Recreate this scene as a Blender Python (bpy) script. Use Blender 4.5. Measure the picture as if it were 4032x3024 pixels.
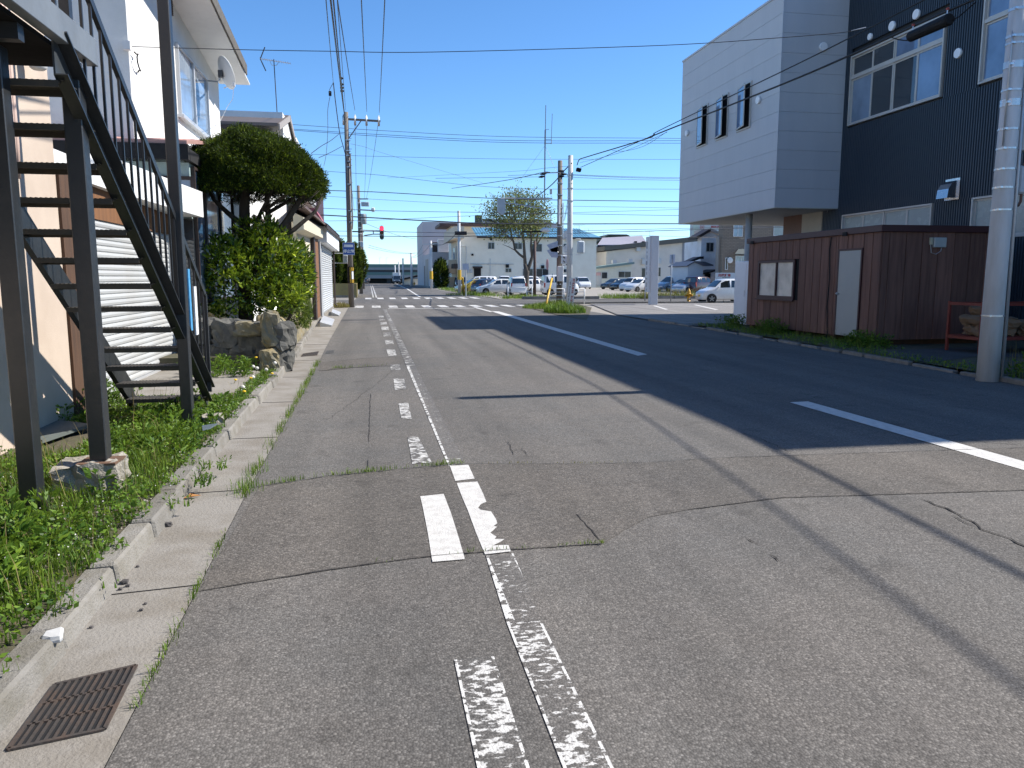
import bpy, math, random
import numpy as np
from mathutils import Vector, Matrix

for _o in list(bpy.data.objects):
    bpy.data.objects.remove(_o)
SC = bpy.context.scene
COL = SC.collection
RND = random.Random(11)
NP = np.random.default_rng(5)
rad = math.radians

# ------------------------------------------------------------------ camera
EYE = 1.6
FPX = 3028.0                       # focal length in photograph pixels (4032 wide)
PITCH = math.atan(418 / FPX)
YAW = math.atan(549 / math.hypot(FPX, 418))
cam_d = bpy.data.cameras.new('camera')
cam = bpy.data.objects.new('camera', cam_d)
COL.objects.link(cam)
cam.location = (0, 0, EYE)
cam.rotation_euler = (math.pi / 2 - PITCH, 0, -YAW)
cam_d.sensor_width = 36
cam_d.lens = 36 * FPX / 4032
cam_d.clip_start = 0.05
cam_d.clip_end = 6000
SC.camera = cam

# ------------------------------------------------------------------ daylight
SUN_EL = rad(44)
SUN_AZ = rad(2.0)                  # from +X towards +Y
w = bpy.data.worlds.new('World')
SC.world = w
w.use_nodes = True
nt = w.node_tree
bg = nt.nodes['Background']
sky = nt.nodes.new('ShaderNodeTexSky')
sky.sky_type = 'NISHITA'
sky.sun_disc = False
sky.sun_elevation = SUN_EL
sky.sun_rotation = math.pi / 2 - SUN_AZ
sky.altitude = 0
sky.air_density = 0.8
sky.dust_density = 0.0
sky.ozone_density = 4.0
hsv = nt.nodes.new('ShaderNodeHueSaturation')
hsv.inputs['Saturation'].default_value = 1.12
tint = nt.nodes.new('ShaderNodeMix'); tint.data_type = 'RGBA'; tint.blend_type = 'MULTIPLY'
tint.inputs[0].default_value = 1.0
tint.inputs[7].default_value = (0.87, 0.98, 1.04, 1)
nt.links.new(sky.outputs[0], hsv.inputs['Color'])
nt.links.new(hsv.outputs[0], tint.inputs[6])
nt.links.new(tint.outputs[2], bg.inputs[0])
bg.inputs[1].default_value = 0.12
sun_d = bpy.data.lights.new('sun', 'SUN')
sun_d.energy = 4.6
sun_d.angle = rad(0.53)
sun_d.color = (1.0, 0.945, 0.865)
sun = bpy.data.objects.new('sun', sun_d)
COL.objects.link(sun)
sdir = Vector((math.cos(SUN_EL) * math.cos(SUN_AZ), math.cos(SUN_EL) * math.sin(SUN_AZ), math.sin(SUN_EL)))
sun.rotation_euler = sdir.to_track_quat('Z', 'Y').to_euler()
sun.location = (30, 2, 40)
SC.view_settings.view_transform = 'Standard'
SC.view_settings.look = 'None'
SC.view_settings.exposure = 0.78
SC.view_settings.gamma = 1.0
SC.view_settings.use_curve_mapping = False
SC.cycles.max_bounces = 6
SC.cycles.transparent_max_bounces = 8

# ------------------------------------------------------------------ survey: turn a sighted direction into a point at a known height or plane
FR = dict(A=(0, 0, .452), B=(0, 700, .452), C=(0, 1400, .452), D=(0, 2100, .452), E=(700, 350, .3617), F=(1100, 800, .2712), G=(1600, 800, .2712),
          H=(2100, 800, .2712), I=(2500, 850, .2712), J=(2600, 0, .3617), K=(3232, 0, .3617), L=(3232, 500, .3617), M=(2832, 850, .3617), N=(3432, 1000, .3315),
          O=(700, 1100, .2712), Q=(1100, 1100, .5425), T=(1500, 1700, .5425), U=(2800, 1300, .557), V=(0, 2500, .5425), W=(900, 0, .3617), Z=(2000, 400, .3164),
          B2=(1090, 840, .2532), S=(0, 0, 1.0), f=(0, 0, 4032 / 2212))
def _ray(k, x, y):
    a = FR[k]
    u = (a[0] + x * a[2] - 2016) / FPX
    v = (1512 - a[1] - y * a[2]) / FPX
    d = (u, math.cos(PITCH) + v * math.sin(PITCH), -math.sin(PITCH) + v * math.cos(PITCH))
    c, s = math.cos(YAW), math.sin(YAW)
    return Vector((d[0] * c + d[1] * s, -d[0] * s + d[1] * c, d[2]))
def gp(k, x, y, z=0.0):
    d = _ray(k, x, y)
    return Vector((0, 0, EYE)) + d * ((z - EYE) / d.z)
def ax(k, x, y, X):
    d = _ray(k, x, y)
    return Vector((0, 0, EYE)) + d * (X / d.x)
def ay(k, x, y, Y):
    d = _ray(k, x, y)
    return Vector((0, 0, EYE)) + d * (Y / d.y)

# ------------------------------------------------------------------ objects and meshes
ORI = {}
def tag(o, label=None, cat=None, group=None, kind=None):
    if label: o['label'] = label
    if cat: o['category'] = cat
    if group: o['group'] = group
    if kind: o['kind'] = kind
    return o
def thing(name, loc, label, cat, group=None):
    o = bpy.data.objects.new(name, None)
    o.empty_display_size = 0.2
    COL.objects.link(o)
    o.location = loc
    ORI[o] = Vector(loc)
    return tag(o, label, cat, group)
def addobj(name, me, mat, parent=None, origin=None):
    o = bpy.data.objects.new(name, me)
    COL.objects.link(o)
    if mat is not None:
        me.materials.append(mat)
    if parent is not None:
        o.parent = parent
        ORI[o] = ORI.get(parent, Vector((0, 0, 0)))
    return o

class MB:
    def __init__(s):
        s.v = []; s.f = []; s.sm = False
    def add(s, vs, fs):
        n = len(s.v)
        s.v += [tuple(p) for p in vs]
        s.f += [tuple(i + n for i in f) for f in fs]
        return s
    def box(s, a, b, M4=None):
        x0, y0, z0 = a; x1, y1, z1 = b
        x0, x1 = min(x0, x1), max(x0, x1); y0, y1 = min(y0, y1), max(y0, y1); z0, z1 = min(z0, z1), max(z0, z1)
        vs = [Vector(p) for p in ((x0, y0, z0), (x1, y0, z0), (x1, y1, z0), (x0, y1, z0), (x0, y0, z1), (x1, y0, z1), (x1, y1, z1), (x0, y1, z1))]
        if M4 is not None: vs = [M4 @ p for p in vs]
        return s.add(vs, [(0, 3, 2, 1), (4, 5, 6, 7), (0, 1, 5, 4), (1, 2, 6, 5), (2, 3, 7, 6), (3, 0, 4, 7)])
    def cbox(s, c, d, rz=0.0, M4=None):
        m = Matrix.Translation(Vector(c)) @ (M4 if M4 is not None else Matrix.Rotation(rz, 4, 'Z'))
        h = Vector(d) / 2
        return s.box(-h, h, m)
    def beam(s, p0, p1, wd, ht, up=(0, 0, 1)):
        p0, p1 = Vector(p0), Vector(p1)
        d = (p1 - p0).normalized()
        u = Vector(up)
        r = d.cross(u)
        if r.length < 1e-4: r = d.cross(Vector((0, 1, 0)))
        r.normalize()
        u = r.cross(d).normalized()
        vs = []
        for p in (p0, p1):
            for a, b in ((-1, -1), (1, -1), (1, 1), (-1, 1)):
                vs.append(p + r * (a * wd / 2) + u * (b * ht / 2))
        return s.add(vs, [(0, 1, 2, 3), (7, 6, 5, 4), (0, 4, 5, 1), (1, 5, 6, 2), (2, 6, 7, 3), (3, 7, 4, 0)])
    def tube(s, pts, r, n=8, cap=True):
        pts = [Vector(p) for p in pts]
        rs = r if isinstance(r, (list, tuple)) else [r] * len(pts)
        base = len(s.v)
        ref = None
        for i, p in enumerate(pts):
            d = (pts[min(i + 1, len(pts) - 1)] - pts[max(i - 1, 0)]).normalized()
            if ref is None:
                ref = Vector((0, 0, 1)) if abs(d.z) < .9 else Vector((1, 0, 0))
            a = d.cross(ref).normalized()
            b = a.cross(d).normalized()
            ref = b
            for k in range(n):
                t = 2 * math.pi * k / n
                s.v.append(tuple(p + a * (math.cos(t) * rs[i]) + b * (math.sin(t) * rs[i])))
        for i in range(len(pts) - 1):
            for k in range(n):
                k2 = (k + 1) % n
                s.f.append((base + i * n + k, base + i * n + k2, base + (i + 1) * n + k2, base + (i + 1) * n + k))
        if cap:
            s.f.append(tuple(base + k for k in reversed(range(n))))
            e = base + (len(pts) - 1) * n
            s.f.append(tuple(e + k for k in range(n)))
        return s
    def cyl(s, p0, p1, r, n=12):
        return s.tube([p0, p1], r, n)
    def lathe(s, c, prof, n=16, axis='Z'):
        c = Vector(c); base = len(s.v)
        for (r, h) in prof:
            for k in range(n):
                t = 2 * math.pi * k / n
                a, b = r * math.cos(t), r * math.sin(t)
                q = (a, b, h) if axis == 'Z' else ((h, a, b) if axis == 'X' else (b, h, a))
                s.v.append(tuple(c + Vector(q)))
        m = len(prof)
        for i in range(m - 1):
            for k in range(n):
                k2 = (k + 1) % n
                s.f.append((base + i * n + k, base + i * n + k2, base + (i + 1) * n + k2, base + (i + 1) * n + k))
        s.f.append(tuple(base + k for k in reversed(range(n))))
        s.f.append(tuple(base + (m - 1) * n + k for k in range(n)))
        return s
    def prism(s, poly, ext):
        poly = [Vector(p) for p in poly]; ext = Vector(ext); n = len(poly)
        vs = poly + [p + ext for p in poly]
        fs = [tuple(range(n)), tuple(reversed(range(n, 2 * n)))]
        for i in range(n):
            j = (i + 1) % n
            fs.append((i, i + n, j + n, j))
        return s.add(vs, fs)
    def sheet(s, poly, z=None):
        return s.add([(p[0], p[1], z if z is not None else p[2]) for p in poly], [tuple(range(len(poly)))])
    def build(s, name, mat, parent=None, smooth=False, bevel=0.0, origin=None):
        off = ORI.get(parent, Vector((0, 0, 0))) if parent is not None else (Vector(origin) if origin is not None else Vector((0, 0, 0)))
        me = bpy.data.meshes.new(name)
        me.from_pydata([(x - off.x, y - off.y, z - off.z) for x, y, z in s.v], [], s.f)
        me.update()
        import bmesh
        bm = bmesh.new(); bm.from_mesh(me)
        bmesh.ops.recalc_face_normals(bm, faces=bm.faces)
        if bevel > 0:
            es = [e for e in bm.edges if len(e.link_faces) == 2 and e.calc_face_angle(0) > .6]
            bmesh.ops.bevel(bm, geom=es, offset=bevel, segments=1, affect='EDGES', profile=.5)
        bm.to_mesh(me); bm.free()
        if smooth:
            me.polygons.foreach_set('use_smooth', [True] * len(me.polygons))
        o = addobj(name, me, mat, parent)
        if parent is None:
            o.location = off
            ORI[o] = off
        else:
            ORI[o] = off
        return o

def copy_tree(o, parent=None):
    c = o.copy(); COL.objects.link(c)
    if parent is not None: c.parent = parent
    ORI[c] = ORI.get(o, Vector((0, 0, 0)))
    for ch in list(o.children):
        copy_tree(ch, c)
    return c
def npmesh(name, V, F, mat, parent=None, loc=None, smooth=False):
    """mesh from numpy arrays (quads or tris)"""
    me = bpy.data.meshes.new(name)
    nv, (nf, k) = len(V), F.shape
    off = np.array(ORI.get(parent, Vector((0, 0, 0)))) if parent is not None else np.zeros(3)
    me.vertices.add(nv); me.vertices.foreach_set('co', (V - off).astype(np.float32).ravel())
    me.loops.add(nf * k); me.loops.foreach_set('vertex_index', F.astype(np.int32).ravel())
    me.polygons.add(nf)
    me.polygons.foreach_set('loop_start', np.arange(0, nf * k, k, dtype=np.int32))
    me.polygons.foreach_set('loop_total', np.full(nf, k, dtype=np.int32))
    me.update(calc_edges=True); me.validate()
    if smooth: me.polygons.foreach_set('use_smooth', [True] * nf)
    return addobj(name, me, mat, parent)
def unit(a):
    return a / np.maximum(np.linalg.norm(a, axis=1, keepdims=True), 1e-6)
def leafmesh(C, D, L, Wd, bend=0.0):
    """diamond leaves: centres C, pointing directions D, lengths L, widths W -> V,F"""
    n = len(C)
    D = unit(D)
    up = unit(NP.normal(size=(n, 3)))
    S = unit(np.cross(D, up)); N = np.cross(S, D)
    L = np.broadcast_to(L, (n,))[:, None]; Wd = np.broadcast_to(Wd, (n,))[:, None]
    p0 = C; p1 = C + D * L * .45 + S * Wd / 2 + N * bend * L; p2 = C + D * L; p3 = C + D * L * .45 - S * Wd / 2 + N * bend * L
    V = np.stack([p0, p1, p2, p3], 1).reshape(-1, 3)
    F = np.arange(4 * n).reshape(n, 4)
    return V, F
def blades(C, H, Wd, lean=.35):
    """grass blades as bent 2-quad strips -> V,F"""
    n = len(C)
    a = NP.uniform(0, 2 * np.pi, n)
    o = np.stack([np.cos(a), np.sin(a), np.zeros(n)], 1)
    s = np.stack([-np.sin(a), np.cos(a), np.zeros(n)], 1)
    H = np.broadcast_to(H, (n,))[:, None]; Wd = np.broadcast_to(Wd, (n,))[:, None]
    ln = NP.uniform(.05, lean, n)[:, None]
    z = np.array([[0, 0, 1.]])
    m = C + z * H * .6 + o * H * ln * .35
    t = C + z * H * (1 - ln * .25) + o * H * ln
    V = np.stack([C - s * Wd / 2, C + s * Wd / 2, m + s * Wd * .38, m - s * Wd * .38, t + s * Wd * .06, t - s * Wd * .06], 1).reshape(-1, 3)
    b = (np.arange(n) * 6)[:, None]
    F = np.concatenate([b + np.array([[0, 1, 2, 3]]), b + np.array([[3, 2, 4, 5]])], 0)
    return V, F

# ------------------------------------------------------------------ materials
def nodes(name):
    m = bpy.data.materials.new(name)
    m.use_nodes = True
    t = m.node_tree
    return m, t, t.nodes['Principled BSDF']
def N(t, typ, **kw):
    n = t.nodes.new(typ)
    for k, v in kw.items():
        if k.startswith('i_'):
            n.inputs[int(k[2:]) if k[2:].isdigit() else k[2:]].default_value = v
        else:
            setattr(n, k, v)
    return n
def LK(t, a, b): t.links.new(a, b)
def math_n(t, op, a, b=None, clamp=False):
    n = t.nodes.new('ShaderNodeMath'); n.operation = op; n.use_clamp = clamp
    for i, q in enumerate((a, b)):
        if q is None: continue
        if isinstance(q, (int, float)): n.inputs[i].default_value = q
        else: t.links.new(q, n.inputs[i])
    return n.outputs[0]
def mixc(t, f, a, b, mode='MIX'):
    n = t.nodes.new('ShaderNodeMix'); n.data_type = 'RGBA'; n.blend_type = mode
    for i, q in ((0, f), (6, a), (7, b)):
        if isinstance(q, (int, float)): n.inputs[i].default_value = q
        elif isinstance(q, tuple): n.inputs[i].default_value = (*q[:3], 1)
        else: t.links.new(q, n.inputs[i])
    return n.outputs[2]
def ramp(t, f, stops):
    n = t.nodes.new('ShaderNodeValToRGB')
    e = n.color_ramp.elements
    while len(e) < len(stops): e.new(.5)
    for i, (p, c) in enumerate(stops):
        e[i].position = p
        e[i].color = (*c, 1) if isinstance(c, tuple) else (c, c, c, 1)
    t.links.new(f, n.inputs[0])
    return n.outputs[0]
def noise(t, vec, scale, detail=4, rough=.55):
    n = t.nodes.new('ShaderNodeTexNoise')
    n.inputs['Scale'].default_value = scale; n.inputs['Detail'].default_value = detail; n.inputs['Roughness'].default_value = rough
    if vec is not None: t.links.new(vec, n.inputs['Vector'])
    return n.outputs[0]
def mapv(t, vec, scale=(1, 1, 1), rot=(0, 0, 0)):
    n = t.nodes.new('ShaderNodeMapping')
    n.inputs['Scale'].default_value = scale; n.inputs['Rotation'].default_value = rot
    t.links.new(vec, n.inputs[0])
    return n.outputs[0]
def bumpn(t, h, strength, dist, bsdf):
    n = t.nodes.new('ShaderNodeBump')
    n.inputs['Strength'].default_value = strength; n.inputs['Distance'].default_value = dist
    t.links.new(h, n.inputs['Height']); t.links.new(n.outputs[0], bsdf.inputs['Normal'])
MATS = {}
def M(name, col, rough=.65, metal=0.0, var=.12, vs=3.0, col2=None, c2a=.5, rnd=0.0, bump=0.0, bs=40.0, stretch=None, spec=.5, coat=0.0, trans=0.0, world=False):
    """plain paint / plaster / timber: base colour, broad wear in a second colour, fine variation, per-piece variation"""
    if name in MATS: return MATS[name]
    m, t, b = nodes(name)
    if world:
        vec = t.nodes.new('ShaderNodeNewGeometry').outputs['Position']
    else:
        vec = t.nodes.new('ShaderNodeTexCoord').outputs['Object']
    if stretch: vec = mapv(t, vec, stretch)
    n1 = noise(t, vec, vs, 5, .6)
    n2 = noise(t, vec, vs * 6, 4, .6)
    c = tuple(col)
    f1 = ramp(t, n1, [(.42, 0.0), (.68, 1.0)])
    dark = tuple(x * (1 - var * 1.6) for x in c) if col2 is None else tuple(col2)
    cc = mixc(t, math_n(t, 'MULTIPLY', f1, c2a), c, dark)
    cc = mixc(t, math_n(t, 'MULTIPLY', n2, var), cc, tuple(x * .45 for x in c))
    if rnd > 0:
        oi = t.nodes.new('ShaderNodeObjectInfo').outputs['Random']
        hs = t.nodes.new('ShaderNodeHueSaturation')
        LK(t, cc, hs.inputs['Color'])
        LK(t, math_n(t, 'ADD', math_n(t, 'MULTIPLY', oi, 2 * rnd), 1 - rnd), hs.inputs['Value'])
        cc = hs.outputs[0]
    LK(t, cc, b.inputs['Base Color'])
    rr = math_n(t, 'ADD', math_n(t, 'MULTIPLY', n2, .25), rough - .12, True)
    LK(t, rr, b.inputs['Roughness'])
    b.inputs['Metallic'].default_value = metal
    b.inputs['Specular IOR Level'].default_value = spec
    if coat: b.inputs['Coat Weight'].default_value = coat; b.inputs['Coat Roughness'].default_value = .05
    if bump > 0:
        bumpn(t, noise(t, vec, bs, 4, .6), bump, .02, b)
    MATS[name] = m
    return m
def leafmat(name, c1, c2, c3=None, rough=.45, sheen=.25, vs=2.0, pos3=(.12, .6, .95), thru=.3):
    """leaves: colour by clump and by leaf, some light through the blade"""
    if name in MATS: return MATS[name]
    m, t, b = nodes(name)
    pos = t.nodes.new('ShaderNodeNewGeometry')
    n1 = noise(t, pos.outputs['Position'], vs, 3)
    rp = pos.outputs['Random Per Island']
    f = math_n(t, 'ADD', math_n(t, 'MULTIPLY', n1, .9), math_n(t, 'MULTIPLY', math_n(t, 'SUBTRACT', rp, .5), .75), True)
    st = [(.15, c1), (.8, c2)] if c3 is None else [(pos3[0], c1), (pos3[1], c2), (pos3[2], c3)]
    cc = ramp(t, f, st)
    LK(t, cc, b.inputs['Base Color'])
    b.inputs['Roughness'].default_value = rough
    b.inputs['Specular IOR Level'].default_value = sheen
    tr = t.nodes.new('ShaderNodeBsdfTranslucent')
    LK(t, mixc(t, .35, cc, (.35, .5, .05)), tr.inputs[0])
    mx = t.nodes.new('ShaderNodeMixShader'); mx.inputs[0].default_value = thru
    LK(t, b.outputs[0], mx.inputs[1]); LK(t, tr.outputs[0], mx.inputs[2])
    LK(t, mx.outputs[0], t.nodes['Material Output'].inputs[0])
    MATS[name] = m
    return m
def glassmat(name, col=(.02, .025, .03), rough=.03, spec=.9, var=0.0):
    if name in MATS: return MATS[name]
    m, t, b = nodes(name)
    vec = t.nodes.new('ShaderNodeTexCoord').outputs['Object']
    n1 = noise(t, vec, .9, 3)
    LK(t, mixc(t, ramp(t, n1, [(.35, 0.), (.65, 1.)]), col, tuple(x * 1.7 + .004 for x in col)), b.inputs['Base Color'])
    b.inputs['Roughness'].default_value = rough
    b.inputs['Specular IOR Level'].default_value = spec
    b.inputs['IOR'].default_value = 1.6
    bumpn(t, noise(t, vec, 1.3, 2), .02, .05, b)
    MATS[name] = m
    return m
def emit(name, col, strength):
    if name in MATS: return MATS[name]
    m, t, b = nodes(name)
    b.inputs['Base Color'].default_value = (*col, 1)
    b.inputs['Emission Color'].default_value = (*col, 1)
    b.inputs['Emission Strength'].default_value = strength
    MATS[name] = m
    return m

# asphalt, shared by road, patches and the gaps in worn paint (world coordinates so sheets match)
def asphalt_nodes(t, b, tone=(.155, .142, .132), tone2=(.118, .115, .113), agg=1.0, scale=95.0):
    pos = t.nodes.new('ShaderNodeNewGeometry').outputs['Position']
    big = noise(t, pos, .55, 4, .6)
    mid = noise(t, pos, 7, 5, .65)
    fine = noise(t, pos, 60, 3, .7)
    vo = t.nodes.new('ShaderNodeTexVoronoi'); vo.inputs['Scale'].default_value = scale
    LK(t, pos, vo.inputs['Vector'])
    sep = t.nodes.new('ShaderNodeSeparateColor'); LK(t, vo.outputs['Color'], sep.inputs[0])
    c = mixc(t, ramp(t, big, [(.38, 0.), (.64, 1.)]), tone, tone2)
    c = mixc(t, math_n(t, 'MULTIPLY', ramp(t, mid, [(.35, 0.), (.7, 1.)]), .4), c, tuple(x * .72 for x in tone))
    trk = noise(t, mapv(t, pos, (1.1, .05, 1.0)), 1.6, 3, .5)
    c = mixc(t, 1.0, c, ramp(t, trk, [(.28, .78), (.5, 1.0), (.72, 1.18)]), 'MULTIPLY')
    spot = ramp(t, noise(t, pos, 2.6, 3, .55), [(.60, 1.0), (.72, .66)])
    c = mixc(t, .7, c, mixc(t, 1.0, c, spot, 'MULTIPLY'))
    chip = ramp(t, sep.outputs[0], [(.0, .68), (.55, .97), (.8, 1.10), (1.0, 1.55)])
    c = mixc(t, agg, c, mixc(t, 1.0, c, chip, 'MULTIPLY'))
    gap = ramp(t, vo.outputs['Distance'], [(.0, 1.0), (.5, .95), (.85, .45)])
    c = mixc(t, .55 * agg, c, mixc(t, 1.0, c, gap, 'MULTIPLY'))
    ht = math_n(t, 'ADD', math_n(t, 'MULTIPLY', vo.outputs['Distance'], -1.0), math_n(t, 'MULTIPLY', fine, .8))
    bp = t.nodes.new('ShaderNodeBump'); bp.inputs['Strength'].default_value = .55 * agg; bp.inputs['Distance'].default_value = .006
    LK(t, ht, bp.inputs['Height'])
    return c, bp.outputs[0], pos
def asphalt(name, tone, tone2, agg=1.0, scale=95.0):
    m, t, b = nodes(name)
    c, nrm, pos = asphalt_nodes(t, b, tone, tone2, agg, scale)
    LK(t, c, b.inputs['Base Color']); LK(t, nrm, b.inputs['Normal'])
    b.inputs['Roughness'].default_value = .88; b.inputs['Specular IOR Level'].default_value = .3
    MATS[name] = m
    return m
def worn_paint(name, keep, xc=None, hw=.08, tone=(.155, .142, .132), tone2=(.118, .115, .113), paint=(.62, .61, .58), fs=38.0, edge=True):
    """road paint worn down to the asphalt: keep = share of paint left; a thin rim stays along the edges"""
    m, t, b = nodes(name)
    c, nrm, pos = asphalt_nodes(t, b, tone, tone2)
    st = mapv(t, pos, (.6, 1.0, 1.0))
    n1 = noise(t, st, fs, 4, .6); n2 = noise(t, pos, 5.5, 3)
    f = math_n(t, 'ADD', n1, math_n(t, 'MULTIPLY', math_n(t, 'SUBTRACT', n2, .5), .55))
    th = .5 + (.5 - keep) * .5
    mask = ramp(t, f, [(max(th - .035, 0), 0.), (min(th + .03, 1), .92)])
    if edge and xc is not None:
        sx = t.nodes.new('ShaderNodeSeparateXYZ'); LK(t, pos, sx.inputs[0])
        d = math_n(t, 'ABSOLUTE', math_n(t, 'SUBTRACT', sx.outputs[0], xc))
        e = math_n(t, 'MULTIPLY', math_n(t, 'GREATER_THAN', d, hw - .012), math_n(t, 'GREATER_THAN', noise(t, pos, 16, 3), .47))
        mask = math_n(t, 'MAXIMUM', mask, e)
    pc = mixc(t, noise(t, pos, 12, 5), paint, tuple(x * .78 for x in paint))
    LK(t, mixc(t, mask, c, pc), b.inputs['Base Color']); LK(t, nrm, b.inputs['Normal'])
    b.inputs['Roughness'].default_value = .75; b.inputs['Specular IOR Level'].default_value = .3
    MATS[name] = m
    return m
def text_mesh(name, s, mat, parent, loc, rot, size, sx=1.0, vertical=False, bold=0.0):
    """flat lettering as a mesh; vertical stacks the characters"""
    items = [(ch, i) for i, ch in enumerate(s)] if vertical else [(s, 0)]
    V, Fc = [], []
    for body, i in items:
        cu = bpy.data.curves.new('lettering', 'FONT'); cu.body = body; cu.size = size; cu.offset = bold
        cu.align_x = 'CENTER'; cu.resolution_u = 2; cu.fill_mode = 'FRONT'
        ob = bpy.data.objects.new('lettering', cu); COL.objects.link(ob)
        bpy.context.view_layer.update()
        me = ob.to_mesh(); n0 = len(V)
        V += [(v.co.x * sx, v.co.y - i * size * 1.02, v.co.z) for v in me.vertices]
        Fc += [tuple(n0 + k for k in p.vertices) for p in me.polygons]
        ob.to_mesh_clear(); bpy.data.objects.remove(ob); bpy.data.curves.remove(cu)
    me = bpy.data.meshes.new(name); me.from_pydata(V, [], Fc); me.update()
    o = addobj(name, me, mat, parent)
    o.location = Vector(loc) - ORI.get(parent, Vector((0, 0, 0)))
    o.rotation_euler = rot
    return o

# ================================================================== SETTING
T1, T2 = (.148, .136, .122), (.124, .119, .111)
A_ROAD = asphalt('asphalt_road', T1, T2, 1.0, 100)
A_PATCH = asphalt('asphalt_coarse', (.136, .122, .106), (.112, .104, .094), 1.15, 80)
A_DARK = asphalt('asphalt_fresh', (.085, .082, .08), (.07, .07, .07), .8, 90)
A_LOT = asphalt('asphalt_pale', (.25, .235, .22), (.21, .2, .19), .6, 80)
CONC = M('concrete_gutter', (.27, .25, .22), .9, var=.3, vs=2.3, col2=(.165, .14, .105), c2a=.75, bump=.5, bs=60, world=True)
CONC2 = M('concrete_kerb', (.25, .235, .21), .9, var=.35, vs=4.5, col2=(.15, .135, .10), c2a=.8, rnd=.14, bump=.6, bs=70)
SOIL = M('soil', (.10, .085, .055), .95, var=.3, vs=5, col2=(.05, .06, .022), c2a=.8, bump=.8, bs=30, world=True)
GRAVEL = M('gravel_lot', (.33, .30, .26), .95, var=.3, vs=2, col2=(.24, .22, .18), c2a=.6, bump=.6, bs=50, world=True)
BLACK = M('dark_gap', (.012, .012, .013), .9, var=.1)
PAINT = M('road_paint', (.62, .605, .57), .75, var=.3, vs=14, col2=(.40, .38, .35), c2a=.6, bump=.4, bs=90, world=True)

def interp(tab, y):
    if y <= tab[0][0]: return tab[0][1]
    for (a, xa), (b, xb) in zip(tab, tab[1:]):
        if y <= b: return xa + (xb - xa) * (y - a) / (b - a)
    return tab[-1][1]
XL = [(-20, -.86), (2.5, -.90), (6, -.97), (12, -1.01), (20, -1.13), (37, -1.28), (46, -1.35)]
XK = [(-20, -1.25), (3.4, -1.33), (8.5, -1.43), (13, -1.47), (17, -1.57), (27, -1.95), (37, -2.05), (46, -2.1)]
XR = [(-20, 9.0), (5, 9.25), (10.9, 9.6), (22, 10.25), (30, 10.2), (46, 10.4)]
YS = [-20, -10, 0, 2, 4, 6, 8, 10, 12, 15, 18, 22, 27, 32, 37, 46]

def struct(name, mb, mat, label, cat):
    return tag(mb.build(name, mat), label, cat, kind='structure')
gr = MB(); gr.sheet([(-2500, -400), (2500, -400), (2500, 3500), (-2500, 3500)], -.03)
struct('ground', gr, GRAVEL, 'flat gravelly ground stretching to the horizon', 'ground')
rd = MB()
for a, b in zip(YS, YS[1:]):
    rd.sheet([(interp(XL, a), a), (interp(XR, a), a), (interp(XR, b), b), (interp(XL, b), b)], 0)
rd.sheet([(-1.35, 46), (10.4, 46), (12.5, 47.4), (-3.2, 47.4)], 0)
road = struct('road', rd, A_ROAD, 'worn grey asphalt street running up to the crossing', 'road')
cs = MB(); cs.sheet([(-90, 47.4), (120, 47.4), (120, 56.5), (-90, 56.5)], 0)
cs.sheet([(-3.2, 56.5), (12, 56.5), (9.2, 59), (-1.4, 59)], 0)
struct('cross_street', cs, A_ROAD, 'asphalt cross street running left and right behind the zebra crossing', 'road')
fr = MB(); fr.sheet([(-1.4, 59), (9.2, 59), (8.6, 110), (8.2, 222), (-3.4, 222), (-1.6, 110)], 0)
struct('far_road', fr, A_ROAD, 'street carrying on past the crossing towards the viaduct', 'road')
lot = MB(); lot.sheet([(10.36, 23.8), (12.9, 23.8), (12.9, 20), (60, 20), (60, 46.2), (13.2, 46.2), (10.42, 32)], .012)
struct('forecourt', lot, A_LOT, 'pale asphalt forecourt beside the overhanging grey building', 'car park')
cp = MB(); cp.sheet([(9.5, 57.2), (70, 57.2), (70, 150), (8.9, 150)], .015)
struct('car_park', cp, GRAVEL, 'gravel car park behind the crossing, filled with cars', 'car park')
fw = MB(); fw.sheet([(-1.28, 57), (-1.6, 110), (-3.3, 222), (-5.2, 222), (-3.1, 57)], .008)
struct('far_pavement', fw, CONC, 'dusty pavement along the far left side of the street', 'pavement')
# left verge, gutter, kerb
gt = MB()
for a, b in zip(YS[:-1], YS[1:-1] + [42.]):
    gt.sheet([(interp(XK, a) - .02, a), (interp(XL, a), a), (interp(XL, b), b), (interp(XK, b) - .02, b)], .006)
gutter = struct('gutter', gt, CONC, 'stained concrete gutter strip between asphalt and left kerb', 'gutter')
vg = MB()
for a, b in zip(YS[:-1], YS[1:-1] + [42.]):
    vg.sheet([(-14, a), (interp(XK, a) - .1, a), (interp(XK, b) - .1, b), (-14, b)], .085)
verge = struct('verge', vg, SOIL, 'weedy soil verge behind the left kerb', 'verge')
kb = thing('kerb', (-1.5, 3, 0), 'row of weathered concrete kerb stones along the left gutter', 'kerb'); kb['kind'] = 'structure'
y = 1.2
while y < 38:
    ln = .74 if y < 20 else 1.5
    x0, x1 = interp(XK, y), interp(XK, y + ln)
    mb = MB(); wv = RND.uniform(-.008, .008); zt = .115 + RND.uniform(-.012, .01)
    jx = RND.uniform(-.012, .012)
    mb.prism([(x0 + jx, y + .006, -.02), (x0 - .02 + jx, y + .006, zt), (x0 - .16 + jx, y + .006, zt - .005), (x0 - .16 + jx, y + .006, -.02)], (x1 - x0, ln - .014, wv))
    mb.build('kerb_stone', CONC2, kb, bevel=.014)
    y += ln
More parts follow.
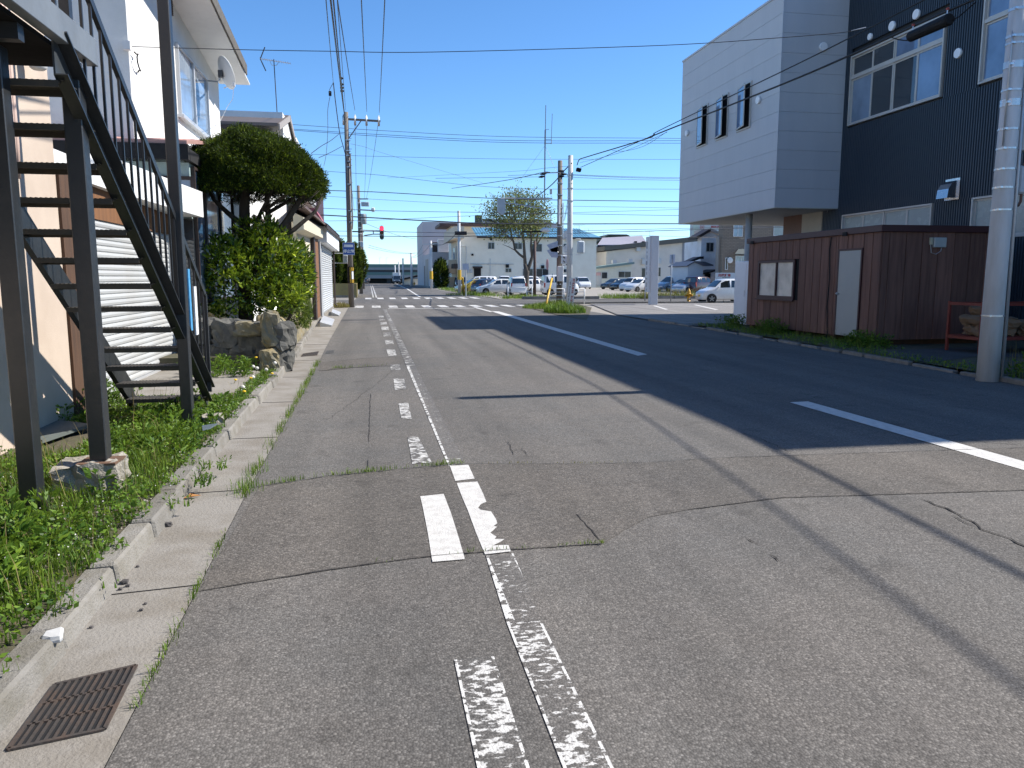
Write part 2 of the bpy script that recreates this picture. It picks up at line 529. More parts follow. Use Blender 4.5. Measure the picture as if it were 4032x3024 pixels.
# gutter cross joints
for yy in (2.2, 4.02, 5.9, 7.9, 10.2, 12.8, 15.4, 19, 24):
    a, b = interp(XK, yy), interp(XL, yy)
    mb = MB(); mb.beam((a, yy, .0085), (b, yy + RND.uniform(-.06, .06), .0085), .007, .003); mb.build('joint', BLACK, gutter)

# patches of newer asphalt (trench repairs)
def patch(name, pts, mat, z, label):
    mb = MB(); mb.sheet([(p.x, p.y) for p in pts], z)
    return struct(name, mb, mat, label, 'asphalt patch')
up = [(560, 1052), (700, 1031), (900, 1011), (1000, 1003), (1250, 1003), (1390, 1000), (1560, 990), (1700, 985), (2212, 968), (2700, 955)]
lo = [(430, 1278), (600, 1250), (760, 1225), (900, 1206), (1080, 1190), (1300, 1176), (1350, 1145), (1400, 1118), (1480, 1103), (1690, 1076), (2212, 1060), (2700, 1048)]
patch('road_patch', [gp('f', *q) for q in lo] + [gp('f', *q) for q in reversed(up)], A_PATCH, .003, 'wide coarse brown asphalt repair across the near street')
patch('road_patch', [gp('Q', *q) for q in ((290, 667), (500, 645), (700, 632), (885, 628), (890, 562), (650, 572), (300, 606))], A_PATCH, .003, 'narrow asphalt repair strip by the far gutter grate')
patch('road_patch', [gp('Q', *q) for q in ((440, 302), (700, 297), (720, 288), (450, 292))], A_DARK, .003, 'thin dark repair strip near the crossing')
patch('road_patch', [gp('Q', *q) for q in ((345, 518), (400, 514), (392, 538), (330, 542))], A_DARK, .004, 'small square dark patch beside the far grate')
CRK = M('crack_dark', (.02, .018, .017), .95, var=.2)
def crack(pts, wdt=.012, z=.006, jit=.02, nm='crack'):
    P = []
    for a, b in zip(pts, pts[1:]):
        n = max(2, int((b - a).length / .07))
        P += [a.lerp(b, i / n) for i in range(n)]
    P.append(pts[-1])
    mb = MB(); base = []
    for i, p in enumerate(P):
        d = (P[min(i + 1, len(P) - 1)] - P[max(i - 1, 0)]).normalized()
        s = Vector((-d.y, d.x, 0)); c = p + s * RND.uniform(-jit, jit); wv = wdt * RND.uniform(.35, 1.0) * (1 if 0 < i < len(P) - 1 else .2)
        base.append((c - s * wv / 2, c + s * wv / 2))
    for (a, b), (c, d) in zip(base, base[1:]):
        mb.add([(a.x, a.y, z), (b.x, b.y, z), (d.x, d.y, z), (c.x, c.y, z)], [(0, 1, 2, 3)])
    return mb.build(nm, CRK, road)
crack([gp('T', *q) for q in ((1410, 595), (1500, 690), (1610, 812))], .012, jit=.006)
crack([gp('U', *q) for q in ((1490, 1190), (1600, 1240), (1800, 1330), (1900, 1410), (2100, 1480), (2212, 1535), (2500, 1660))], .02)
crack([gp('U', *q) for q in ((1690, 1310), (1800, 1365), (1895, 1405))], .01)
crack([gp('U', *q) for q in ((210, 725), (350, 772), (570, 866))], .012)
crack([gp('U', *q) for q in ((555, 497), (690, 490), (790, 465))], .012)
crack([gp('U', *q) for q in ((1490, 752), (1640, 752), (1790, 735))], .012)
crack([gp('U', *q) for q in ((1790, 760), (1950, 795), (2212, 818))], .012)
crack([gp('U', *q) for q in ((380, 418), (580, 405))], .012)
crack([gp('U', *q) for q in ((240, 1470), (330, 1520)) ], .012)
crack([gp('U', *q) for q in ((410, 1590), (480, 1640))], .012)
crack([gp('Q', *q) for q in ((662, 830), (656, 1000), (650, 1190))], .008, jit=.006)
crack([gp('Q', *q) for q in ((646, 1310), (643, 1385))], .008, jit=.006)
crack([gp('Q', *q) for q in ((640, 420), (648, 440))], .008, jit=.006)
crack([gp('Q', *q) for q in ((1660, 1180), (1690, 1240), (1705, 1280))], .01, jit=.01)
crack([gp('Q', *q) for q in ((1755, 1225), (1800, 1280))], .01, jit=.01)
crack([gp('f', *q) for q in up[0:4]], .013, .0075, .006, 'joint')
crack([gp('f', *q) for q in up[3:7]], .010, .0075, .006, 'joint')
crack([gp('f', *q) for q in up[6:9]], .014, .0075, .006, 'joint')
crack([gp('f', *q) for q in lo[0:6]], .008, .0075, .006, 'joint')
crack([gp('f', *q) for q in lo[8:13]], .008, .0075, .006, 'joint')
crack([gp('Q', *q) for q in ((300, 606), (650, 572), (890, 562))], .03, .0075, .01, 'joint')
crack([gp('Q', *q) for q in ((290, 667), (500, 645), (700, 632), (885, 628))], .03, .0075, .01, 'joint')
crack([gp('S', 1285, 1660), gp('S', 1500, 1500), gp('S', 1590, 1420)], .006, jit=.02)

# ---- painted markings
def mark(name, pts, mat, label, z=.0065, group=None):
    mb = MB(); mb.sheet([(p.x, p.y) for p in pts], z)
    return tag(mb.build(name, mat), label, 'road marking', group, 'structure')
def rect(x0, x1, y0, y1): return [Vector((x0, y0, 0)), Vector((x1, y0, 0)), Vector((x1, y1, 0)), Vector((x0, y1, 0))]
LX, LH = .69, .082
wp_hi = worn_paint('worn_paint_half', .36, LX - .03, LH, T1, T2, fs=42)
wp_lo = worn_paint('worn_paint_faint', .24, LX, LH, T1, T2)
wp_vlo = worn_paint('worn_paint_trace', .14, LX, LH, T1, T2)
mark('edge_line', rect(LX - LH - .03, LX + LH - .03, 1.4, 3.35), wp_hi, 'flaking white edge line nearest the viewer, right of the pair', .0045)
mark('edge_line', [Vector((LX - LH - .03, 3.35, 0)), Vector((LX + LH - .03, 3.35, 0)), Vector((LX + LH, 4.25, 0)), Vector((LX - LH, 4.25, 0))], wp_lo, 'almost worn-away stretch of edge line below the white block', .0045)
p1 = [gp('T', *q) for q in ((500, 252), (635, 245), (680, 345), (540, 362))]
mark('edge_line', p1, PAINT, 'short clean white block of edge line at the far patch seam')
p2 = [gp('T', *q) for q in ((550, 377), (700, 367), (740, 450), (765, 515), (728, 530), (706, 556), (720, 572), (800, 585), (835, 640), (845, 670), (818, 690), (842, 696), (795, 740), (838, 768), (825, 785), (898, 785), (870, 805), (813, 832), (925, 828), (943, 875), (755, 897), (690, 740), (630, 575), (585, 470))]
mark('edge_line', p2, PAINT, 'long clean white stretch of edge line with torn right edge')
p3 = [gp('T', *q) for q in ((285, 475), (455, 456), (510, 600), (560, 760), (605, 915), (607, 932), (375, 952), (370, 930), (340, 740), (305, 560))]
mark('dash_line', p3, PAINT, 'long clean white dash left of the torn edge line')
mark('edge_line', [Vector((.60, 6.42, 0)), Vector((.76, 6.42, 0)), Vector((.73, 14, 0)), Vector((.57, 14, 0))], wp_vlo, 'faint edge line from the patch seam up the street', .0045)
mark('edge_line', [Vector((.57, 14, 0)), Vector((.73, 14, 0)), Vector((.66, 40, 0)), Vector((.50, 40, 0))], worn_paint('worn_paint_far', .3, None, .08, T1, T2, fs=9, edge=False), 'pale edge line fading towards the crossing', .0045)
mark('dash_line', rect(.30, .47, 1.4, 3.05), worn_paint('worn_paint_left', .40, .385, .085, T1, T2, fs=34), 'flaking white dash nearest the viewer, left of the pair', .0045)
wpd = [worn_paint('worn_dash_%d' % i, k, None, .08, T1, T2, fs=30 - 4 * i, edge=False) for i, k in enumerate((.5, .45, .36))]
dq = [((865, 905), (935, 895), (960, 1015), (885, 1013)), ((828, 722), (905, 718), (922, 798), (838, 802)), ((802, 622), (875, 618), (880, 655), (812, 660)), ((778, 512), (840, 510), (850, 553), (792, 557)),
      ((765, 442), (825, 440), (830, 470), (772, 472)), ((752, 388), (805, 386), (810, 415), (757, 416)), ((740, 345), (790, 343), (795, 368), (742, 370)), ((733, 312), (778, 310), (782, 328), (735, 330)), ((725, 288), (765, 287), (768, 298), (727, 300)), ((720, 266), (755, 265), (758, 276), (722, 278)), ((930, 1148), (1005, 1143), (1105, 1330), (965, 1342))]
for i, q in enumerate(dq):
    tx = 'worn white square dash, number %s from the crossing end' % ('ten nine eight seven six five four three two one'.split()[i]) if i < 10 else 'worn square dash just past the patch seam'
    mark('dash_line', [gp('Q', *a) for a in q], wpd[i % 3], tx, .0045, 'worn dashes along the edge line')
mark('centre_line', [gp('f', *q) for q in ((1706, 870), (1745, 868), (2212, 998), (2600, 1105), (2600, 1128), (2212, 1017))], PAINT, 'white centre dash crossing from shade into sun at right')
mark('centre_line', [gp('f', *q) for q in ((1058, 672), (1078, 673), (1398, 766), (1378, 769))], PAINT, 'white centre dash in the building shade leading to the crossing')
mark('centre_line', [Vector((5.42, 36, 0)), Vector((5.62, 36, 0)), Vector((5.55, 41.8, 0)), Vector((5.35, 41.8, 0))], PAINT, 'centre line end just before the zebra crossing')
mark('stop_line', rect(.75, 5.3, 40.6, 40.95), PAINT, 'thin white stop line before the zebra crossing')
mark('stop_line', rect(4.6, 9.4, 64.6, 65.0), PAINT, 'thin white stop line on the far side of the crossing')
x = -1.0; i = 0
ordn = 'first second third fourth fifth sixth seventh eighth ninth tenth eleventh twelfth thirteenth'.split()
wz = worn_paint('zebra_paint', .62, None, .1, T1, T2, fs=6, edge=False)
while x < 9.2:
    mark('zebra_bar', rect(x, x + .47, 42.3, 45.4), wz if i < 3 else PAINT, '%s bar from the left in the nearer zebra crossing' % ordn[i], .0065, 'bars of the near zebra crossing')
    x += .93; i += 1
x = -.6; i = 0
while x < 8.6:
    mark('zebra_bar', rect(x, x + .47, 59.5, 63.4), PAINT, '%s bar from the left in the farther zebra crossing' % ordn[i], .0065, 'bars of the far zebra crossing')
    x += .93; i += 1
mark('centre_line', [gp('G', *q) for q in ((185, 1365), (215, 1363), (8, 1236), (-8, 1238))], PAINT, 'white centre line beyond the far zebra crossing')
mark('centre_line', [gp('S', 1596, 1136), gp('S', 1602, 1136), gp('S', 1560, 1117), gp('S', 1556, 1117)], PAINT, 'farthest stretch of white centre line near the truck')
mark('edge_line', [gp('F', *q) for q in ((1355, 1370), (1375, 1370), (1328, 1190), (1322, 1190))], wz, 'far broken edge line past the crossing, left one')
mark('edge_line', [gp('F', *q) for q in ((1400, 1372), (1422, 1372), (1352, 1190), (1345, 1190))], wz, 'far broken edge line past the crossing, right one')
mark('bay_line', [gp('I', *q) for q in ((258, 1310), (300, 1308), (485, 1362), (440, 1368))], PAINT, 'white parking bay line at the foot of the tall sign', .02)
mark('bay_line', [gp('I', *q) for q in ((850, 1297), (895, 1295), (1215, 1366), (1165, 1371))], PAINT, 'white parking bay line in front of the hydrant', .02)

# right-hand kerb with soil strip
vr = MB()
ysr = [-6, 2, 6, 10, 14, 18, 22, 24.5]
for a, b in zip(ysr, ysr[1:]):
    vr.sheet([(interp(XR, a) + .1, a), (30, a), (30, b), (interp(XR, b) + .1, b)], .075)
struct('right_verge', vr, SOIL, 'shaded soil strip between the street and the wooden shed', 'verge')
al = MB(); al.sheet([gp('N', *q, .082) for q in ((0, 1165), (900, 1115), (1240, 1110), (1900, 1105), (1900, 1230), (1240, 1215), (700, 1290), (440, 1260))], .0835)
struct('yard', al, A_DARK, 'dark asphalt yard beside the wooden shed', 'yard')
kr = thing('kerb', (9.8, 12, 0), 'broken low concrete kerb along the shaded right side', 'kerb'); kr['kind'] = 'structure'
y = 3.0
while y < 27:
    ln = RND.choice((.9, 1.2, 1.5)); x0, x1 = interp(XR, y), interp(XR, y + ln)
    mb = MB(); zt = .06 + RND.uniform(-.03, .025)
    mb.prism([(x0, y + .02, -.02), (x0 + .01, y + .02, zt), (x0 + .13, y + .02, zt), (x0 + .13, y + .02, -.02)], (x1 - x0, ln - RND.uniform(.03, .2), RND.uniform(-.02, .015)))
    mb.build('kerb_stone', CONC2, kr, bevel=.012); y += ln
# corner island with poles
isl = MB(); isl.sheet([gp('S', 2098, 1217), gp('S', 2190, 1240), gp('S', 2310, 1262), gp('S', 2330, 1212), gp('S', 2240, 1190), gp('S', 2150, 1186)], .02)
struct('corner_island', isl, SOIL, 'earth corner with weeds at the foot of the two poles', 'verge')
# low kerbs across the street on the right
fk = thing('kerb', (20, 46.6, 0), 'pale kerb line along the edge of the forecourt', 'kerb'); fk['kind'] = 'structure'
x = 12.2
while x < 60:
    mb = MB(); mb.box((x, 46.5, -.02), (x + 1.95, 46.66, .11)); mb.build('kerb_stone', CONC2, fk); x += 2.0
fk = thing('kerb', (20, 56.9, 0), 'dark kerb under the grass in front of the car park', 'kerb'); fk['kind'] = 'structure'
x = 11.0
while x < 60:
    if not 15.6 < x < 19.5:
        mb = MB(); mb.box((x, 56.8, -.02), (x + 1.95, 57.0, .22)); mb.build('kerb_stone', CONC2, fk)
    x += 2.0

# ================================================================== LEFT SIDE BUILDINGS
CREAM = M('cream_render', (.55, .455, .37), .85, var=.2, vs=.9, col2=(.43, .345, .275), c2a=.7, bump=.15, bs=60)
WHITEW = M('white_render', (.74, .74, .72), .85, var=.1, vs=1.3, col2=(.60, .60, .57), c2a=.45, bump=.45, bs=22)
WHITE2 = M('white_board', (.72, .73, .73), .6, var=.08, vs=2, col2=(.55, .55, .53), c2a=.3)
STEEL = M('charcoal_steel', (.015, .018, .021), .4, var=.3, vs=5, col2=(.032, .032, .032), c2a=.6, spec=.65, bump=.08, bs=40)
TREADM = M('tread_steel', (.045, .042, .036), .6, var=.25, vs=8, col2=(.09, .07, .05), c2a=.5)
WOODB = M('dark_timber', (.10, .052, .028), .8, var=.3, vs=2, stretch=(6, 6, .6), col2=(.05, .028, .018), c2a=.7, bump=.3, bs=20)
WOODO = M('orange_timber', (.22, .10, .04), .75, var=.3, vs=2, stretch=(6, 6, .6), col2=(.12, .055, .025), c2a=.7)
SHUT = M('shutter_white', (.46, .475, .48), .5, var=.1, vs=2.2, col2=(.37, .35, .31), c2a=.4, rnd=.05, stretch=(1, .5, 2))
BROWNROOF = M('brown_roof', (.13, .105, .092), .6, var=.12, vs=2)
REDROOF = M('faded_red_roof', (.42, .25, .22), .6, var=.15, vs=2)
DKBROWN = M('dark_brown_trim', (.035, .022, .018), .6, var=.2)
SOFFIT = M('soffit_grey', (.72, .72, .70), .8, var=.1, vs=2)
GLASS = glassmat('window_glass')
GLASSB = glassmat('window_glass_sky_tint', (.15, .20, .27), .05, .9)  # pale sky reflection put into the base colour
ALU = M('aluminium', (.52, .53, .54), .4, .35, var=.08)
GALV = M('galvanised', (.48, .50, .52), .45, .5, var=.15, vs=6)
PIPE = M('pink_pipe', (.55, .40, .33), .5, var=.1)
TEAL = M('teal_wall', (.32, .42, .42), .8, var=.12, vs=2)

# --- cream building behind the stairs
cb = thing('cream_building', (-6.5, 3, 0), 'cream rendered building at left edge behind the black stairs', 'building')
mb = MB(); mb.box((-11, -6, -.02), (-3.2, 8.87, 7.0)); mb.build('wall', CREAM, cb)
mb = MB(); mb.box((-3.3, 8.875, 0), (-3.17, 9.32, 2.75)); mb.build('corner_board', WOODB, cb)
mb = MB(); mb.tube([(-3.2, 9.42, 2.9), (-3.2, 9.42, .32), (-3.17, 9.4, .22), (-3.06, 9.36, .18)], .035, 8); mb.build('drain_pipe', PIPE, cb, True)
for i in range(2):
    mb = MB(); mb.tube([(-3.16, 7.85 + .07 * i, 6), (-3.16, 7.85 + .07 * i, 2.8), (-3.17, 7.85 + .07 * i, 2.5)], .022, 6); mb.build('wall_pipe', PIPE, cb, True)
fl = thing('flood_lamp', (-3.15, 8.25, 3.66), 'small white floodlight on the cream wall under the landing', 'lamp')
mb = MB(); mb.lathe((-3.05, 8.25, 3.64), [(.05, -.1), (.075, -.08), (.085, .05), (.06, .09)], 12); mb.build('lamp_head', WHITE2, fl, True)
mb = MB(); mb.tube([(-3.2, 8.25, 3.84), (-3.1, 8.25, 3.82), (-3.06, 8.25, 3.74)], .018, 6); mb.build('bracket', WHITE2, fl)
sl = MB(); sl.prism([gp('C', 0, 655, .13), gp('C', 350, 565, .13), gp('C', 790, 620, .13), gp('C', 370, 765, .13)], (0, 0, .03))
tag(sl.build('drain_cover', M('green_slab', (.13, .15, .14), .7, var=.2)), 'flat grey green slab lying against the cream wall base', 'slab')

# --- black steel staircase
st = thing('steel_staircase', (-2.35, 7.5, 0), 'black steel outside staircase with railing climbing towards the viewer', 'staircase')
XO, XI = -1.88, -2.76
LO_ = [(9.36, .06), (9.15, .24), (5.45, 2.86), (5.45, 3.14), (9.27, .43), (9.40, .12)]
def strg(x, w=.012):
    mb = MB(); mb.prism([(x, y, z) for y, z in LO_], (w, 0, 0)); return mb
CH = M('channel_grey', (.040, .047, .052), .4, var=.12, vs=6, col2=(.05, .057, .062), c2a=.5, spec=.7)
so_ = strg(XO - .05).build('stringer', CH, st)
mb = MB(); mb.beam((XO - .002, 9.33, .345), (XO - .002, 5.45, 3.115), .095, .012, (0, .57, .82)); mb.build('flange', STEEL, so_)
mb = MB(); mb.beam((XO - .008, 9.2, .205), (XO - .008, 5.45, 2.862), .083, .012, (0, .57, .82)); mb.build('flange', STEEL, so_)
strg(XI, .05).build('stringer', STEEL, st)
for k in range(13):
    yy, zz = 9.12 - .295 * k, .27 + .213 * k
    mb = MB(); mb.box((XI + .05, yy - .13, zz - .012), (XO - .03, yy + .13, zz)); mb.box((XI + .05, yy + .118, zz - .05), (XO - .03, yy + .13, zz - .012)); mb.box((XI + .05, yy - .13, zz - .04), (XO - .03, yy - .118, zz - .012))
    for q in range(24):
        xx = XI + .08 + q * .034
        mb.box((xx, yy - .12, zz), (xx + .014, yy + .12, zz + .004))
    mb.build('tread', TREADM, st)
def pst(p, top, s=.115, nm='post'):
    mb = MB(); mb.box((p[0] - s / 2, p[1] - s / 2, p[2]), (p[0] + s / 2, p[1] + s / 2, top)); return mb.build(nm, STEEL, st, bevel=.006)
pst((-2.24, 5.40, .04), 3.0)
pst((-1.94, 5.80, .32), 3.0)
pst((-1.87, 8.12, .12), 5.4, .105)
mb = MB(); mb.cbox((-1.94, 5.80, .305), (.26, .24, .014)); mb.build('base_plate', M('rusty_plate', (.16, .09, .055), .8, var=.4, vs=14), st)
mb = MB(); mb.cbox((-2.18, 5.33, .1), (.10, .10, .16)); mb.build('post_foot', STEEL, st)
mb = MB(); mb.box((XI - .3, 1.2, 3.03), (XO - .055, 5.98, 3.06)); mb.build('landing', M('landing_plate', (.012, .012, .013), .95, spec=.1), st)
mb = MB(); mb.box((XO - .05, 1.2, 3.06), (XO + .03, 6.05, 3.24)); mb.build('landing_beam', M('steel_beam_grey', (.16, .18, .20), .5, var=.12, col2=(.10, .115, .13)), st, bevel=.004)
for yy in (2.2, 3.6, 5.0):
    mb = MB(); mb.box((XI - .3, yy, 2.94), (XO - .06, yy + .08, 3.03)); mb.build('cross_beam', STEEL, st)
# railing
r0, r1 = Vector((XO, 9.25, 1.41)), Vector((XO, 5.6, 3.80))
mb = MB(); mb.beam(r0, r1, .032, .06); mb.build('handrail', STEEL, st)
n = 19
for i in range(n):
    t = (i + .35) / n
    yy = 9.2 - (9.2 - 5.75) * t
    ztop = r0.z + (r1.z - r0.z) * (9.25 - yy) / (9.25 - 5.6); zb = .36 + (9.36 - yy) * .702
    mb = MB(); mb.box((XO - .009, yy - .009, zb), (XO + .009, yy + .009, ztop - .02)); mb.build('baluster', STEEL, st)
mb = MB(); mb.box((XO - .022, 9.23, .3), (XO + .022, 9.275, 1.42)); mb.build('newel', STEEL, st)
for i in range(7):
    yy = 5.4 - i * .42
    mb = MB(); mb.box((XO - .011, yy - .011, 3.24), (XO + .011, yy + .011, 4.25)); mb.build('baluster', STEEL, st)
mb = MB(); mb.beam((XO, 2.6, 4.27), (XO, 5.6, 4.27), .035, .05); mb.build('handrail', STEEL, st)
mb = MB(); mb.box((XO - .03, 5.56, 3.24), (XO + .03, 5.62, 4.3)); mb.build('newel', STEEL, st)
bl = MB(); bl.box((XO + .016, 8.38, 1.06), (XO + .030, 8.46, 1.69))
bnr = tag(bl.build('blue_strip_sign', M('blue_plastic', (.05, .27, .52), .5, var=.12, vs=20, col2=(.16, .42, .66), c2a=.6)), 'narrow blue strip sign hung on the stair railing', 'sign')
wt = MB(); wt.box((XO + .016, 8.61, 1.0), (XO + .030, 8.72, 1.51))
tag(wt.build('white_strip_sign', WHITE2), 'narrow white strip sign hung beside the blue one', 'sign')
# footing stones
STONE = M('rough_concrete', (.36, .33, .28), .95, var=.3, vs=7, col2=(.14, .13, .10), c2a=.7, bump=1.0, bs=28)
def rock(c, d, seed, mat, parent=None, name='stone', n=2, jit=.16, label=None, cat=None, rz=0.0, flat=0.0):
    """irregular stone: a subdivided box pushed about"""
    import bmesh
    rr = random.Random(seed)
    bm = bmesh.new(); bmesh.ops.create_cube(bm, size=1.0)
    bmesh.ops.subdivide_edges(bm, edges=bm.edges, cuts=n, use_grid_fill=True)
    mr = Matrix.Rotation(rz, 3, 'Z')
    off = ORI.get(parent, Vector((0, 0, 0))) if parent is not None else Vector((0, 0, 0))
    for v in bm.verts:
        q = v.co.copy(); l = q.length
        q = q.lerp(q.normalized() * .62, .35 - flat * .3)
        q = Vector((q.x * d[0], q.y * d[1], q.z * d[2]))
        q += Vector((rr.uniform(-1, 1) * d[0], rr.uniform(-1, 1) * d[1], rr.uniform(-1, 1) * d[2])) * jit * .5
        v.co = mr @ q + Vector(c) - off
    if n >= 2:
        bmesh.ops.subdivide_edges(bm, edges=bm.edges, cuts=1, use_grid_fill=True, smooth=0.0 if flat else .45)
        k_ = min(d) * .035
        for v in bm.verts: v.co += Vector((rr.gauss(0, k_), rr.gauss(0, k_), rr.gauss(0, k_)))
    bmesh.ops.recalc_face_normals(bm, faces=bm.faces)
    me = bpy.data.meshes.new(name); bm.to_mesh(me); bm.free()
    o = addobj(name, me, mat, parent)
    if label: tag(o, label, cat)
    return o
rock((-2.03, 5.86, .13), (.42, .40, .33), 3, STONE, None, 'footing_stone', 3, .07, 'rough concrete block under the middle stair post', 'footing', .1, 1)
rock((-1.66, 8.25, .10), (.2, .22, .2), 4, STONE, None, 'footing_stone', 2, .06, 'small concrete block beside the third stair post', 'footing', .2, 1)
mb = MB(); mb.prism([gp('C', 1760, 620, .2), gp('C', 1895, 600, .2), gp('C', 1830, 640, .2), gp('C', 1765, 655, .2)], (0, 0, .012))
tag(mb.build('tile', M('slate_tile', (.10, .13, .15), .5)), 'dark slate tile on the small block by the stair foot', 'tile')
mb = MB(); mb.prism([gp('D', 350, 960, .09), gp('D', 390, 900, .1), gp('D', 560, 855, .1), gp('D', 545, 960, .09), gp('D', 440, 985, .08)], (0, 0, .03))
tag(mb.build('marble_chunk', M('white_marble', (.5, .5, .49), .6, var=.15, vs=8), bevel=.01), 'broken white stone piece on the kerb by the near grate', 'stone')

# --- white house: garage, lower block, upper storey
wh = thing('white_house', (-6, 16, 0), 'white house with shallow roof above a white roller shutter garage', 'house')
mb = MB(); mb.box((-10, 9.3, 0), (-3.52, 14.6, 3.05)); mb.build('garage_wall', WHITE2, wh)
mb = MB(); mb.box((-3.52, 9.4, 2.34), (-3.44, 14.6, 2.78)); mb.build('lintel', WOODO, wh)
mb = MB(); mb.prism([(-3.35, 10.3, 2.74), (-3.35, 11.1, 2.74), (-2.92, 14.65, 2.66), (-3.4, 14.65, 2.66), (-3.42, 10.3, 2.74)], (0, 0, .44)); mb.build('sign_band', WHITE2, wh)
mb = MB(); mb.box((-3.5, 9.84, .04), (-3.44, 9.96, 2.34)); mb.build('shutter_rail', ALU, wh)
mb = MB(); mb.box((-3.5, 14.3, .04), (-3.44, 14.42, 2.34)); mb.build('shutter_rail', ALU, wh)
shp = MB(); shp.box((-3.49, 9.96, .03), (-3.475, 14.3, 2.34)); sh = shp.build('shutter', SHUT, wh)
z = .13
mb = MB(); mb.box((-3.475, 9.96, .03), (-3.44, 14.3, .125)); mb.build('bottom_rail', ALU, sh)
sm = None
while z < 2.30:
    if sm is None:
        q = MB(); q.prism([(-3.474, 9.97, z + .002), (-3.458, 9.97, z + .012), (-3.452, 9.97, z + .04), (-3.458, 9.97, z + .068), (-3.474, 9.97, z + .076)], (0, 4.32, 0))
        so = q.build('slat', SHUT, sh); sm = so.data; z0 = z
    else:
        so = bpy.data.objects.new('slat', sm); COL.objects.link(so); so.parent = sh; so.location = (0, 0, z - z0)
    z += .0785
ap = MB(); ap.prism([(-3.44, 9.9, .0), (-1.75, 10.6, .0), (-1.75, 12.9, .0), (-3.44, 14.2, .0)], (0, 0, .095))
tag(ap.build('apron', CONC), 'dusty concrete apron in front of the roller shutter', 'apron', kind='structure')
# lower block behind the yew
mb = MB(); mb.box((-10, 14.66, 2.64), (-3.12, 18.5, 3.6)); mb.build('lower_wall', TEAL, wh)
mb = MB(); mb.box((-10, 14.64, 0), (-3.11, 18.5, 2.635)); mb.build('dark_front', GLASS, wh)  # lower wall made dark to stand for shade under the white band
rf = MB(); rf.prism([(-10, 14.3, 3.86), (-3.06, 14.3, 3.86), (-3.06, 18.5, 4.53), (-10, 18.5, 4.53)], (0, 0, .06)); rf = rf.build('lower_roof', REDROOF, wh)
for i in range(16):
    xx = -9.8 + i * .43
    mb = MB(); mb.beam((xx, 14.32, 3.935), (xx, 18.45, 4.595), .025, .03); mb.build('roof_seam', REDROOF, rf)
mb = MB(); mb.box((-10, 14.27, 3.60), (-3.04, 14.40, 3.855)); mb.build('fascia', BLACK, wh)
mb = MB(); mb.box((-3.14, 14.42, 3.60), (-3.04, 18.4, 3.8)); mb.build('fascia', BLACK, wh)
# shop window bands in the street wall of the lower block
for a, b in ((14.8, 15.5), (15.65, 17.0), (17.1, 18.4)):
    f = MB(); f.box((-3.105, a, 1.2), (-3.085, b, 3.5)); f = f.build('window', GLASSB, wh)
    mb = MB()
    mb.box((-3.1, a - .06, 1.15), (-3.05, a, 3.55)); mb.box((-3.1, b, 1.15), (-3.05, b + .06, 3.55)); mb.box((-3.1, a, 1.15), (-3.05, b, 1.2)); mb.box((-3.1, a, 3.5), (-3.05, b, 3.55))
    mb.build('frame', DKBROWN, f)
f = MB(); f.box((-3.7, 14.63, 2.7), (-3.1, 14.655, 3.3)); f = f.build('window', GLASSB, wh)
mb = MB(); mb.box((-3.1, 14.6, 2.7), (-3.02, 14.65, 3.3)); mb.box((-3.76, 14.6, 2.66), (-3.02, 14.65, 2.7)); mb.box((-3.76, 14.6, 3.3), (-3.02, 14.65, 3.36)); mb.build('frame', DKBROWN, f)
# upper storey
mb = MB(); mb.prism([(-4, 14.7, 3.9), (-4, 22.9, 4.9), (-4, 22.9, 7.33), (-4, 14.7, 7.95)], (-6, 0, 0)); mb.build('upper_wall', WHITEW, wh)
def roofz(y): return 7.03 + (22.1 - y) * .087
rfm = MB(); rfm.prism([(-3.18, 22.15, roofz(22.15) + .02), (-3.18, 12.6, roofz(12.6) + .02), (-3.18, 12.6, roofz(12.6) + .22), (-3.18, 22.15, roofz(22.15) + .22)], (-7.4, 0, 0))
rfo = rfm.build('roof', DKBROWN, wh)
mb = MB(); mb.prism([(-3.2, 23.05, roofz(22.9) - .1), (-3.2, 12.65, roofz(12.65) - .02), (-3.2, 12.65, roofz(12.65) + .015), (-3.2, 23.05, roofz(22.9) - .06)], (-.8, 0, 0)); mb.build('soffit', SOFFIT, rfo)
mb = MB(); mb.beam((-3.15, 22.2, roofz(22.2) + .02), (-3.15, 12.6, roofz(12.6) + .02), .035, .26); mb.build('bargeboard', M('weathered_board', (.11, .10, .085), .85, var=.4, vs=9, col2=(.2, .19, .17), c2a=.6), rfo)
# upper window with two sashes
wn = MB(); wn.box((-3.995, 18.12, 5.12), (-3.975, 21.05, 6.48)); wn = wn.build('window', GLASSB, wh)
mb = MB()
for (a, b, c, d) in ((18.06, 18.12, 5.06, 6.54), (21.05, 21.11, 5.06, 6.54), (18.12, 21.05, 5.06, 5.12), (18.12, 21.05, 6.48, 6.54), (19.50, 19.62, 5.12, 6.48)):
    mb.box((-3.998, a, c), (-3.93, b, d))
mb.build('frame', ALU, wn)
mb = MB(); mb.box((-3.998, 18.0, 5.0), (-3.88, 21.17, 5.058)); mb.build('sill', ALU, wn)
mb = MB()
for i in range(9): mb.box((-3.998, 17.35, 7.02 + i * .035), (-3.96, 17.95, 7.04 + i * .035))
mb.build('vent_grille', M('rusty_vent', (.06, .035, .025), .8), wh)
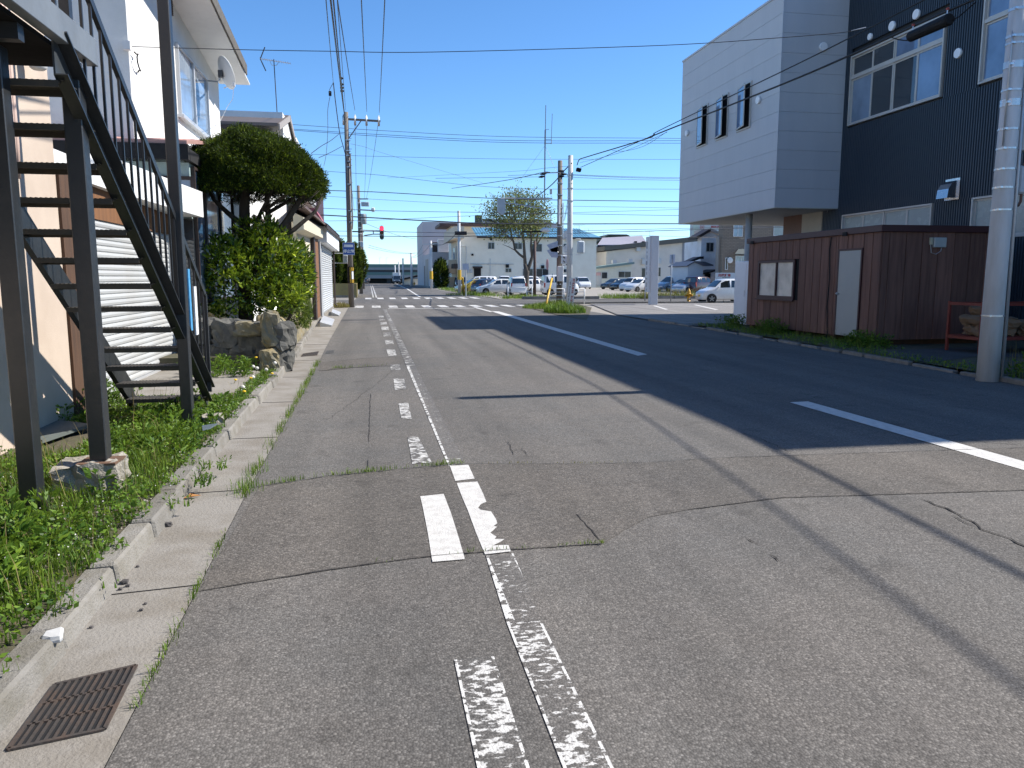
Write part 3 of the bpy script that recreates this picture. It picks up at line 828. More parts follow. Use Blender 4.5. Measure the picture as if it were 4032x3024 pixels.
# satellite dish
ds = thing('satellite_dish', (-3.95, 21.2, 6.5), 'white satellite dish on an arm at the white house corner', 'satellite dish')
dc = ax('A', 1945, 640, -3.35); dn = Vector((.80, .48, .36)).normalized()
mq = dn.to_track_quat('Z', 'Y').to_matrix().to_4x4()
mb = MB(); base = 0; rings = 7; nseg = 24
pf = [(.36 * i / rings, .09 * (i / rings) ** 2) for i in range(1, rings + 1)]
vs = [Vector((0, 0, 0))] + [Vector((r * math.cos(2 * math.pi * k / nseg), r * 1.06 * math.sin(2 * math.pi * k / nseg), h)) for r, h in pf for k in range(nseg)]
vs2 = [v + Vector((0, 0, -.012)) for v in vs]
V = [Matrix.Translation(dc) @ mq @ v for v in vs + vs2]; nb = len(vs)
Fs = [(0, 1 + k, 1 + (k + 1) % nseg) for k in range(nseg)]
for i in range(rings - 1):
    for k in range(nseg):
        a = 1 + i * nseg + k; b = 1 + i * nseg + (k + 1) % nseg
        Fs.append((a, b, b + nseg, a + nseg))
F2 = [tuple(reversed([q + nb for q in f])) for f in Fs]
o_ = 1 + (rings - 1) * nseg
Fr = [(o_ + k, o_ + (k + 1) % nseg, nb + o_ + (k + 1) % nseg, nb + o_ + k) for k in range(nseg)]
mb.add(V, Fs + F2 + Fr); mb.build('reflector', WHITE2, ds, True)
mb = MB(); mb.tube([(-3.96, 21.2, 6.5), (-3.65, 20.9, 6.42), dc - dn * .1 + Vector((0, 0, -.12)), dc - dn * .06], .022, 6); mb.build('mount_arm', GALV, ds)
mb = MB(); mb.cbox(dc - dn * .07, (.1, .12, .16)); mb.build('bracket', M('bracket_dark', (.06, .06, .065), .5), ds)
ln = ax('A', 2035, 735, -3.0)
lo2 = dc + mq.to_3x3() @ Vector((0, -.36, .09))
mb = MB(); mb.tube([dc + Vector((0, 0, -.33)), ln], .012, 6); mb.build('feed_arm', WHITE2, ds)
mb = MB(); mb.cbox(ln, (.06, .06, .09)); mb.build('feed_head', WHITE2, ds)
mb = MB(); mb.tube([ln + Vector((0, 0, -.05)), ln + Vector((-.05, .1, -.3)), ln + Vector((-.2, .3, -.42)), Vector((-3.97, 22.6, 5.75))], .006, 5); mb.build('cable', WHITE2, ds)
# service wire bracket on the white house
iw = ax('A', 1115, 405, -4.0)

# --- brown roofed house with aerial, behind
hd = thing('brown_roof_house', (-6, 31, 0), 'tan gabled house with brown sheet roof and tall TV aerial', 'house')
TANW = M('tan_wall', (.48, .37, .25), .85, var=.12, vs=1.5)
mb = MB(); mb.box((-11, 28.6, 0), (-3.45, 36, 6.4)); mb.build('wall', TANW, hd)
mb = MB(); mb.prism([(-3.44, 28.6, 6.4), (-3.44, 32, 7.3), (-3.44, 36, 6.4)], (-7.5, 0, 0)); mb.build('gable', TANW, hd)
ra, rb = Vector((-3.05, 28.1, 6.72)), Vector((-3.05, 32, 7.75))
mb = MB(); mb.prism([ra, rb, rb + Vector((0, 0, .1)), ra + Vector((0, 0, .1))], (-9, 0, 0)); rr_ = mb.build('roof', BROWNROOF, hd)
mb = MB(); mb.prism([rb, Vector((-3.05, 36.4, 6.4)), Vector((-3.05, 36.4, 6.5)), rb + Vector((0, 0, .1))], (-9, 0, 0)); mb.build('roof', BROWNROOF, hd)
mb = MB(); mb.box((-12, 28.06, 6.35), (-4.2, 28.2, 6.7)); mb.build('fascia', DKBROWN, hd)
mb = MB(); mb.beam((-3.0, 28.1, 6.7), (-3.0, 32.1, 7.76), .04, .2); mb.beam((-3.0, 32, 7.76), (-3.0, 36.4, 6.42), .04, .2); mb.build('bargeboard', M('grey_board', (.33, .30, .28), .7), hd)
an = thing('tv_aerial', (-3.1, 31, 7.4), 'tall TV aerial on a thin mast above the brown roof', 'aerial')
am = ay('W', 495, 720, 31); ab = ay('W', 532, 1290, 31)
mb = MB(); mb.tube([ab, am + Vector((0, 0, .25))], .018, 6); mb.build('mast', DKBROWN, an)
e0, e1 = ay('W', 345, 640, 31), ay('W', 672, 690, 31)
mb = MB(); mb.tube([e0, e1], .014, 5); mb.build('boom', GALV, an)
for i in range(14):
    p = e0.lerp(e1, i / 13)
    mb = MB(); mb.tube([p + Vector((0, -.17, .0)), p + Vector((0, .17, 0))], .007, 4); mb.build('element', GALV, an)
for s_ in (-1, 1):
    mb = MB(); mb.tube([e0, e0 + Vector((.18, 0, .42 * s_))], .02, 5); mb.build('reflector', DKBROWN, an)
mb = MB(); mb.tube([ay('W', 450, 665, 31), ay('W', 470, 710, 31), ay('W', 520, 712, 31), ay('W', 545, 680, 31)], .01, 5); mb.build('bracket', GALV, an)
mb = MB(); mb.box((-8.5, 36, 7.2), (-5.2, 39, 8.35)); hw_ = tag(mb.build('rooftop_block', M('pink_block', (.52, .45, .43), .8)), 'pale pinkish roof block showing over the brown roof', 'building')

# --- white shop with curved canopy
ws = thing('white_shop', (-5, 26, 0), 'plain white shop wall standing behind the clipped yew tree', 'building')
mb = MB(); mb.box((-9, 18.6, 0), (-2.9, 30.2, 4.5)); mb.build('wall', WHITEW, ws)
mb = MB(); mb.box((-9, 30.25, 0), (-3.1, 38.4, 7.6)); mb.build('rear_wall', WHITEW, ws)
mb = MB(); mb.box((-3.2, 28.4, 4.3), (-2.2, 31.6, 4.36)); mb.build('canopy_soffit', SOFFIT, ws)
mb = MB(); mb.prism([(-2.2, 28.4, 4.30), (-2.12, 28.4, 4.40), (-2.12, 28.4, 4.72), (-2.3, 28.4, 4.75), (-3.2, 28.4, 4.75), (-3.2, 28.4, 4.365), (-2.2, 28.4, 4.365)], (0, 3.2, 0)); mb.build('canopy', M('canopy_white', (.6, .6, .58), .6), ws)
mb = MB(); mb.tube([(-2.84, 30.3, .1), (-2.84, 30.3, 4.0), (-2.8, 30.3, 4.18), (-2.6, 30.3, 4.25), (-2.3, 30.3, 4.26)], .04, 8); mb.build('drain_pipe', WHITE2, ws, True)
for a in (20.4,):
    f = MB(); f.box((-2.905, a, 1.3), (-2.885, a + 1.6, 3.1)); f = f.build('window', GLASS, ws)
    mb = MB(); mb.box((-2.9, a + .76, 1.3), (-2.86, a + .84, 3.1)); mb.box((-2.9, a - .05, 1.24), (-2.85, a + 1.65, 1.3)); mb.box((-2.9, a - .05, 3.1), (-2.85, a + 1.65, 3.16)); mb.build('frame', DKBROWN, f)

# --- shop with cream awning box, roller shutter, sign box
sf = thing('shutter_shop', (-4, 34, 0), 'tiled roof shop with narrow white roller shutter and white sign box', 'shop')
CLAP = M('cream_cladding', (.62, .57, .45), .8, var=.12, vs=2)
mb = MB(); mb.box((-8, 30.3, 0), (-2.16, 42.2, 3.5)); mb.build('wall', CLAP, sf)
for i in range(26):
    mb = MB(); mb.box((-2.16, 23.3, .2 + i * .115), (-2.13 + .004 * (i % 2), 28.2, .308 + i * .115)); mb.build('clapboard', CLAP, sf)
mb = MB(); mb.box((-2.26, 23.3, .1), (-2.161, 28.2, 3.2)); mb.build('annex_wall', CLAP, sf)
mb = MB(); mb.box((-2.14, 29.0, .1), (-2.04, 31.0, 3.3)); mb.build('side_door', WOODO, sf)
mb = MB(); mb.box((-2.1, 28.3, .1), (-2.0, 28.9, 3.3)); mb.build('door_post', DKBROWN, sf)
mb = MB(); mb.box((-2.12, 31.1, .1), (-1.98, 32.0, 3.0)); mb.build('pier', M('grey_pier', (.33, .34, .35), .7), sf)
shp = MB(); shp.box((-2.15, 32.05, .12), (-2.07, 41.3, 2.95)); s2 = shp.build('shutter', SHUT, sf)
q = MB(); q.prism([(-2.068, 32.1, .0), (-2.05, 32.1, .02), (-2.045, 32.1, .055), (-2.068, 32.1, .085)], (0, 9.15, 0)); s0 = q.build('slat', SHUT, s2); s0.location.z += .14
for i in range(1, 30):
    o = bpy.data.objects.new('slat', s0.data); COL.objects.link(o); o.parent = s2; o.location = (0, 0, .14 + i * .0935)
sb = MB(); sb.box((-2.12, 31.6, 2.98), (-1.72, 42.6, 3.62)); sb.build('sign_box', WHITE2, sf, bevel=.02)
aw = MB(); aw.prism([(-2.14, 22.6, 2.86), (-1.86, 22.6, 2.95), (-1.86, 22.6, 3.28), (-2.14, 22.6, 3.42)], (0, 8.6, .18)); aw.build('awning_box', M('cream_metal', (.66, .60, .45), .5, var=.08), sf)
ROOFT = M('tile_brown', (.12, .075, .06), .6, var=.2, rnd=.12)
rp = MB(); rp.prism([(-1.7, 30.45, 3.56), (-1.7, 43.2, 3.72), (-4.2, 43.2, 5.2), (-4.2, 30.45, 4.9)], (0, 0, .07)); ro = rp.build('roof', ROOFT, sf)
rp = MB(); rp.prism([(-1.7, 20.6, 3.42), (-1.7, 30.4, 3.56), (-2.85, 30.4, 4.2), (-2.15, 23.5, 3.7)], (0, 0, .07)); rp.build('roof', ROOFT, sf)
for i in range(36):
    yy = 31.5 + i * .33; zz = 3.72 - (43.2 - yy) * .0132
    mb = MB(); mb.beam((-1.68, yy, zz + .10), (-4.1, yy, zz + 1.5), .09, .05); mb.build('roof_tile_row', ROOFT, ro)
mb = MB(); mb.beam((-1.66, 30, 3.52), (-1.66, 43.3, 3.66), .06, .12); mb.build('eave_gutter', DKBROWN, ro)
mb = MB(); mb.tube([(-1.66, 43.3, 3.62), (-1.75, 43.3, 3.45), (-1.95, 42.6, 3.3), (-1.98, 41.9, 3.1), (-1.98, 41.9, .25), (-1.9, 41.9, .15)], .05, 6); mb.build('drain_pipe', DKBROWN, sf)
mg = thing('maroon_building', (-5, 50, 0), 'tall dark maroon building edge above the tiled roof', 'building')
mb = MB(); mb.box((-9, 44, 0), (-3.0, 52, 6.9)); mb.build('wall', M('maroon_sheet', (.065, .018, .02), .55, var=.15), mg)
rr2 = thing('red_roof_house', (-4, 44, 0), 'small house with red sheet gable roof beside the maroon building', 'house')
mb = MB(); mb.prism([(-3.9, 43.4, 4.5), (-3.05, 43.4, 5.4), (-2.5, 43.4, 4.5)], (0, 4, 0)); mb.build('roof', M('red_sheet', (.40, .10, .10), .5, var=.1), rr2)
mb = MB(); mb.box((-3.8, 43.5, 0), (-2.6, 47.2, 4.5)); mb.build('wall', M('greige_wall', (.40, .34, .28), .8), rr2)
gs = MB(); gs.prism([(-3.5, 13.3, .0), (-1.9, 13.3, 0), (-2.2, 22, 0), (-2.6, 22, 0)], (0, 0, .3)); tag(gs.build('planter_soil', SOIL), 'earth bed inside the stone wall under the tree', 'soil', kind='structure')
pv = MB(); pv.prism([(-2.9, 30.2, .0), (-2.05, 24.5, 0), (-2.05, 42, 0), (-2.9, 42, 0)], (0, 0, .1)); tag(pv.build('shop_step', CONC), 'concrete step along the front of the shutter shop', 'step', kind='structure')

# ================================================================== RIGHT SIDE: office building
CORR = M('navy_corrugated', (.055, .072, .094), .42, .25, var=.12, vs=2.0, col2=(.055, .07, .09), c2a=.6, spec=.5)
PANEL = M('grey_cladding', (.50, .505, .525), .5, var=.06, vs=1.6, stretch=(1.2, 1.2, .25), col2=(.45, .46, .485), c2a=.5, rnd=.02, spec=.4)
PANEL2 = M('cladding_trim', (.5, .51, .54), .5, var=.06)
FRAME = M('champagne_alu', (.52, .49, .455), .42, .15, var=.08)
FROST = M('frosted_glass', (.34, .38, .36), .25, var=.06, vs=.7, col2=(.26, .30, .29), c2a=.5, spec=.6)
DISC = M('vent_white', (.85, .85, .86), .4, var=.05)
ob = thing('office_building', (18, 20, 0), 'navy corrugated office building with an overhanging pale grey box', 'building')
X1 = 15.65
mb = MB(); mb.box((X1 + .06, 6.9, 0), (30, 27.95, 4.0)); mb.build('ground_core', M('navy_core', (.02, .024, .03), .7), ob)
mb = MB(); mb.box((X1 + .06, 6.9, 4.01), (30, 32.4, 11.35)); mb.build('core', M('navy_core', (.02, .024, .03), .7), ob)
# corrugated sheets, one mesh each (a rolled sheet is a single piece)
def corr(y0, y1, z0, z1, pitch=.0875):
    n = int((y1 - y0) / pitch); V = []; Fc = []
    prof = []
    for i in range(n):
        a = y0 + i * pitch
        prof += [(a, 0.0), (a + pitch * .42, 0.0), (a + pitch * .52, -.045), (a + pitch * .90, -.045)]
    prof.append((y0 + n * pitch, 0.0))
    for (yy, dx) in prof:
        V += [(X1 + dx, yy, z0), (X1 + dx, yy, z1)]
    for i in range(len(prof) - 1):
        Fc.append((2 * i, 2 * i + 2, 2 * i + 3, 2 * i + 1))
    mb = MB(); mb.add(V, Fc); return mb.build('corrugated_sheet', CORR, ob)
WY0, WY1 = 19.72, 24.05
corr(6.9, 25.2, 9.0, 11.4); corr(6.9, 25.2, 3.70, 6.50)
corr(18.42, 19.72, 6.5, 9.0); corr(6.9, 16.6, 6.5, 9.0); corr(24.05, 25.2, 6.5, 9.0)
corr(6.9, 16.3, .1, 3.7); corr(18.3, 19.72, .1, 3.7); corr(24.05, 25.25, .1, 3.7); corr(19.72, 24.05, .1, 2.9); corr(16.3, 18.3, .1, 2.6)
mb = MB(); mb.box((X1 - .05, 6.9, 11.4), (X1 + .3, 25.2, 11.5)); mb.build('coping', PANEL2, ob)
def window(y0, y1, z0, z1, cols, transom=None, glass=GLASS, dark=(), x=X1, frame=FRAME, nm='window', par=ob, sx=-1):
    w_ = thing('tmp', (x, (y0 + y1) / 2, z0), '', '') if False else None
    g_ = MB(); g_.box((x + .03, y0, z0), (x + .05, y1, z1)); wo = g_.build(nm, frame, par)
    mb = MB()
    mb.box((x - .07, y0 - .05, z0 - .05), (x + .028, y1 + .05, z0)); mb.box((x - .07, y0 - .05, z1), (x + .028, y1 + .05, z1 + .05))
    mb.box((x - .07, y0 - .05, z0), (x + .028, y0, z1)); mb.box((x - .07, y1, z0), (x + .028, y1 + .05, z1))
    if transom: mb.box((x - .05, y0, transom - .045), (x + .028, y1, transom + .045))
    mb.build('frame', frame, wo)
    wd = (y1 - y0) / cols
    rows = [(z0, z1)] if not transom else [(z0, transom - .045), (transom + .045, z1)]
    for ri, (a, b) in enumerate(rows):
        for c in range(cols):
            ya, yb = y0 + c * wd, y0 + (c + 1) * wd
            dx = .012 if (c % 2) else -.008
            gl = glass[(ri, c)] if isinstance(glass, dict) else glass
            pm = MB(); pm.box((x + .008 + dx, ya + .05, a + .05), (x + .016 + dx, yb - .05, b - .05)); pm.build('pane', gl, wo)
            sh_ = MB()
            for (p, q, r, s_) in ((ya + .004, ya + .05, a + .004, b - .004), (yb - .05, yb - .004, a + .004, b - .004), (ya + .05, yb - .05, a + .004, a + .05), (ya + .05, yb - .05, b - .05, b - .004)):
                sh_.box((x - .012 + dx, p, r), (x + .020 + dx, q, s_))
            sh_.build('sash', frame, wo)
    return wo
SKYG = glassmat('window_glass_sky_bright', (.10, .15, .24), .03, 1.0)  # base colour tinted blue as if the pane mirrored the sky
gd = {(r, c): GLASS for r in (0, 1) for c in range(4)}
gd[(0, 0)] = SKYG; gd[(1, 0)] = SKYG; gd[(1, 1)] = SKYG; gd[(0, 3)] = GLASSB
window(19.80, 23.97, 6.62, 8.72, 4, 8.08, gd)
window(16.7, 18.33, 6.62, 9.4, 2, 8.1, {(0, 0): SKYG, (1, 0): SKYG, (0, 1): SKYG, (1, 1): SKYG})
window(19.80, 23.97, 2.95, 3.64, 4, None, FROST)
window(16.4, 18.22, 2.65, 3.64, 2, None, FROST)
def disc(c, r, axis='X', par=ob, sgn=-1):
    mb = MB(); mb.lathe(c, [(r * .8, 0), (r, .03 * sgn), (r, .07 * sgn), (r * .96, .085 * sgn), (r * .3, .09 * sgn)], 20, axis); return mb.build('round_vent', DISC, par, False)
disc((X1 - .02, 23.05, 9.11), .105); disc((X1 - .02, 22.0, 9.11), .14); disc((X1 - .02, 20.94, 9.11), .14); disc((X1 - .02, 19.16, 7.56), .13)
# hooded outlet
hd_ = MB(); hd_.prism([(X1 - .02, 18.80, 4.22), (X1 - .12, 18.80, 4.2), (X1 - .25, 18.80, 4.12), (X1 - .34, 18.80, 3.98), (X1 - .37, 18.80, 3.74), (X1 - .02, 18.80, 3.74)], (0, .42, 0)); hd_.build('vent_hood', M('stainless', (.5, .5, .52), .16, .95, var=.05), ob)
mb = MB(); mb.box((X1 - .062, 18.74, 3.70), (X1 - .048, 19.28, 4.27)); mb.build('hood_flange', M('stainless', (.5, .5, .52), .16, .95), ob)
# --- grey overhanging box, panels row by row
BX0, BX1, BY0, BY1, BZ0, BZ1 = 13.28, 15.62, 24.3, 32.6, 3.95, 10.72
bx = MB(); bx.box((BX0 + .03, BY0 + .03, BZ0 + .02), (24, BY1 - .03, BZ1 - .02)); bx.build('box_core', M('panel_joint', (.13, .14, .16), .8), ob)
nr = 11; ph = (BZ1 - BZ0) / nr
for i in range(nr):
    z0 = BZ0 + i * ph + .0035; z1 = z0 + ph - .007
    mb = MB(); mb.box((BX0, BY0 + .02, z0), (BX0 + .028, BY1, z1)); mb.build('cladding_panel', PANEL, ob)
    mb = MB(); mb.box((BX0 + .02, BY0, z0), (BX1, BY0 + .028, z1)); mb.build('cladding_panel', PANEL, ob)
    mb = MB(); mb.box((BX0 + .02, BY1 - .026, z0), (24, BY1 + .002, z1)); mb.build('cladding_panel', PANEL, ob)
mb = MB(); mb.box((BX0 - .012, BY0 - .012, BZ0), (BX0 + .019, BY0 + .019, BZ1)); mb.build('corner_trim', PANEL2, ob)
mb = MB(); mb.box((BX1 + .001, BY0 - .012, BZ0), (BX1 + .03, BY0 + .019, BZ1)); mb.build('corner_trim', PANEL2, ob)
mb = MB(); mb.box((BX0 - .03, BY0 - .03, BZ1), (24, BY1 + .03, BZ1 + .07)); mb.build('coping', PANEL2, ob)
mb = MB(); mb.box((BX0 + .005, BY0 + .005, BZ0 - .03), (24, BY1 - .005, BZ0 + .018)); mb.build('soffit', M('soffit_slats', (.55, .55, .52), .7, var=.1, vs=2, stretch=(1, 20, 1)), ob)
for i in range(30):
    mb = MB(); mb.box((BX0 + .1 , BY0 + .15 + i * .27, BZ0 - .036), (23, BY0 + .17 + i * .27, BZ0 - .0305)); mb.build('soffit_groove', M('groove', (.3, .3, .29), .8), ob)
for (ya, yb) in ((26.24, 27.28), (28.02, 29.08), (29.83, 30.85)):
    z0, z1 = 6.87, 8.46
    g_ = MB(); g_.box((BX0 - .012, ya + .05, z0 + .05), (BX0 - .003, yb - .05, z1 - .05)); wo = g_.build('casement', BLACK, ob)
    mb = MB()
    for (p, q, r, s_) in ((ya, ya + .05, z0, z1), (yb - .05, yb, z0, z1), (ya + .05, yb - .05, z0, z0 + .05), (ya + .05, yb - .05, z1 - .05, z1)):
        mb.box((BX0 - .05, p, r), (BX0 - .003, q, s_))
    mb.build('frame', FRAME, wo)
    # sash hinged at the far jamb, swung out a little
    mt = Matrix.Translation((BX0 - .055, yb - .06, 0)) @ Matrix.Rotation(rad(-11), 4, 'Z')
    ws_ = yb - ya - .14
    pn = MB(); pn.box((-.008, -ws_ + .05, z0 + .12), (0, -.05, z1 - .12), mt); pn.build('pane', SKYG, wo)
    sh_ = MB()
    for (p, q, r, s_) in ((-ws_, -ws_ + .05, z0 + .07, z1 - .07), (-.05, 0, z0 + .07, z1 - .07), (-ws_ + .05, -.05, z0 + .07, z0 + .12), (-ws_ + .05, -.05, z1 - .12, z1 - .07)):
        sh_.box((-.022, p, r), (.012, q, s_), mt)
    sh_.build('sash', FRAME, wo)
disc((BX0 - .002, 25.67, 7.67), .13); disc((BX0 - .002, 31.84, 7.66), .13)
disc((14.72, BY0 - .002, 9.1), .14, 'Y')
# under the overhang
mb = MB(); mb.cyl((13.75, 26.98, 0), (13.75, 26.98, BZ0 - .03), .125, 16); mb.build('column', M('column_grey', (.40, .40, .385), .6), ob, True)
mb = MB(); mb.box((X1 + .0, 26.6, .05), (X1 + .055, 27.9, BZ0 - .03)); mb.build('entrance_panel', M('rust_panel', (.13, .045, .02), .5, var=.2, vs=2), ob)
mb = MB(); mb.box((X1 + .0, 25.3, .05), (X1 + .055, 26.6, BZ0 - .03)); mb.build('side_panel', M('beige_panel', (.42, .39, .33), .7), ob)
mb = MB(); mb.box((X1 - .02, 24.9, 3.86), (X1 + .0, 25.0, 3.98)); mb.build('sensor_lamp', DISC, ob)

# --- white cabinet by the shed
wc = thing('white_cabinet', (11.9, 23.4, 0), 'tall plain white metal cabinet standing at the far end of the shed', 'cabinet')
mb = MB(); mb.box((11.75, 22.98, .1), (12.35, 23.9, 2.13)); mb.build('body', M('cabinet_white', (.86, .87, .9), .45, var=.05), wc, bevel=.015)
mb = MB(); mb.box((11.738, 23.1, .22), (11.749, 23.84, 2.06)); mb.build('door', M('cabinet_white', (.62, .64, .68), .45), wc)
mb = MB(); mb.box((11.733, 23.14, 1.0), (11.738, 23.17, 1.2)); mb.build('handle', ALU, wc)

# --- wooden shed
PLK = M('stained_planks', (.215, .108, .078), .75, var=.4, vs=1.5, stretch=(9, 9, .55), col2=(.095, .045, .034), c2a=.8, rnd=.2, bump=.25, bs=14)
MAROON = M('maroon_fascia', (.055, .018, .02), .5, var=.1)
SX, SY0, SY1, SZ0, SZ1 = 11.2, 15.7, 21.9, .2, 2.62
sd = thing('wooden_shed', (12.5, 18.8, 0), 'brown timber plank shed with white door and small window', 'shed')
mb = MB(); mb.box((SX + .03, SY0 + .03, SZ0), (14.1, SY1 - .03, SZ1)); mb.build('core', BLACK, sd)
DY0, DY1, DZ1 = 16.37, 17.28, 2.24
WA, WB, WZ0, WZ1 = 19.27, 21.23, 1.04, 2.06
edges = [21.9, 21.6, 21.23, 20.86, 20.5, 20.13, 19.76, 19.42, 19.08, 18.74, 18.4, 18.06, 17.72, 17.42]
def plank(y0, y1, z0, z1):
    mb = MB(); dx = RND.uniform(-.004, .004); mb.box((SX + dx, y0 + .011, z0), (SX + .028, y1 - .011, z1)); return mb.build('plank', PLK, sd, bevel=.003)
for a, b in zip(edges, edges[1:]):
    if b >= WA - .2 and a <= WB + .4 and not (b > WB - .02) and not (a < WA + .1):
        plank(b, a, SZ0, WZ0 - .04); plank(b, a, WZ1 + .04, SZ1)
    else:
        plank(b, a, SZ0, SZ1)
for a, b in ((17.42, 17.32),): plank(b, a, SZ0, SZ1)
for a, b in ((17.32, 16.95), (16.95, 16.76), (16.76, 16.33)): plank(b, a, DZ1 + .05, SZ1)
for a, b in ((16.33, 16.0), (16.0, 15.7)): plank(b, a, SZ0, SZ1)
x = SX
for wd in (.2, .42, .41, .4, .42, .4, .41, .3):
    mb = MB(); dy = RND.uniform(-.004, .004); mb.box((x + .008 + (.03 if x == SX else 0), SY0 + dy, SZ0), (min(x + wd, 14.12) - .008, SY0 + .028, SZ1)); mb.build('plank', PLK, sd, bevel=.003); x += wd
for i in range(8):
    mb = MB(); mb.box((SX + .05 + i * .36, SY1 - .028, SZ0), (SX + .40 + i * .36, SY1, SZ1)); mb.build('plank', PLK, sd)
mb = MB(); mb.box((SX - .06, SY0 - .06, SZ1), (14.2, SY1 + .06, SZ1 + .15)); mb.build('roof_band', MAROON, sd, bevel=.008)
for yy in (16.9, 21.5):
    mb = MB(); mb.box((SX - .09, yy, SZ1 - .03), (SX - .062, yy + .16, SZ1 + .06)); mb.build('gutter_clip', BLACK, sd)
dr = MB(); dr.box((SX - .01, DY0 + .03, .22), (SX + .025, DY1 - .03, DZ1)); dr = dr.build('door', M('grey_door', (.38, .39, .37), .5, var=.06, vs=1.5), sd)
mb = MB(); mb.box((SX - .02, DY0 - .02, .2), (SX + .02, DY0 + .026, DZ1 + .05)); mb.box((SX - .02, DY1 - .026, .2), (SX + .02, DY1 + .02, DZ1 + .05)); mb.box((SX - .02, DY0 + .026, DZ1 + .004), (SX + .02, DY1 - .026, DZ1 + .05)); mb.build('frame', MAROON, dr)
mb = MB(); mb.cyl((SX - .01, DY1 - .1, 1.22), (SX - .055, DY1 - .1, 1.22), .012, 8); mb.lathe((SX - .07, DY1 - .1, 1.22), [(.015, -.03), (.03, -.01), (.03, .01), (.02, .02)], 10, 'X'); mb.build('handle', GALV, dr, True)
wn = MB(); wn.box((SX + .014, WA + .05, WZ0 + .06), (SX + .02, WB - .05, WZ1 - .04)); wn = wn.build('window', M('curtain_glass', (.66, .65, .60), .2, var=.3, vs=1.6, col2=(.34, .34, .32), c2a=.8, spec=.9), sd)
mb = MB()
for (p, q, r, s_) in ((WA - .03, WA + .05, WZ0 - .03, WZ1 + .03), (WB - .05, WB + .03, WZ0 - .03, WZ1 + .03), (WA + .05, WB - .05, WZ0 - .03, WZ0 + .06), (WA + .05, WB - .05, WZ1 - .04, WZ1 + .03), (20.18, 20.23, WZ0 + .06, WZ1 - .04)):
    mb.box((SX - .035, p, r), (SX + .012, q, s_))
mb.build('frame', MAROON, wn)
mb = MB(); mb.box((SX - .07, WA - .06, WZ0 - .07), (SX - .036, WB + .06, WZ0 - .03)); mb.build('sill', MAROON, wn)
mb = MB(); mb.tube([(SX - .03, 17.6, 2.6), (SX - .03, 17.64, 2.3), (SX - .03, 17.58, 1.6), (SX - .03, 17.62, .9), (SX - .03, 17.55, .2), (SX - .08, 17.5, .1)], .014, 6); mb.build('cable', BLACK, sd)
for yy in (15.9, 17.4, 19, 20.5, 21.6):
    mb = MB(); mb.box((SX + .06, yy, .06), (14, yy + .18, .2)); mb.build('sleeper', WOODB, sd)
mb = MB(); mb.box((12.47, SY0 - .08, 2.28), (12.78, SY0 - .005, 2.5)); mb.build('lamp_box', M('lamp_clear', (.42, .46, .45), .3), sd, bevel=.012)
mb = MB(); mb.box((12.38, SY0 - .06, 2.34), (12.45, SY0 - .005, 2.5)); mb.build('switch_box', M('cream_plastic', (.5, .46, .33), .5), sd, bevel=.008)
mb = MB(); mb.tube([(12.41, SY0 - .03, 2.34), (12.44, SY0 - .03, 2.16), (12.56, SY0 - .03, 2.13), (12.68, SY0 - .03, 2.2), (12.7, SY0 - .03, 2.29)], .009, 5); mb.build('cord', GALV, sd)

# --- concrete utility pole on the right
CPOLE = M('pole_concrete', (.60, .615, .63), .75, var=.2, vs=1.4, stretch=(3, 3, .5), col2=(.40, .395, .375), c2a=.7, bump=.2, bs=60)
BAND = M('steel_band', (.55, .57, .6), .3, .8, var=.1)
pr_ = thing('concrete_pole', (9.45, 10.45, 0), 'thick grey concrete utility pole with metal bands at right', 'utility pole')
PH = 8.0
mb = MB(); mb.tube([(9.45, 10.45, -.1), (9.45, 10.45, 3), (9.45, 10.45, PH)], [.158, .142, .115], 28); mb.build('shaft', CPOLE, pr_, True)
mb = MB(); mb.tube([(9.598, 10.33, .05), (9.582, 10.345, 3), (9.562, 10.36, 6.4)], .024, 8); mb.build('conduit', GALV, pr_, True)
mb = MB(); mb.tube([(9.305, 10.37, 3.55), (9.315, 10.38, 5.05), (9.34, 10.41, 5.2)], .013, 6); mb.build('thin_conduit', GALV, pr_, True)
def prad(z): return .158 - (.016 * z / 3 if z < 3 else .016 + .027 * (z - 3) / 5)
for zz, hh in ((1.02, .012), (2.62, .014), (2.95, .014), (3.22, .014), (3.52, .014), (3.80, .014), (4.18, .05), (4.36, .014), (4.72, .05), (5.02, .014), (5.12, .02), (5.5, .02), (6.05, .02)):
    r_ = prad(zz)
    mb = MB(); mb.lathe((9.45, 10.45, zz), [(r_ + .001, -hh), (r_ + .008, -hh), (r_ + .008, hh), (r_ + .001, hh)], 28); bd = mb.build('band', BAND, pr_)
    mb = MB(); mb.cbox((9.45 - r_ * .8 - .02, 10.45 - r_ * .7, zz), (.05, .03, .03)); mb.build('buckle', BAND, bd)
mb = MB(); mb.box((9.66, 10.40, 3.5), (9.84, 10.56, 4.02)); mb.build('meter_box', M('box_cream', (.46, .46, .44), .5), pr_, bevel=.012)
mb = MB(); mb.box((9.65, 10.38, 2.86), (9.82, 10.54, 3.28)); mb.build('switch_box', M('box_grey', (.45, .48, .52), .5), pr_, bevel=.03)
mb = MB(); mb.lathe((9.86, 10.62, 4.3), [(.14, 0), (.16, .05), (.16, .8), (.14, .86)], 16); mb.build('terminal_drum', M('drum_grey', (.32, .34, .36), .5), pr_, True)
mb = MB(); mb.tube([(9.7, 10.42, 4.02), (9.75, 10.4, 4.12), (9.9, 10.4, 4.18), (10.2, 10.5, 4.3)], .016, 6); mb.build('red_cable', M('red_rubber', (.22, .035, .02), .5), pr_)
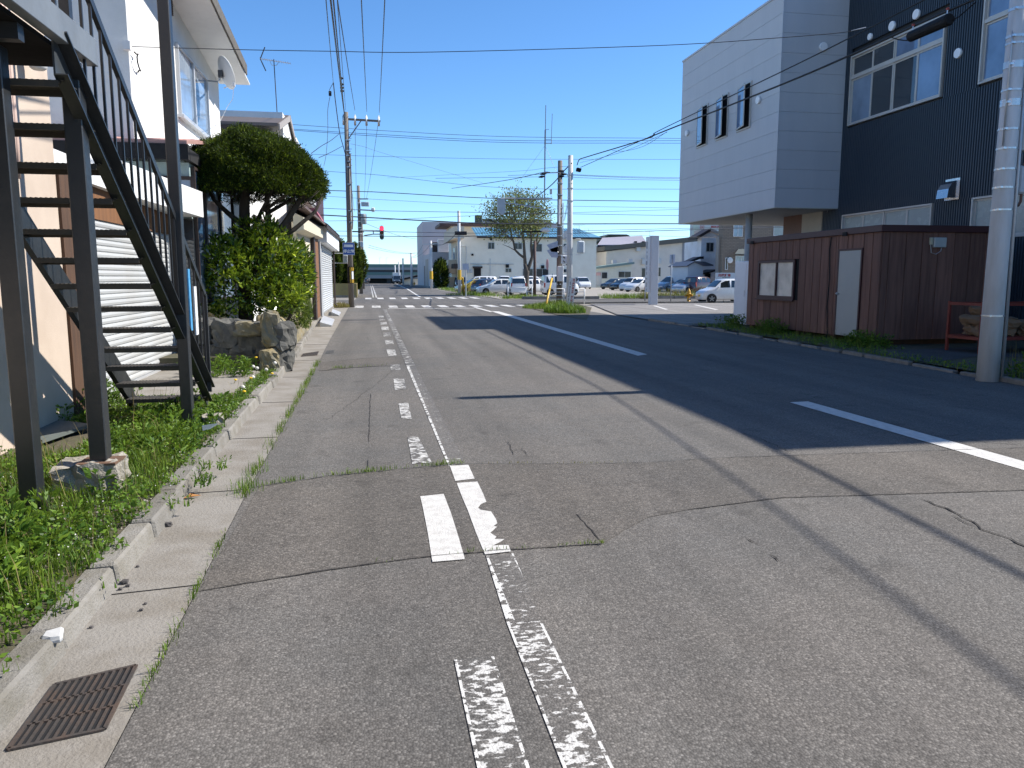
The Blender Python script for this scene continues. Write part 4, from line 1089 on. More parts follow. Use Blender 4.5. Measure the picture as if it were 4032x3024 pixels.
mb = MB(); mb.tube([(9.74, 10.42, 2.86), (9.72, 10.4, 2.75), (9.66, 10.38, 2.68)], .02, 6); mb.tube([(9.76, 10.42, 3.5), (9.77, 10.4, 3.38), (9.72, 10.4, 3.28)], .02, 6); mb.build('brown_cable', M('brown_rubber', (.16, .07, .035), .6), pr_)
mb = MB(); mb.box((8.9, 10.36, 7.4), (9.9, 10.42, 7.48)); mb.build('crossarm', GALV, pr_)

# --- red rack with cardboard
RED = M('red_oxide_steel', (.20, .03, .02), .55, var=.2, vs=8)
rk = thing('red_rack', (13, 14, 0), 'red steel rack holding flattened cardboard beside the shed', 'rack')
rc = [(11.95, 14.38), (11.95, 13.48), (14.4, 14.38), (14.4, 13.48)]
for (x, y) in rc:
    mb = MB(); mb.box((x - .025, y - .025, .08), (x + .025, y + .025, 1.12)); mb.build('post', RED, rk)
for zz in (.38, 1.07):
    for a, b in ((0, 1), (2, 3), (0, 2), (1, 3)):
        p, q = rc[a], rc[b]
        mb = MB(); mb.beam((p[0], p[1], zz), (q[0], q[1], zz), .045, .055); mb.build('rail', RED, rk)
mb = MB(); mb.box((11.97, 13.5, .41), (14.38, 14.36, .418)); mb.build('mesh_floor', RED, rk)
CARD = M('kraft_card', (.20, .125, .07), .85, var=.25, vs=6, col2=(.2, .12, .065), c2a=.6)
lb = ['rolled honeycomb cardboard lying low at the left of the red rack', 'crumpled brown cardboard roll on top of the low one in the rack', 'dented cardboard box near the top of the red rack', 'folded brown packing paper at the back of the red rack', 'brown honeycomb paper bundle behind the concrete pole', 'brown carton at the right end of the red rack']
cc_ = [(12.2, 13.75, .54, .5, .5, .22), (12.15, 13.8, .74, .44, .5, .2), (12.35, 13.95, .93, .4, .4, .2), (12.75, 13.9, .6, .45, .6, .36), (13.4, 13.8, .56, .55, .55, .3), (13.9, 13.9, .62, .5, .5, .4)]
for i, (l_, c_) in enumerate(zip(lb, cc_)):
    rock(c_[:3], c_[3:], 40 + i, CARD, None, 'cardboard_bundle', 2, .22, l_, 'cardboard', .3 * i)
rock((12.3, 13.62, .86), (.28, .12, .06), 60, WHITE2, None, 'white_wrapper', 1, .1, 'crumpled white wrapper among the cardboard in the rack', 'wrapper', .2)
mb = MB(); mb.cyl((13.25, 12.8, .07), (13.25, 12.8, 2.6), .035, 8); tag(mb.build('steel_post', GALV), 'thin grey steel post at the right edge behind the big pole', 'post')

# ================================================================== VEHICLES
TYRE = M('tyre', (.016, .016, .017), .8, var=.1)
RIM = M('alloy', (.40, .41, .43), .3, .7, var=.1)
CGLASS = glassmat('car_glass', (.012, .016, .018), .03, .8)
LAMP = glassmat('headlamp', (.5, .52, .55), .08, .8)
TAIL = M('tail_lamp', (.33, .015, .012), .2, spec=.7)
PLATE = M('plate_white', (.6, .62, .6), .5)
PLATEY = M('plate_yellow', (.65, .47, .05), .5)
def paint(name, c, metal=0.0):
    return M('paint_' + name, c, .25, metal, var=.04, vs=1.0, coat=.8)
PW, PS, PB, PD, PN, PY, PM = paint('white', (.68, .69, .69)), paint('silver', (.40, .42, .45), .4), paint('black', (.012, .012, .014)), paint('grey', (.05, .058, .066), .3), paint('navy', (.015, .02, .045)), paint('yellow', (.42, .33, .06)), paint('maroon', (.045, .012, .016))
STY = dict(
    hatch=dict(L=3.95, W=1.69, H=1.50, belt=.95, top=[(0, .52), (.012, .66), (.09, .80), (.25, .97), (.45, -.06), (.57, 0), (.76, -.02), (.90, -.11), (.965, .98), (.99, .78), (1, .5)], ws=(3, 4), rw=(7, 8), side=[(.37, .555), (.575, .76), (.775, .86)], wx=(.175, .80)),
    minivan=dict(L=4.7, W=1.74, H=1.80, belt=1.05, top=[(0, .55), (.012, .78), (.08, .93), (.19, 1.08), (.37, -.08), (.50, 0), (.80, 0), (.945, -.07), (.98, 1.1), (.995, .85), (1, .5)], ws=(3, 4), rw=(7, 8), side=[(.31, .47), (.49, .68), (.70, .90)], wx=(.17, .80)),
    kei=dict(L=3.395, W=1.475, H=1.66, belt=1.0, top=[(0, .52), (.012, .74), (.10, .90), (.22, 1.03), (.38, -.07), (.50, 0), (.82, 0), (.95, -.06), (.98, 1.05), (.995, .82), (1, .5)], ws=(3, 4), rw=(7, 8), side=[(.33, .53), (.55, .76), (.79, .91)], wx=(.16, .83)),
    keivan=dict(L=3.395, W=1.475, H=1.85, belt=1.08, top=[(0, .55), (.01, .85), (.04, 1.0), (.10, 1.12), (.26, -.08), (.36, 0), (.84, 0), (.965, -.05), (.985, 1.1), (.997, .85), (1, .5)], ws=(3, 4), rw=(7, 8), side=[(.20, .43), (.45, .70), (.72, .93)], wx=(.14, .82)),
    suv=dict(L=4.0, W=1.70, H=1.72, belt=1.08, top=[(0, .6), (.012, .85), (.05, .98), (.30, 1.06), (.40, -.06), (.50, 0), (.84, 0), (.95, -.06), (.975, 1.1), (.995, .85), (1, .55)], ws=(3, 4), rw=(7, 8), side=[(.37, .55), (.57, .75), (.77, .91)], wx=(.17, .80)),
    estima=dict(L=4.7, W=1.8, H=1.74, belt=1.02, top=[(0, .52), (.015, .70), (.08, .86), (.17, 1.0), (.40, -.09), (.52, 0), (.80, -.01), (.93, -.1), (.98, 1.0), (.995, .8), (1, .5)], ws=(3, 4), rw=(7, 8), side=[(.30, .47), (.49, .68), (.70, .88)], wx=(.19, .80)))
def car(style, pm, pos, head, label, name='parked_car', group='cars in the gravel car park', plate=PLATE):
    s = STY[style]; L, W, H, belt = s['L'], s['W'], s['H'], s['belt']
    c = bpy.data.objects.new(name, None); COL.objects.link(c); c.location = pos; c.rotation_euler = (0, 0, head); c.empty_display_size = .3
    tag(c, label, 'truck' if style == 'truck' else 'car', group); ORI[c] = Vector((0, 0, 0))
    st_ = []
    for i, (f, t) in enumerate(s['top']):
        top = H + t if t <= 0 else t
        k = min(f, 1 - f)
        pw = .80 + .20 * min(1, (max(f, 0) / .13)) ** .5 if f < .13 else (1.0 if f < .85 else 1.0 - .12 * ((f - .85) / .15) ** 2)
        hw = W / 2 * pw
        gl = max(0, min(1, (top - belt) / (H - belt)))
        b3 = min(belt - .0, top - .03)
        hwr = hw * (.95 - .14 * gl)
        x = L / 2 - f * L
        st_.append([(x, hw * .9, .20), (x, hw, .32), (x, hw * 1.005, .62 if top > .66 else top * .8), (x, hw * .985, b3), (x, hwr, max(top - .055, b3 + .01)), (x, hwr * .8, top - .008), (x, 0, top)])
    npts = len(st_[0]); ring = 2 * npts - 1
    mb = MB()
    for q in st_:
        mb.v += [(x, y, z) for x, y, z in q] + [(x, -y, z) for x, y, z in reversed(q[:-1])]
    for i in range(len(st_) - 1):
        for k in range(ring - 1):
            mb.f.append((i * ring + k, i * ring + k + 1, (i + 1) * ring + k + 1, (i + 1) * ring + k))
        mb.f.append((i * ring + ring - 1, i * ring, (i + 1) * ring, (i + 1) * ring + ring - 1))
    mb.f.append(tuple(range(ring))); mb.f.append(tuple((len(st_) - 1) * ring + k for k in reversed(range(ring))))
    body = mb.build('body', pm, c, True)
    def samp(f, k):
        for i in range(len(st_) - 1):
            f0, f1 = s['top'][i][0], s['top'][i + 1][0]
            if f <= f1: return Vector(st_[i][k]).lerp(Vector(st_[i + 1][k]), (f - f0) / (f1 - f0))
    for (a, b) in s['side']:
        for sg in (1, -1):
            pts = []
            for f in (a, (a + b) / 2, b):
                pts.append(samp(f, 3).lerp(samp(f, 4), .10))
            for f in (b - .008, (a + b) / 2, a + .012):
                pts.append(samp(f, 3).lerp(samp(f, 4), .90))
            q = MB(); q.add([(p.x, sg * (p.y + .006), p.z) for p in pts], [tuple(range(6))]); q.build('side_window', CGLASS, c)
    for nm, (i, j) in (('windscreen', s['ws']), ('rear_window', s['rw'])):
        A, B = st_[i], st_[j]
        lo_, hi_ = .10, .92
        if nm == 'rear_window': lo_, hi_ = .12, .94
        rowA = [Vector(A[4]) * 1.0, Vector(A[5]), Vector(A[6])]; rowB = [Vector(B[4]), Vector(B[5]), Vector(B[6])]
        q = MB(); R_ = []
        for t in (lo_, hi_):
            r_ = [rowA[k].lerp(rowB[k], t) for k in range(3)]
            r_[0] = r_[0].lerp(r_[1], .18)
            full = r_ + [Vector((p.x, -p.y, p.z)) for p in (r_[1], r_[0])]
            R_.append([Vector((p.x + (.012 if nm == 'windscreen' else -.012), p.y, p.z + .010)) for p in full])
        q.add(R_[0] + R_[1], [(k, k + 1, k + 6, k + 5) for k in range(4)]); q.build(nm, CGLASS, c)
    wr = .29 if style in ('hatch', 'kei', 'keivan') else .325
    for f in s['wx']:
        for sg in (1, -1):
            x = L / 2 - f * L; y = sg * W / 2
            q = MB(); q.lathe((x, y - sg * .01, wr + .01), [(wr + .05, 0), (wr + .05, sg * .013)], 20, 'Y'); q.build('wheel_arch', BLACK, c)
            q = MB(); q.lathe((x, y, wr), [(wr * .9, -sg * .17), (wr, -sg * .15), (wr, 0), (wr * .93, sg * .012), (wr * .68, sg * .012)], 20, 'Y'); wl = q.build('wheel', TYRE, c, False)
            q = MB(); q.lathe((x, y, wr), [(wr * .66, sg * .011), (wr * .62, sg * .02), (wr * .55, sg * .012)], 20, 'Y'); q.build('rim', BLACK, wl)
            q = MB()
            for k in range(5):
                t = 2 * math.pi * k / 5 + .3
                q.beam((x, y + sg * .02, wr), (x + math.cos(t) * wr * .62, y + sg * .02, wr + math.sin(t) * wr * .62), .06, .02, (0, 1, 0))
            q.lathe((x, y + sg * .012, wr), [(wr * .66, 0), (wr * .66, sg * .012), (wr * .6, sg * .014)], 20, 'Y') if False else None
            q.build('spokes', RIM, wl)
    def face(front, y0, y1, z0, z1, mat, nm, depth=.02, f=.012):
        x = (L / 2 - f * L) if front else (-L / 2 + f * L)
        sg = 1 if front else -1
        q = MB(); q.box((x - sg * .10, y0, z0), (x + sg * depth, y1, z1)); return q.build(nm, mat, c, bevel=.015)
    hw = W / 2
    zt = s['top'][1][1]
    for sg in (1, -1):
        a, b = sorted((sg * hw * .50, sg * hw * .88)); hz = zt - .03
        x = L / 2 - .03 * L
        q = MB(); q.prism([(x + .06, a if sg > 0 else b, hz - .14), (x - .06, b if sg > 0 else a, hz - .12), (x - .26, (b + .012) if sg > 0 else (a - .012), hz + .03), (x - .14, a if sg > 0 else b, hz + .06)], (0, 0, .05)); q.build('headlight', LAMP, c)
        zz = min(belt + .02, 1.0)
        if style in ('hatch', 'estima'): face(False, min(sg * hw * .66, sg * hw * .92), max(sg * hw * .66, sg * hw * .92), zz - .22, zz + .02, TAIL, 'tail_light', .03, .03)
        else: face(False, min(sg * hw * .80, sg * hw * .945), max(sg * hw * .80, sg * hw * .945), zz - .3, zz + .12, TAIL, 'tail_light', .03, .016)
        xm = L / 2 - (s['top'][3][0] + .06) * L
        q = MB(); q.cbox((xm, sg * (hw + .06), belt + .07), (.10, .16, .12)); q.build('mirror', pm, c, bevel=.025)
    face(True, -hw * .42, hw * .42, .42, .56, BLACK, 'grille', .03); face(True, -hw * .62, hw * .62, .24, .36, BLACK, 'intake', .03)
    face(True, -.165, .165, .40, .56, plate, 'number_plate', .045); face(False, -.165, .165, .62, .78, plate, 'number_plate', .03)
    face(False, -hw * .8, hw * .8, .22, .34, BLACK, 'rear_bumper', .02)
    return c
D_ = math.radians
def at(k, x, y, z=.015): p = gp(k, x, y, z); return (p.x, p.y, z)
car('hatch', PW, at('G', 1320, 1325), D_(183), 'white hatchback side on, nose left, in front of the dark blue car')
car('kei', PW, at('G', 1592, 1336), D_(88), 'small white wagon seen from behind beside the tree')
car('hatch', PN, at('G', 1225, 1312), D_(28), 'dark blue hatchback seen from behind with tall red tail lamps')
car('hatch', PY, at('G', 985, 1302), D_(190), 'yellow hatchback mostly hidden behind the dark blue one')
car('minivan', PW, at('G', 1060, 1262), D_(182), 'long white people carrier behind the yellow hatchback')
car('keivan', PW, at('G', 1420, 1262), D_(265), 'boxy white van behind the white hatchback')
car('suv', PB, at('G', 790, 1248), D_(268), 'black off-roader facing the viewer beside the grey pole')
car('minivan', PW, at('G', 1815, 1280), D_(2), 'white people carrier behind the tree trunk')
car('hatch', PW, at('G', 1905, 1322), D_(20), 'white hatchback partly hidden by the rusty thin pole')
car('keivan', PW, at('H', 380, 1332), D_(2), 'boxy white van behind the white railing and tall poles', )
car('estima', PW, at('H', 705, 1242), D_(268), 'white people carrier facing the viewer right of the pale pole')
car('hatch', PD, at('H', 1170, 1248), D_(205), 'dark grey hatchback leftmost of the right hand row')
car('hatch', PB, at('H', 1320, 1262), D_(205), 'black hatchback second in the right hand row')
car('kei', PW, at('H', 1440, 1272), D_(203), 'white boxy wagon third in the right hand row')
car('hatch', PW, at('H', 1560, 1285), D_(203), 'white sloping hatchback just left of the tall white sign')
car('minivan', PS, at('I', 560, 1095), D_(200), 'silver people carrier just right of the tall white sign')
car('hatch', PB, at('I', 720, 1108), D_(205), 'black car behind the thin sign post')
car('hatch', PS, at('I', 770, 1122), D_(212), 'silver hatchback nose beside the yellow hydrant')
car('suv', PM, at('I', 960, 1122), D_(30), 'dark maroon off-roader seen from behind near the hydrant')
kw_ = car('kei', PW, at('I', 1285, 1256), D_(180), 'white boxy car on the cross street behind the white railing', 'car', None, PLATEY)
kw_.scale = (1, 1, .92)
car('keivan', PW, (-4.75, 51.2, 0), D_(2), 'white van nose showing in the side street beside the shutter shop', 'car', None)
car('hatch', PD, (-3.0 + .8, 214, 0), D_(90), 'tiny dark car far away under the viaduct', 'car', None)
# box truck far down the street
tk = bpy.data.objects.new('box_truck', None); COL.objects.link(tk); tk.location = (gp('F', 1707, 1166).x * 205 / gp('F', 1707, 1166).y, 205, 0); tag(tk, 'white box truck with dark windscreen far down the street', 'truck'); ORI[tk] = Vector((0, 0, 0))
mb = MB(); mb.box((-1.05, .9, .75), (1.05, 5.5, 2.95)); mb.build('cargo_box', PW, tk, bevel=.04)
mb = MB(); mb.prism([(-1.0, -1.0, .45), (-1.0, -1.0, 1.25), (-1.0, -.75, 2.2), (-1.0, .8, 2.25), (-1.0, .8, .45)], (2.0, 0, 0)); mb.build('cab', paint('bluegrey', (.16, .2, .25)), tk, bevel=.04)
mb = MB(); mb.add([(-.88, -1.01, 1.3), (.88, -1.01, 1.3), (.85, -.79, 2.1), (-.85, -.79, 2.1)], [(0, 1, 2, 3)]); mb.build('windscreen', CGLASS, tk)
mb = MB(); mb.box((-.95, -1.06, .45), (.95, -.99, .72)); mb.build('bumper', BLACK, tk)
for sg in (-1, 1):
    mb = MB(); mb.box((sg * .62 - .16, -1.05, .8), (sg * .62 + .16, -1.0, .98)); mb.build('headlight', LAMP, tk)
    mb = MB(); mb.box((sg * 1.15 - .1, -.85, 1.5), (sg * 1.15 + .1, -.75, 1.95)); mb.build('mirror', BLACK, tk)
    for yy in (-.2, 4.2):
        mb = MB(); mb.lathe((sg * .9, yy, .4), [(.4, -.13), (.4, .13)], 16, 'X'); mb.build('wheel', TYRE, tk)

# ================================================================== FAR BUILDINGS
def wbox(par, k, x0, y0, x1, y1, Y, mat=None, fr=ALU, nm='window', mull=1, proud=.05):
    p = ay(k, x0, y0, Y); q = ay(k, x1, y1, Y); mat = GLASSF if mat in (None, GLASS) else mat
    xa, xb, za, zb = p.x, q.x, min(p.z, q.z), max(p.z, q.z)
    g_ = MB(); g_.box((xa, Y - .02, za), (xb, Y + .03, zb)); w_ = g_.build(nm, mat, par)
    mb = MB(); t_ = .05
    mb.box((xa - t_, Y - proud, za - t_), (xb + t_, Y + .02, za)); mb.box((xa - t_, Y - proud, zb), (xb + t_, Y + .02, zb + t_)); mb.box((xa - t_, Y - proud, za), (xa, Y + .02, zb)); mb.box((xb, Y - proud, za), (xb + t_, Y + .02, zb))
    for i in range(mull):
        xm = xa + (xb - xa) * (i + 1) / (mull + 1); mb.box((xm - t_ / 2, Y - proud + .01, za), (xm + t_ / 2, Y + .02, zb))
    mb.build('frame', fr, w_); return w_
OFFW = M('off_white_wall', (.78, .76, .66), .85, var=.08, vs=.6, col2=(.66, .63, .53), c2a=.5)
GLASSF = glassmat('window_glass_far', (.022, .026, .03), .12, .35)
BEIGE = M('beige_wall', (.68, .57, .43), .85, var=.1, vs=.6)
BLUER = M('blue_sheet_roof', (.10, .26, .38), .45, var=.15, vs=1.5, col2=(.22, .45, .58), c2a=.5)
YC = 122.
cbd = thing('cream_apartment_block', (20, YC, 0), 'two storey off white block with blue sheet roof behind the cars', 'building')
xl, xr = ay('G', 742, 800, YC).x, ay('H', 915, 800, YC).x
ze = ay('G', 1100, 492, YC).z
mb = MB(); mb.box((xl, YC + .06, 0), (xr, YC + 14, ze)); mb.build('wall', OFFW, cbd)
e0 = ay('G', 840, 490, YC - .6); e1 = ay('H', 990, 505, YC - .6); zr = ze + 1.75
mb = MB(); mb.prism([(xl + 3, YC - .6, ze), (e1.x, YC - .6, ze), (e1.x - 2.2, YC + 6, zr), (xl + 3, YC + 6, zr)], (0, 0, .12)); ro = mb.build('roof', BLUER, cbd)
for i in range(44):
    xx = xl + 3.2 + i * .45
    if xx < e1.x - 2: mb = MB(); mb.beam((xx, YC - .58, ze + .15), (xx, YC + 5.9, zr + .15), .05, .05); mb.build('roof_rib', BLUER, ro)
mb = MB(); mb.box((xl + 3, YC - .68, ze - .18), (e1.x, YC - .605, ze + .06)); mb.build('fascia', DKBROWN, cbd)
for a in ((1190, 575, 1275, 662), (1565, 582, 1675, 665), (1800, 595, 1965, 702), (1695, 955, 1835, 1065), (1890, 955, 2058, 1065), (1442, 950, 1522, 1000)): wbox(cbd, 'G', *a, YC)
wbox(cbd, 'H', 438, 595, 478, 642, YC, mull=0); wbox(cbd, 'H', 440, 960, 510, 1002, YC)
wbox(cbd, 'G', 985, 945, 1078, 1088, YC, BLACK, DKBROWN, 'door', 0)
pa, pb = ay('G', 962, 918, YC), ay('G', 1098, 945, YC)
mb = MB(); mb.box((pa.x, YC - .5, pb.z), (pb.x, YC + .02, pa.z)); mb.build('door_hood', DKBROWN, cbd)
for xx in (882, 925):
    pa, pb = ay('G', xx, 962, YC), ay('G', xx + 34, 1014, YC); mb = MB(); mb.box((pa.x, YC - .15, pb.z), (pb.x, YC + .04, pa.z)); mb.build('meter_box', ALU, cbd)
for (xa_, ya_, xb_, yb_) in ((1217, 805, 1217, 1080), (925, 882, 1560, 888), (870, 622, 870, 882), (780, 620, 870, 622)):
    mb = MB(); mb.tube([ay('G', xa_, ya_, YC - .03), ay('G', xb_, yb_, YC - .03)], .05, 6); mb.build('pipe', ALU, cbd)
for (xx, yy) in ((960, 748), (1465, 912), (1755, 918), (1978, 925), (1230, 525)):
    p = ay('G', xx, yy, YC - .02); mb = MB(); mb.cbox(p, (.5 if xx > 1400 else .3, .3, .5 if xx > 1400 else .3)); mb.build('vent', BLACK, cbd)
# beige front wing on the left
YG = 114.
xw = ay('G', 700, 600, YG).x; yf = ax('G', 548, 600, xw).y
wing = thing('beige_wing', (xw + 2, 120, 0), 'beige wing with balcony at the left end of the off white block', 'building')
zt = ay('G', 760, 335, YG).z; zm = ay('G', 760, 510, YG).z
mb = MB(); mb.box((xw, YG, zm), (ay('G', 840, 420, YG).x, yf, zt)); mb.build('upper_wall', BEIGE, wing)
mb = MB(); mb.box((xw + 1.2, YC - .2, 0), (ay('G', 742, 800, YC - .2).x, yf - .1, zm)); mb.build('lower_wall', BEIGE, wing)
mb = MB(); mb.box((xw - .05, YC + 1, zm - 5.0), (xw + 1.19, yf, zm - 2.9)); mb.build('balcony', BEIGE, wing)
mb = MB(); mb.box((xw, YC + 1.5, 0), (xw + 1.19, yf, zm - 5.6)); mb.build('ground_wall', BEIGE, wing)
mb = MB(); mb.box((xw + .25, YC - 4, zm - 4.3), (xw + 1.19, YC - .3, zm - 3.6)); mb.build('balcony', DKBROWN, wing)
for (ya_, yb_) in ((YC + .3, YC + 1.0), (YC + 3, YC + 5)):
    mb = MB(); mb.box((xw + 1.16, ya_, zm - 2.7), (xw + 1.195, yb_, zm - .9)); w_ = mb.build('window', GLASSB, wing)
    mb = MB(); mb.box((xw + 1.1, ya_ - .1, zm - 2.8), (xw + 1.15, ya_, zm - .8)); mb.box((xw + 1.1, yb_, zm - 2.8), (xw + 1.15, yb_ + .1, zm - .8)); mb.build('frame', ALU, w_)
mb = MB(); mb.box((xw - .02, YC + 2, .2), (xw - .001, yf - 1, zm - 6.0)); mb.build('dark_front', BLACK, wing)
tp = thing('brown_roof_storey', (xw + 8, 134, 0), 'beige upper storey with flat brown roof and square chimney', 'building')
YT = 134.
q0, q1 = ay('G', 545, 300, YT), ay('G', 1215, 400, YT)
mb = MB(); mb.box((q0.x + 1.2, YT, ze), (q1.x + 9, YT + 8, q0.z - .4)); mb.build('wall', BEIGE, tp)
mb = MB(); mb.box((q0.x - .8, YT - 1, q0.z - .4), (q1.x + 9, YT + 9, q0.z + .05)); mb.build('roof', M('brown_slab', (.09, .05, .045), .7), tp)
c0 = ay('G', 1052, 250, YT + 1); mb = MB(); mb.box((c0.x - .55, YT + 1, q0.z + .06), (c0.x + .55, YT + 2.2, c0.z + .9)); mb.build('chimney', M('moss_brick', (.12, .13, .1), .9), tp)
# tall grey building
GREY1 = M('lilac_grey_wall', (.52, .48, .48), .8, var=.06, vs=.4)
tb = thing('tall_grey_building', (15, 165, 0), 'tall pale grey building with ribbed door beyond the beige wing', 'building')
Xt = ay('G', 155, 500, 185.).x
z1_, z2_ = ay('G', 235, 268, 165).z, ay('G', 400, 712, 140).z
mb = MB(); mb.box((Xt, 165, 0), (Xt + 30, 185, z1_)); mb.build('wall', GREY1, tb)
mb = MB(); mb.box((Xt + .05, 139, 0), (Xt + 14, 164.9, z2_)); mb.build('lower_block', GREY1, tb)
mb = MB(); mb.box((Xt - .02, 150, 0), (Xt + .04, 157, 5.2)); dd = mb.build('roller_door', M('worn_door', (.42, .36, .31), .7, var=.2), tb)
mb = MB(); mb.box((Xt - .03, 159, 0), (Xt + .04, 161, 4.0)); mb.build('side_door', M('brown_door', (.2, .15, .13), .7), tb)
p = ay('G', 380, 650, 150); mb = MB(); mb.box((p.x, 150, z2_), (p.x + 5, 152, z2_ + 2.2)); mb.build('roof_plant', DKBROWN, tb)
p = ay('G', 455, 630, 149); mb = MB(); mb.box((p.x, 148, z2_ + .3), (p.x + 2, 150, z2_ + 2.7)); mb.build('air_unit', ALU, tb, bevel=.05)
# viaduct across the end of the street
vd = thing('viaduct', (0, 222, 0), 'long green and grey elevated viaduct across the end of the street', 'viaduct')
VG, VW, VK = M('viaduct_green', (.10, .19, .18), .6, var=.06), M('viaduct_grey', (.24, .28, .30), .6, var=.06), M('viaduct_dark', (.05, .06, .07), .7)
for nm, m_, ya_, yb_, d_ in (('parapet', VG, 885, 932, 0), ('fascia', VW, 932, 968, .1), ('joint_band', VK, 968, 1002, .4), ('girder', VG, 1002, 1042, .2), ('soffit_band', VW, 1042, 1092, .3)):
    za_, zb_ = ay('F', 1600, ya_, 222).z, ay('F', 1600, yb_, 222).z
    mb = MB(); mb.box((-80, 222 + d_, zb_), (120, 232, za_)); mb.build(nm, m_, vd)
for i in range(24):
    xx = -78 + i * 8.2
    mb = MB(); mb.box((xx, 224, 0), (xx + 1.2, 226, 1.9)); mb.build('pier', VK, vd)
mb = MB(); mb.box((-80, 228, 0), (120, 229, 1.9)); mb.build('rear_wall', VK, vd)
# low roof right of the far road
lw = thing('low_shed', (14, 190, 0), 'low dark roofed shed in front of the viaduct at the far bend', 'shed')
pa = ay('F', 1815, 1080, 190); pb = ay('F', 2005, 1035, 190)
mb = MB(); mb.box((pa.x, 190, 0), (pb.x + 1, 198, pa.z - .3)); mb.build('wall', OFFW, lw)
mb = MB(); mb.prism([(pa.x - .8, 189, pa.z - .3), (pb.x + 1.5, 189, pb.z + .2), (pb.x + 1.5, 189, pb.z - .3), (pa.x - .8, 189, pa.z - .7)], (0, 10, 0)); mb.build('roof', BLACK, lw)
# --- sheds and houses right of the block
s1_ = thing('lean_to', (29, 103, 0), 'small pale green lean-to with sloping roof and notice on its door', 'shed')
YL = 124.
PGREEN = M('pale_green_wall', (.62, .62, .53), .85, var=.1)
pa, pb, pc = ay('H', 800, 945, YL), ay('H', 1430, 870, YL), ay('H', 800, 1225, YL)
mb = MB(); mb.prism([(pa.x, YL + .04, 0), (pb.x, YL + .04, 0), (pb.x, YL + .04, pb.z), (pa.x, YL + .04, pa.z)], (0, 4, 0)); mb.build('wall', PGREEN, s1_)
qa, qb = ay('H', 770, 940, YL - .5), ay('H', 1468, 852, YL - .5)
mb = MB(); mb.prism([qa, qb, qb + Vector((0, 0, -.35)), qa + Vector((0, 0, -.35))], (0, 5, 0)); mb.build('roof', M('green_sheet', (.16, .24, .24), .5), s1_)
wbox(s1_, 'H', 995, 1005, 1070, 1092, YL, GLASS, ALU, 'window', 0); wbox(s1_, 'H', 1240, 995, 1412, 1075, YL); wbox(s1_, 'H', 902, 1005, 982, 1190, YL, M('grey_panel_door', (.45, .46, .46), .6), ALU, 'door', 0)
pa, pb = ay('H', 905, 1006, YL - .04), ay('H', 980, 1050, YL - .04); mb = MB(); mb.box((pa.x, YL - .06, pb.z), (pb.x, YL - .025, pa.z)); mb.build('notice', M('faded_pink', (.5, .32, .32), .7), s1_)
for xx in (1180, 1408):
    p = ay('H', xx, 850 if xx < 1300 else 835, YL - .3); mb = MB(); mb.box((p.x - .35, YL - .4, p.z - .3), (p.x + .35, YL + .3, p.z + .3)); mb.build('vent_cowl', GALV, s1_)
w1 = thing('long_workshop', (45, 112, 0), 'long grey workshop with shallow roof rising to the right', 'building')
YW = 131.
GW = M('grey_sheet_wall', (.60, .58, .54), .7, var=.1, vs=.6, col2=(.48, .46, .42), c2a=.6); BW = M('blue_grey_sheet', (.26, .29, .34), .6, var=.06)
pa, pb, pc = ay('H', 1060, 700, YW), ay('I', 690, 385, YW), ay('I', 965, 372, YW)
mb = MB(); mb.prism([(pa.x, YW, 0), (pb.x, YW, 0), (pb.x, YW, pb.z), (pa.x, YW, pa.z)], (0, 12, 0)); mb.build('wall', GW, w1)
mb = MB(); mb.prism([(pb.x + .02, YW - .1, 0), (pc.x + 3, YW - .1, 0), (pc.x + 3, YW - .1, pc.z), (pb.x + .02, YW - .1, pb.z)], (0, 12, 0)); mb.build('end_wall', BW, w1)
for i in range(34):
    xx = pb.x + .2 + i * .3; mb = MB(); mb.box((xx, YW - .16, .2), (xx + .08, YW - .105, pb.z - .1)); mb.build('sheet_rib', BW, w1)
qa, qb = ay('H', 1032, 690, YW - .8), ay('I', 968, 362, YW - .8)
mb = MB(); mb.prism([qa, qb, qb + Vector((0, 0, .85)), qa + Vector((0, 0, .75))], (0, 14, 0)); mb.build('roof', M('olive_roof', (.10, .10, .09), .7), w1)
for (k, a, b, c_, d) in (('H', 1575, 945, 1635, 1070), ('H', 1800, 935, 1845, 1060), ('I', 518, 740, 598, 860)): wbox(w1, k, a, b, c_, d, YW, GLASS, ALU, 'window', 0)
for (k, x, y) in (('H', 1600, 850), ('H', 1822, 840), ('H', 1520, 660)):
    p = ay(k, x, y, YW - .3); mb = MB(); mb.cbox(p, (.7, .6, .9)); mb.build('vent_cowl', GALV, w1)
h2 = thing('snow_roof_house', (40, 141, 0), 'house with grey ribbed roof and dark roof behind the workshop', 'house')
pa, pb = ay('H', 920, 575, 141), ay('H', 1655, 600, 141)
mb = MB(); mb.box((pa.x, 141.5, 0), (pb.x, 145, pb.z - .2)); mb.build('wall', OFFW, h2)
mb = MB(); mb.prism([(pa.x, 140.5, pa.z - .6), (pb.x, 140.5, pb.z - .2), (pb.x, 144, pb.z + 1.6), (pa.x + 2, 144, pa.z + .9)], (0, 0, .2)); rr_ = mb.build('roof', M('lilac_roof', (.36, .34, .38), .5), h2)
mb = MB(); mb.box((pa.x, 140.35, pb.z - .7), (pb.x, 140.49, pb.z - .25)); mb.build('fascia', DKBROWN, h2)
for i in range(11):
    xx = pa.x + 7.5 + i * 1.55
    if xx < pb.x: mb = MB(); mb.box((xx, 141.3, pb.z + .35), (xx + .5, 141.6, pb.z + .62)); mb.build('snow_guard', BLACK, rr_)
pa, pb, pc = ay('H', 880, 550, 147), ay('H', 1110, 450, 147), ay('H', 1560, 548, 147)
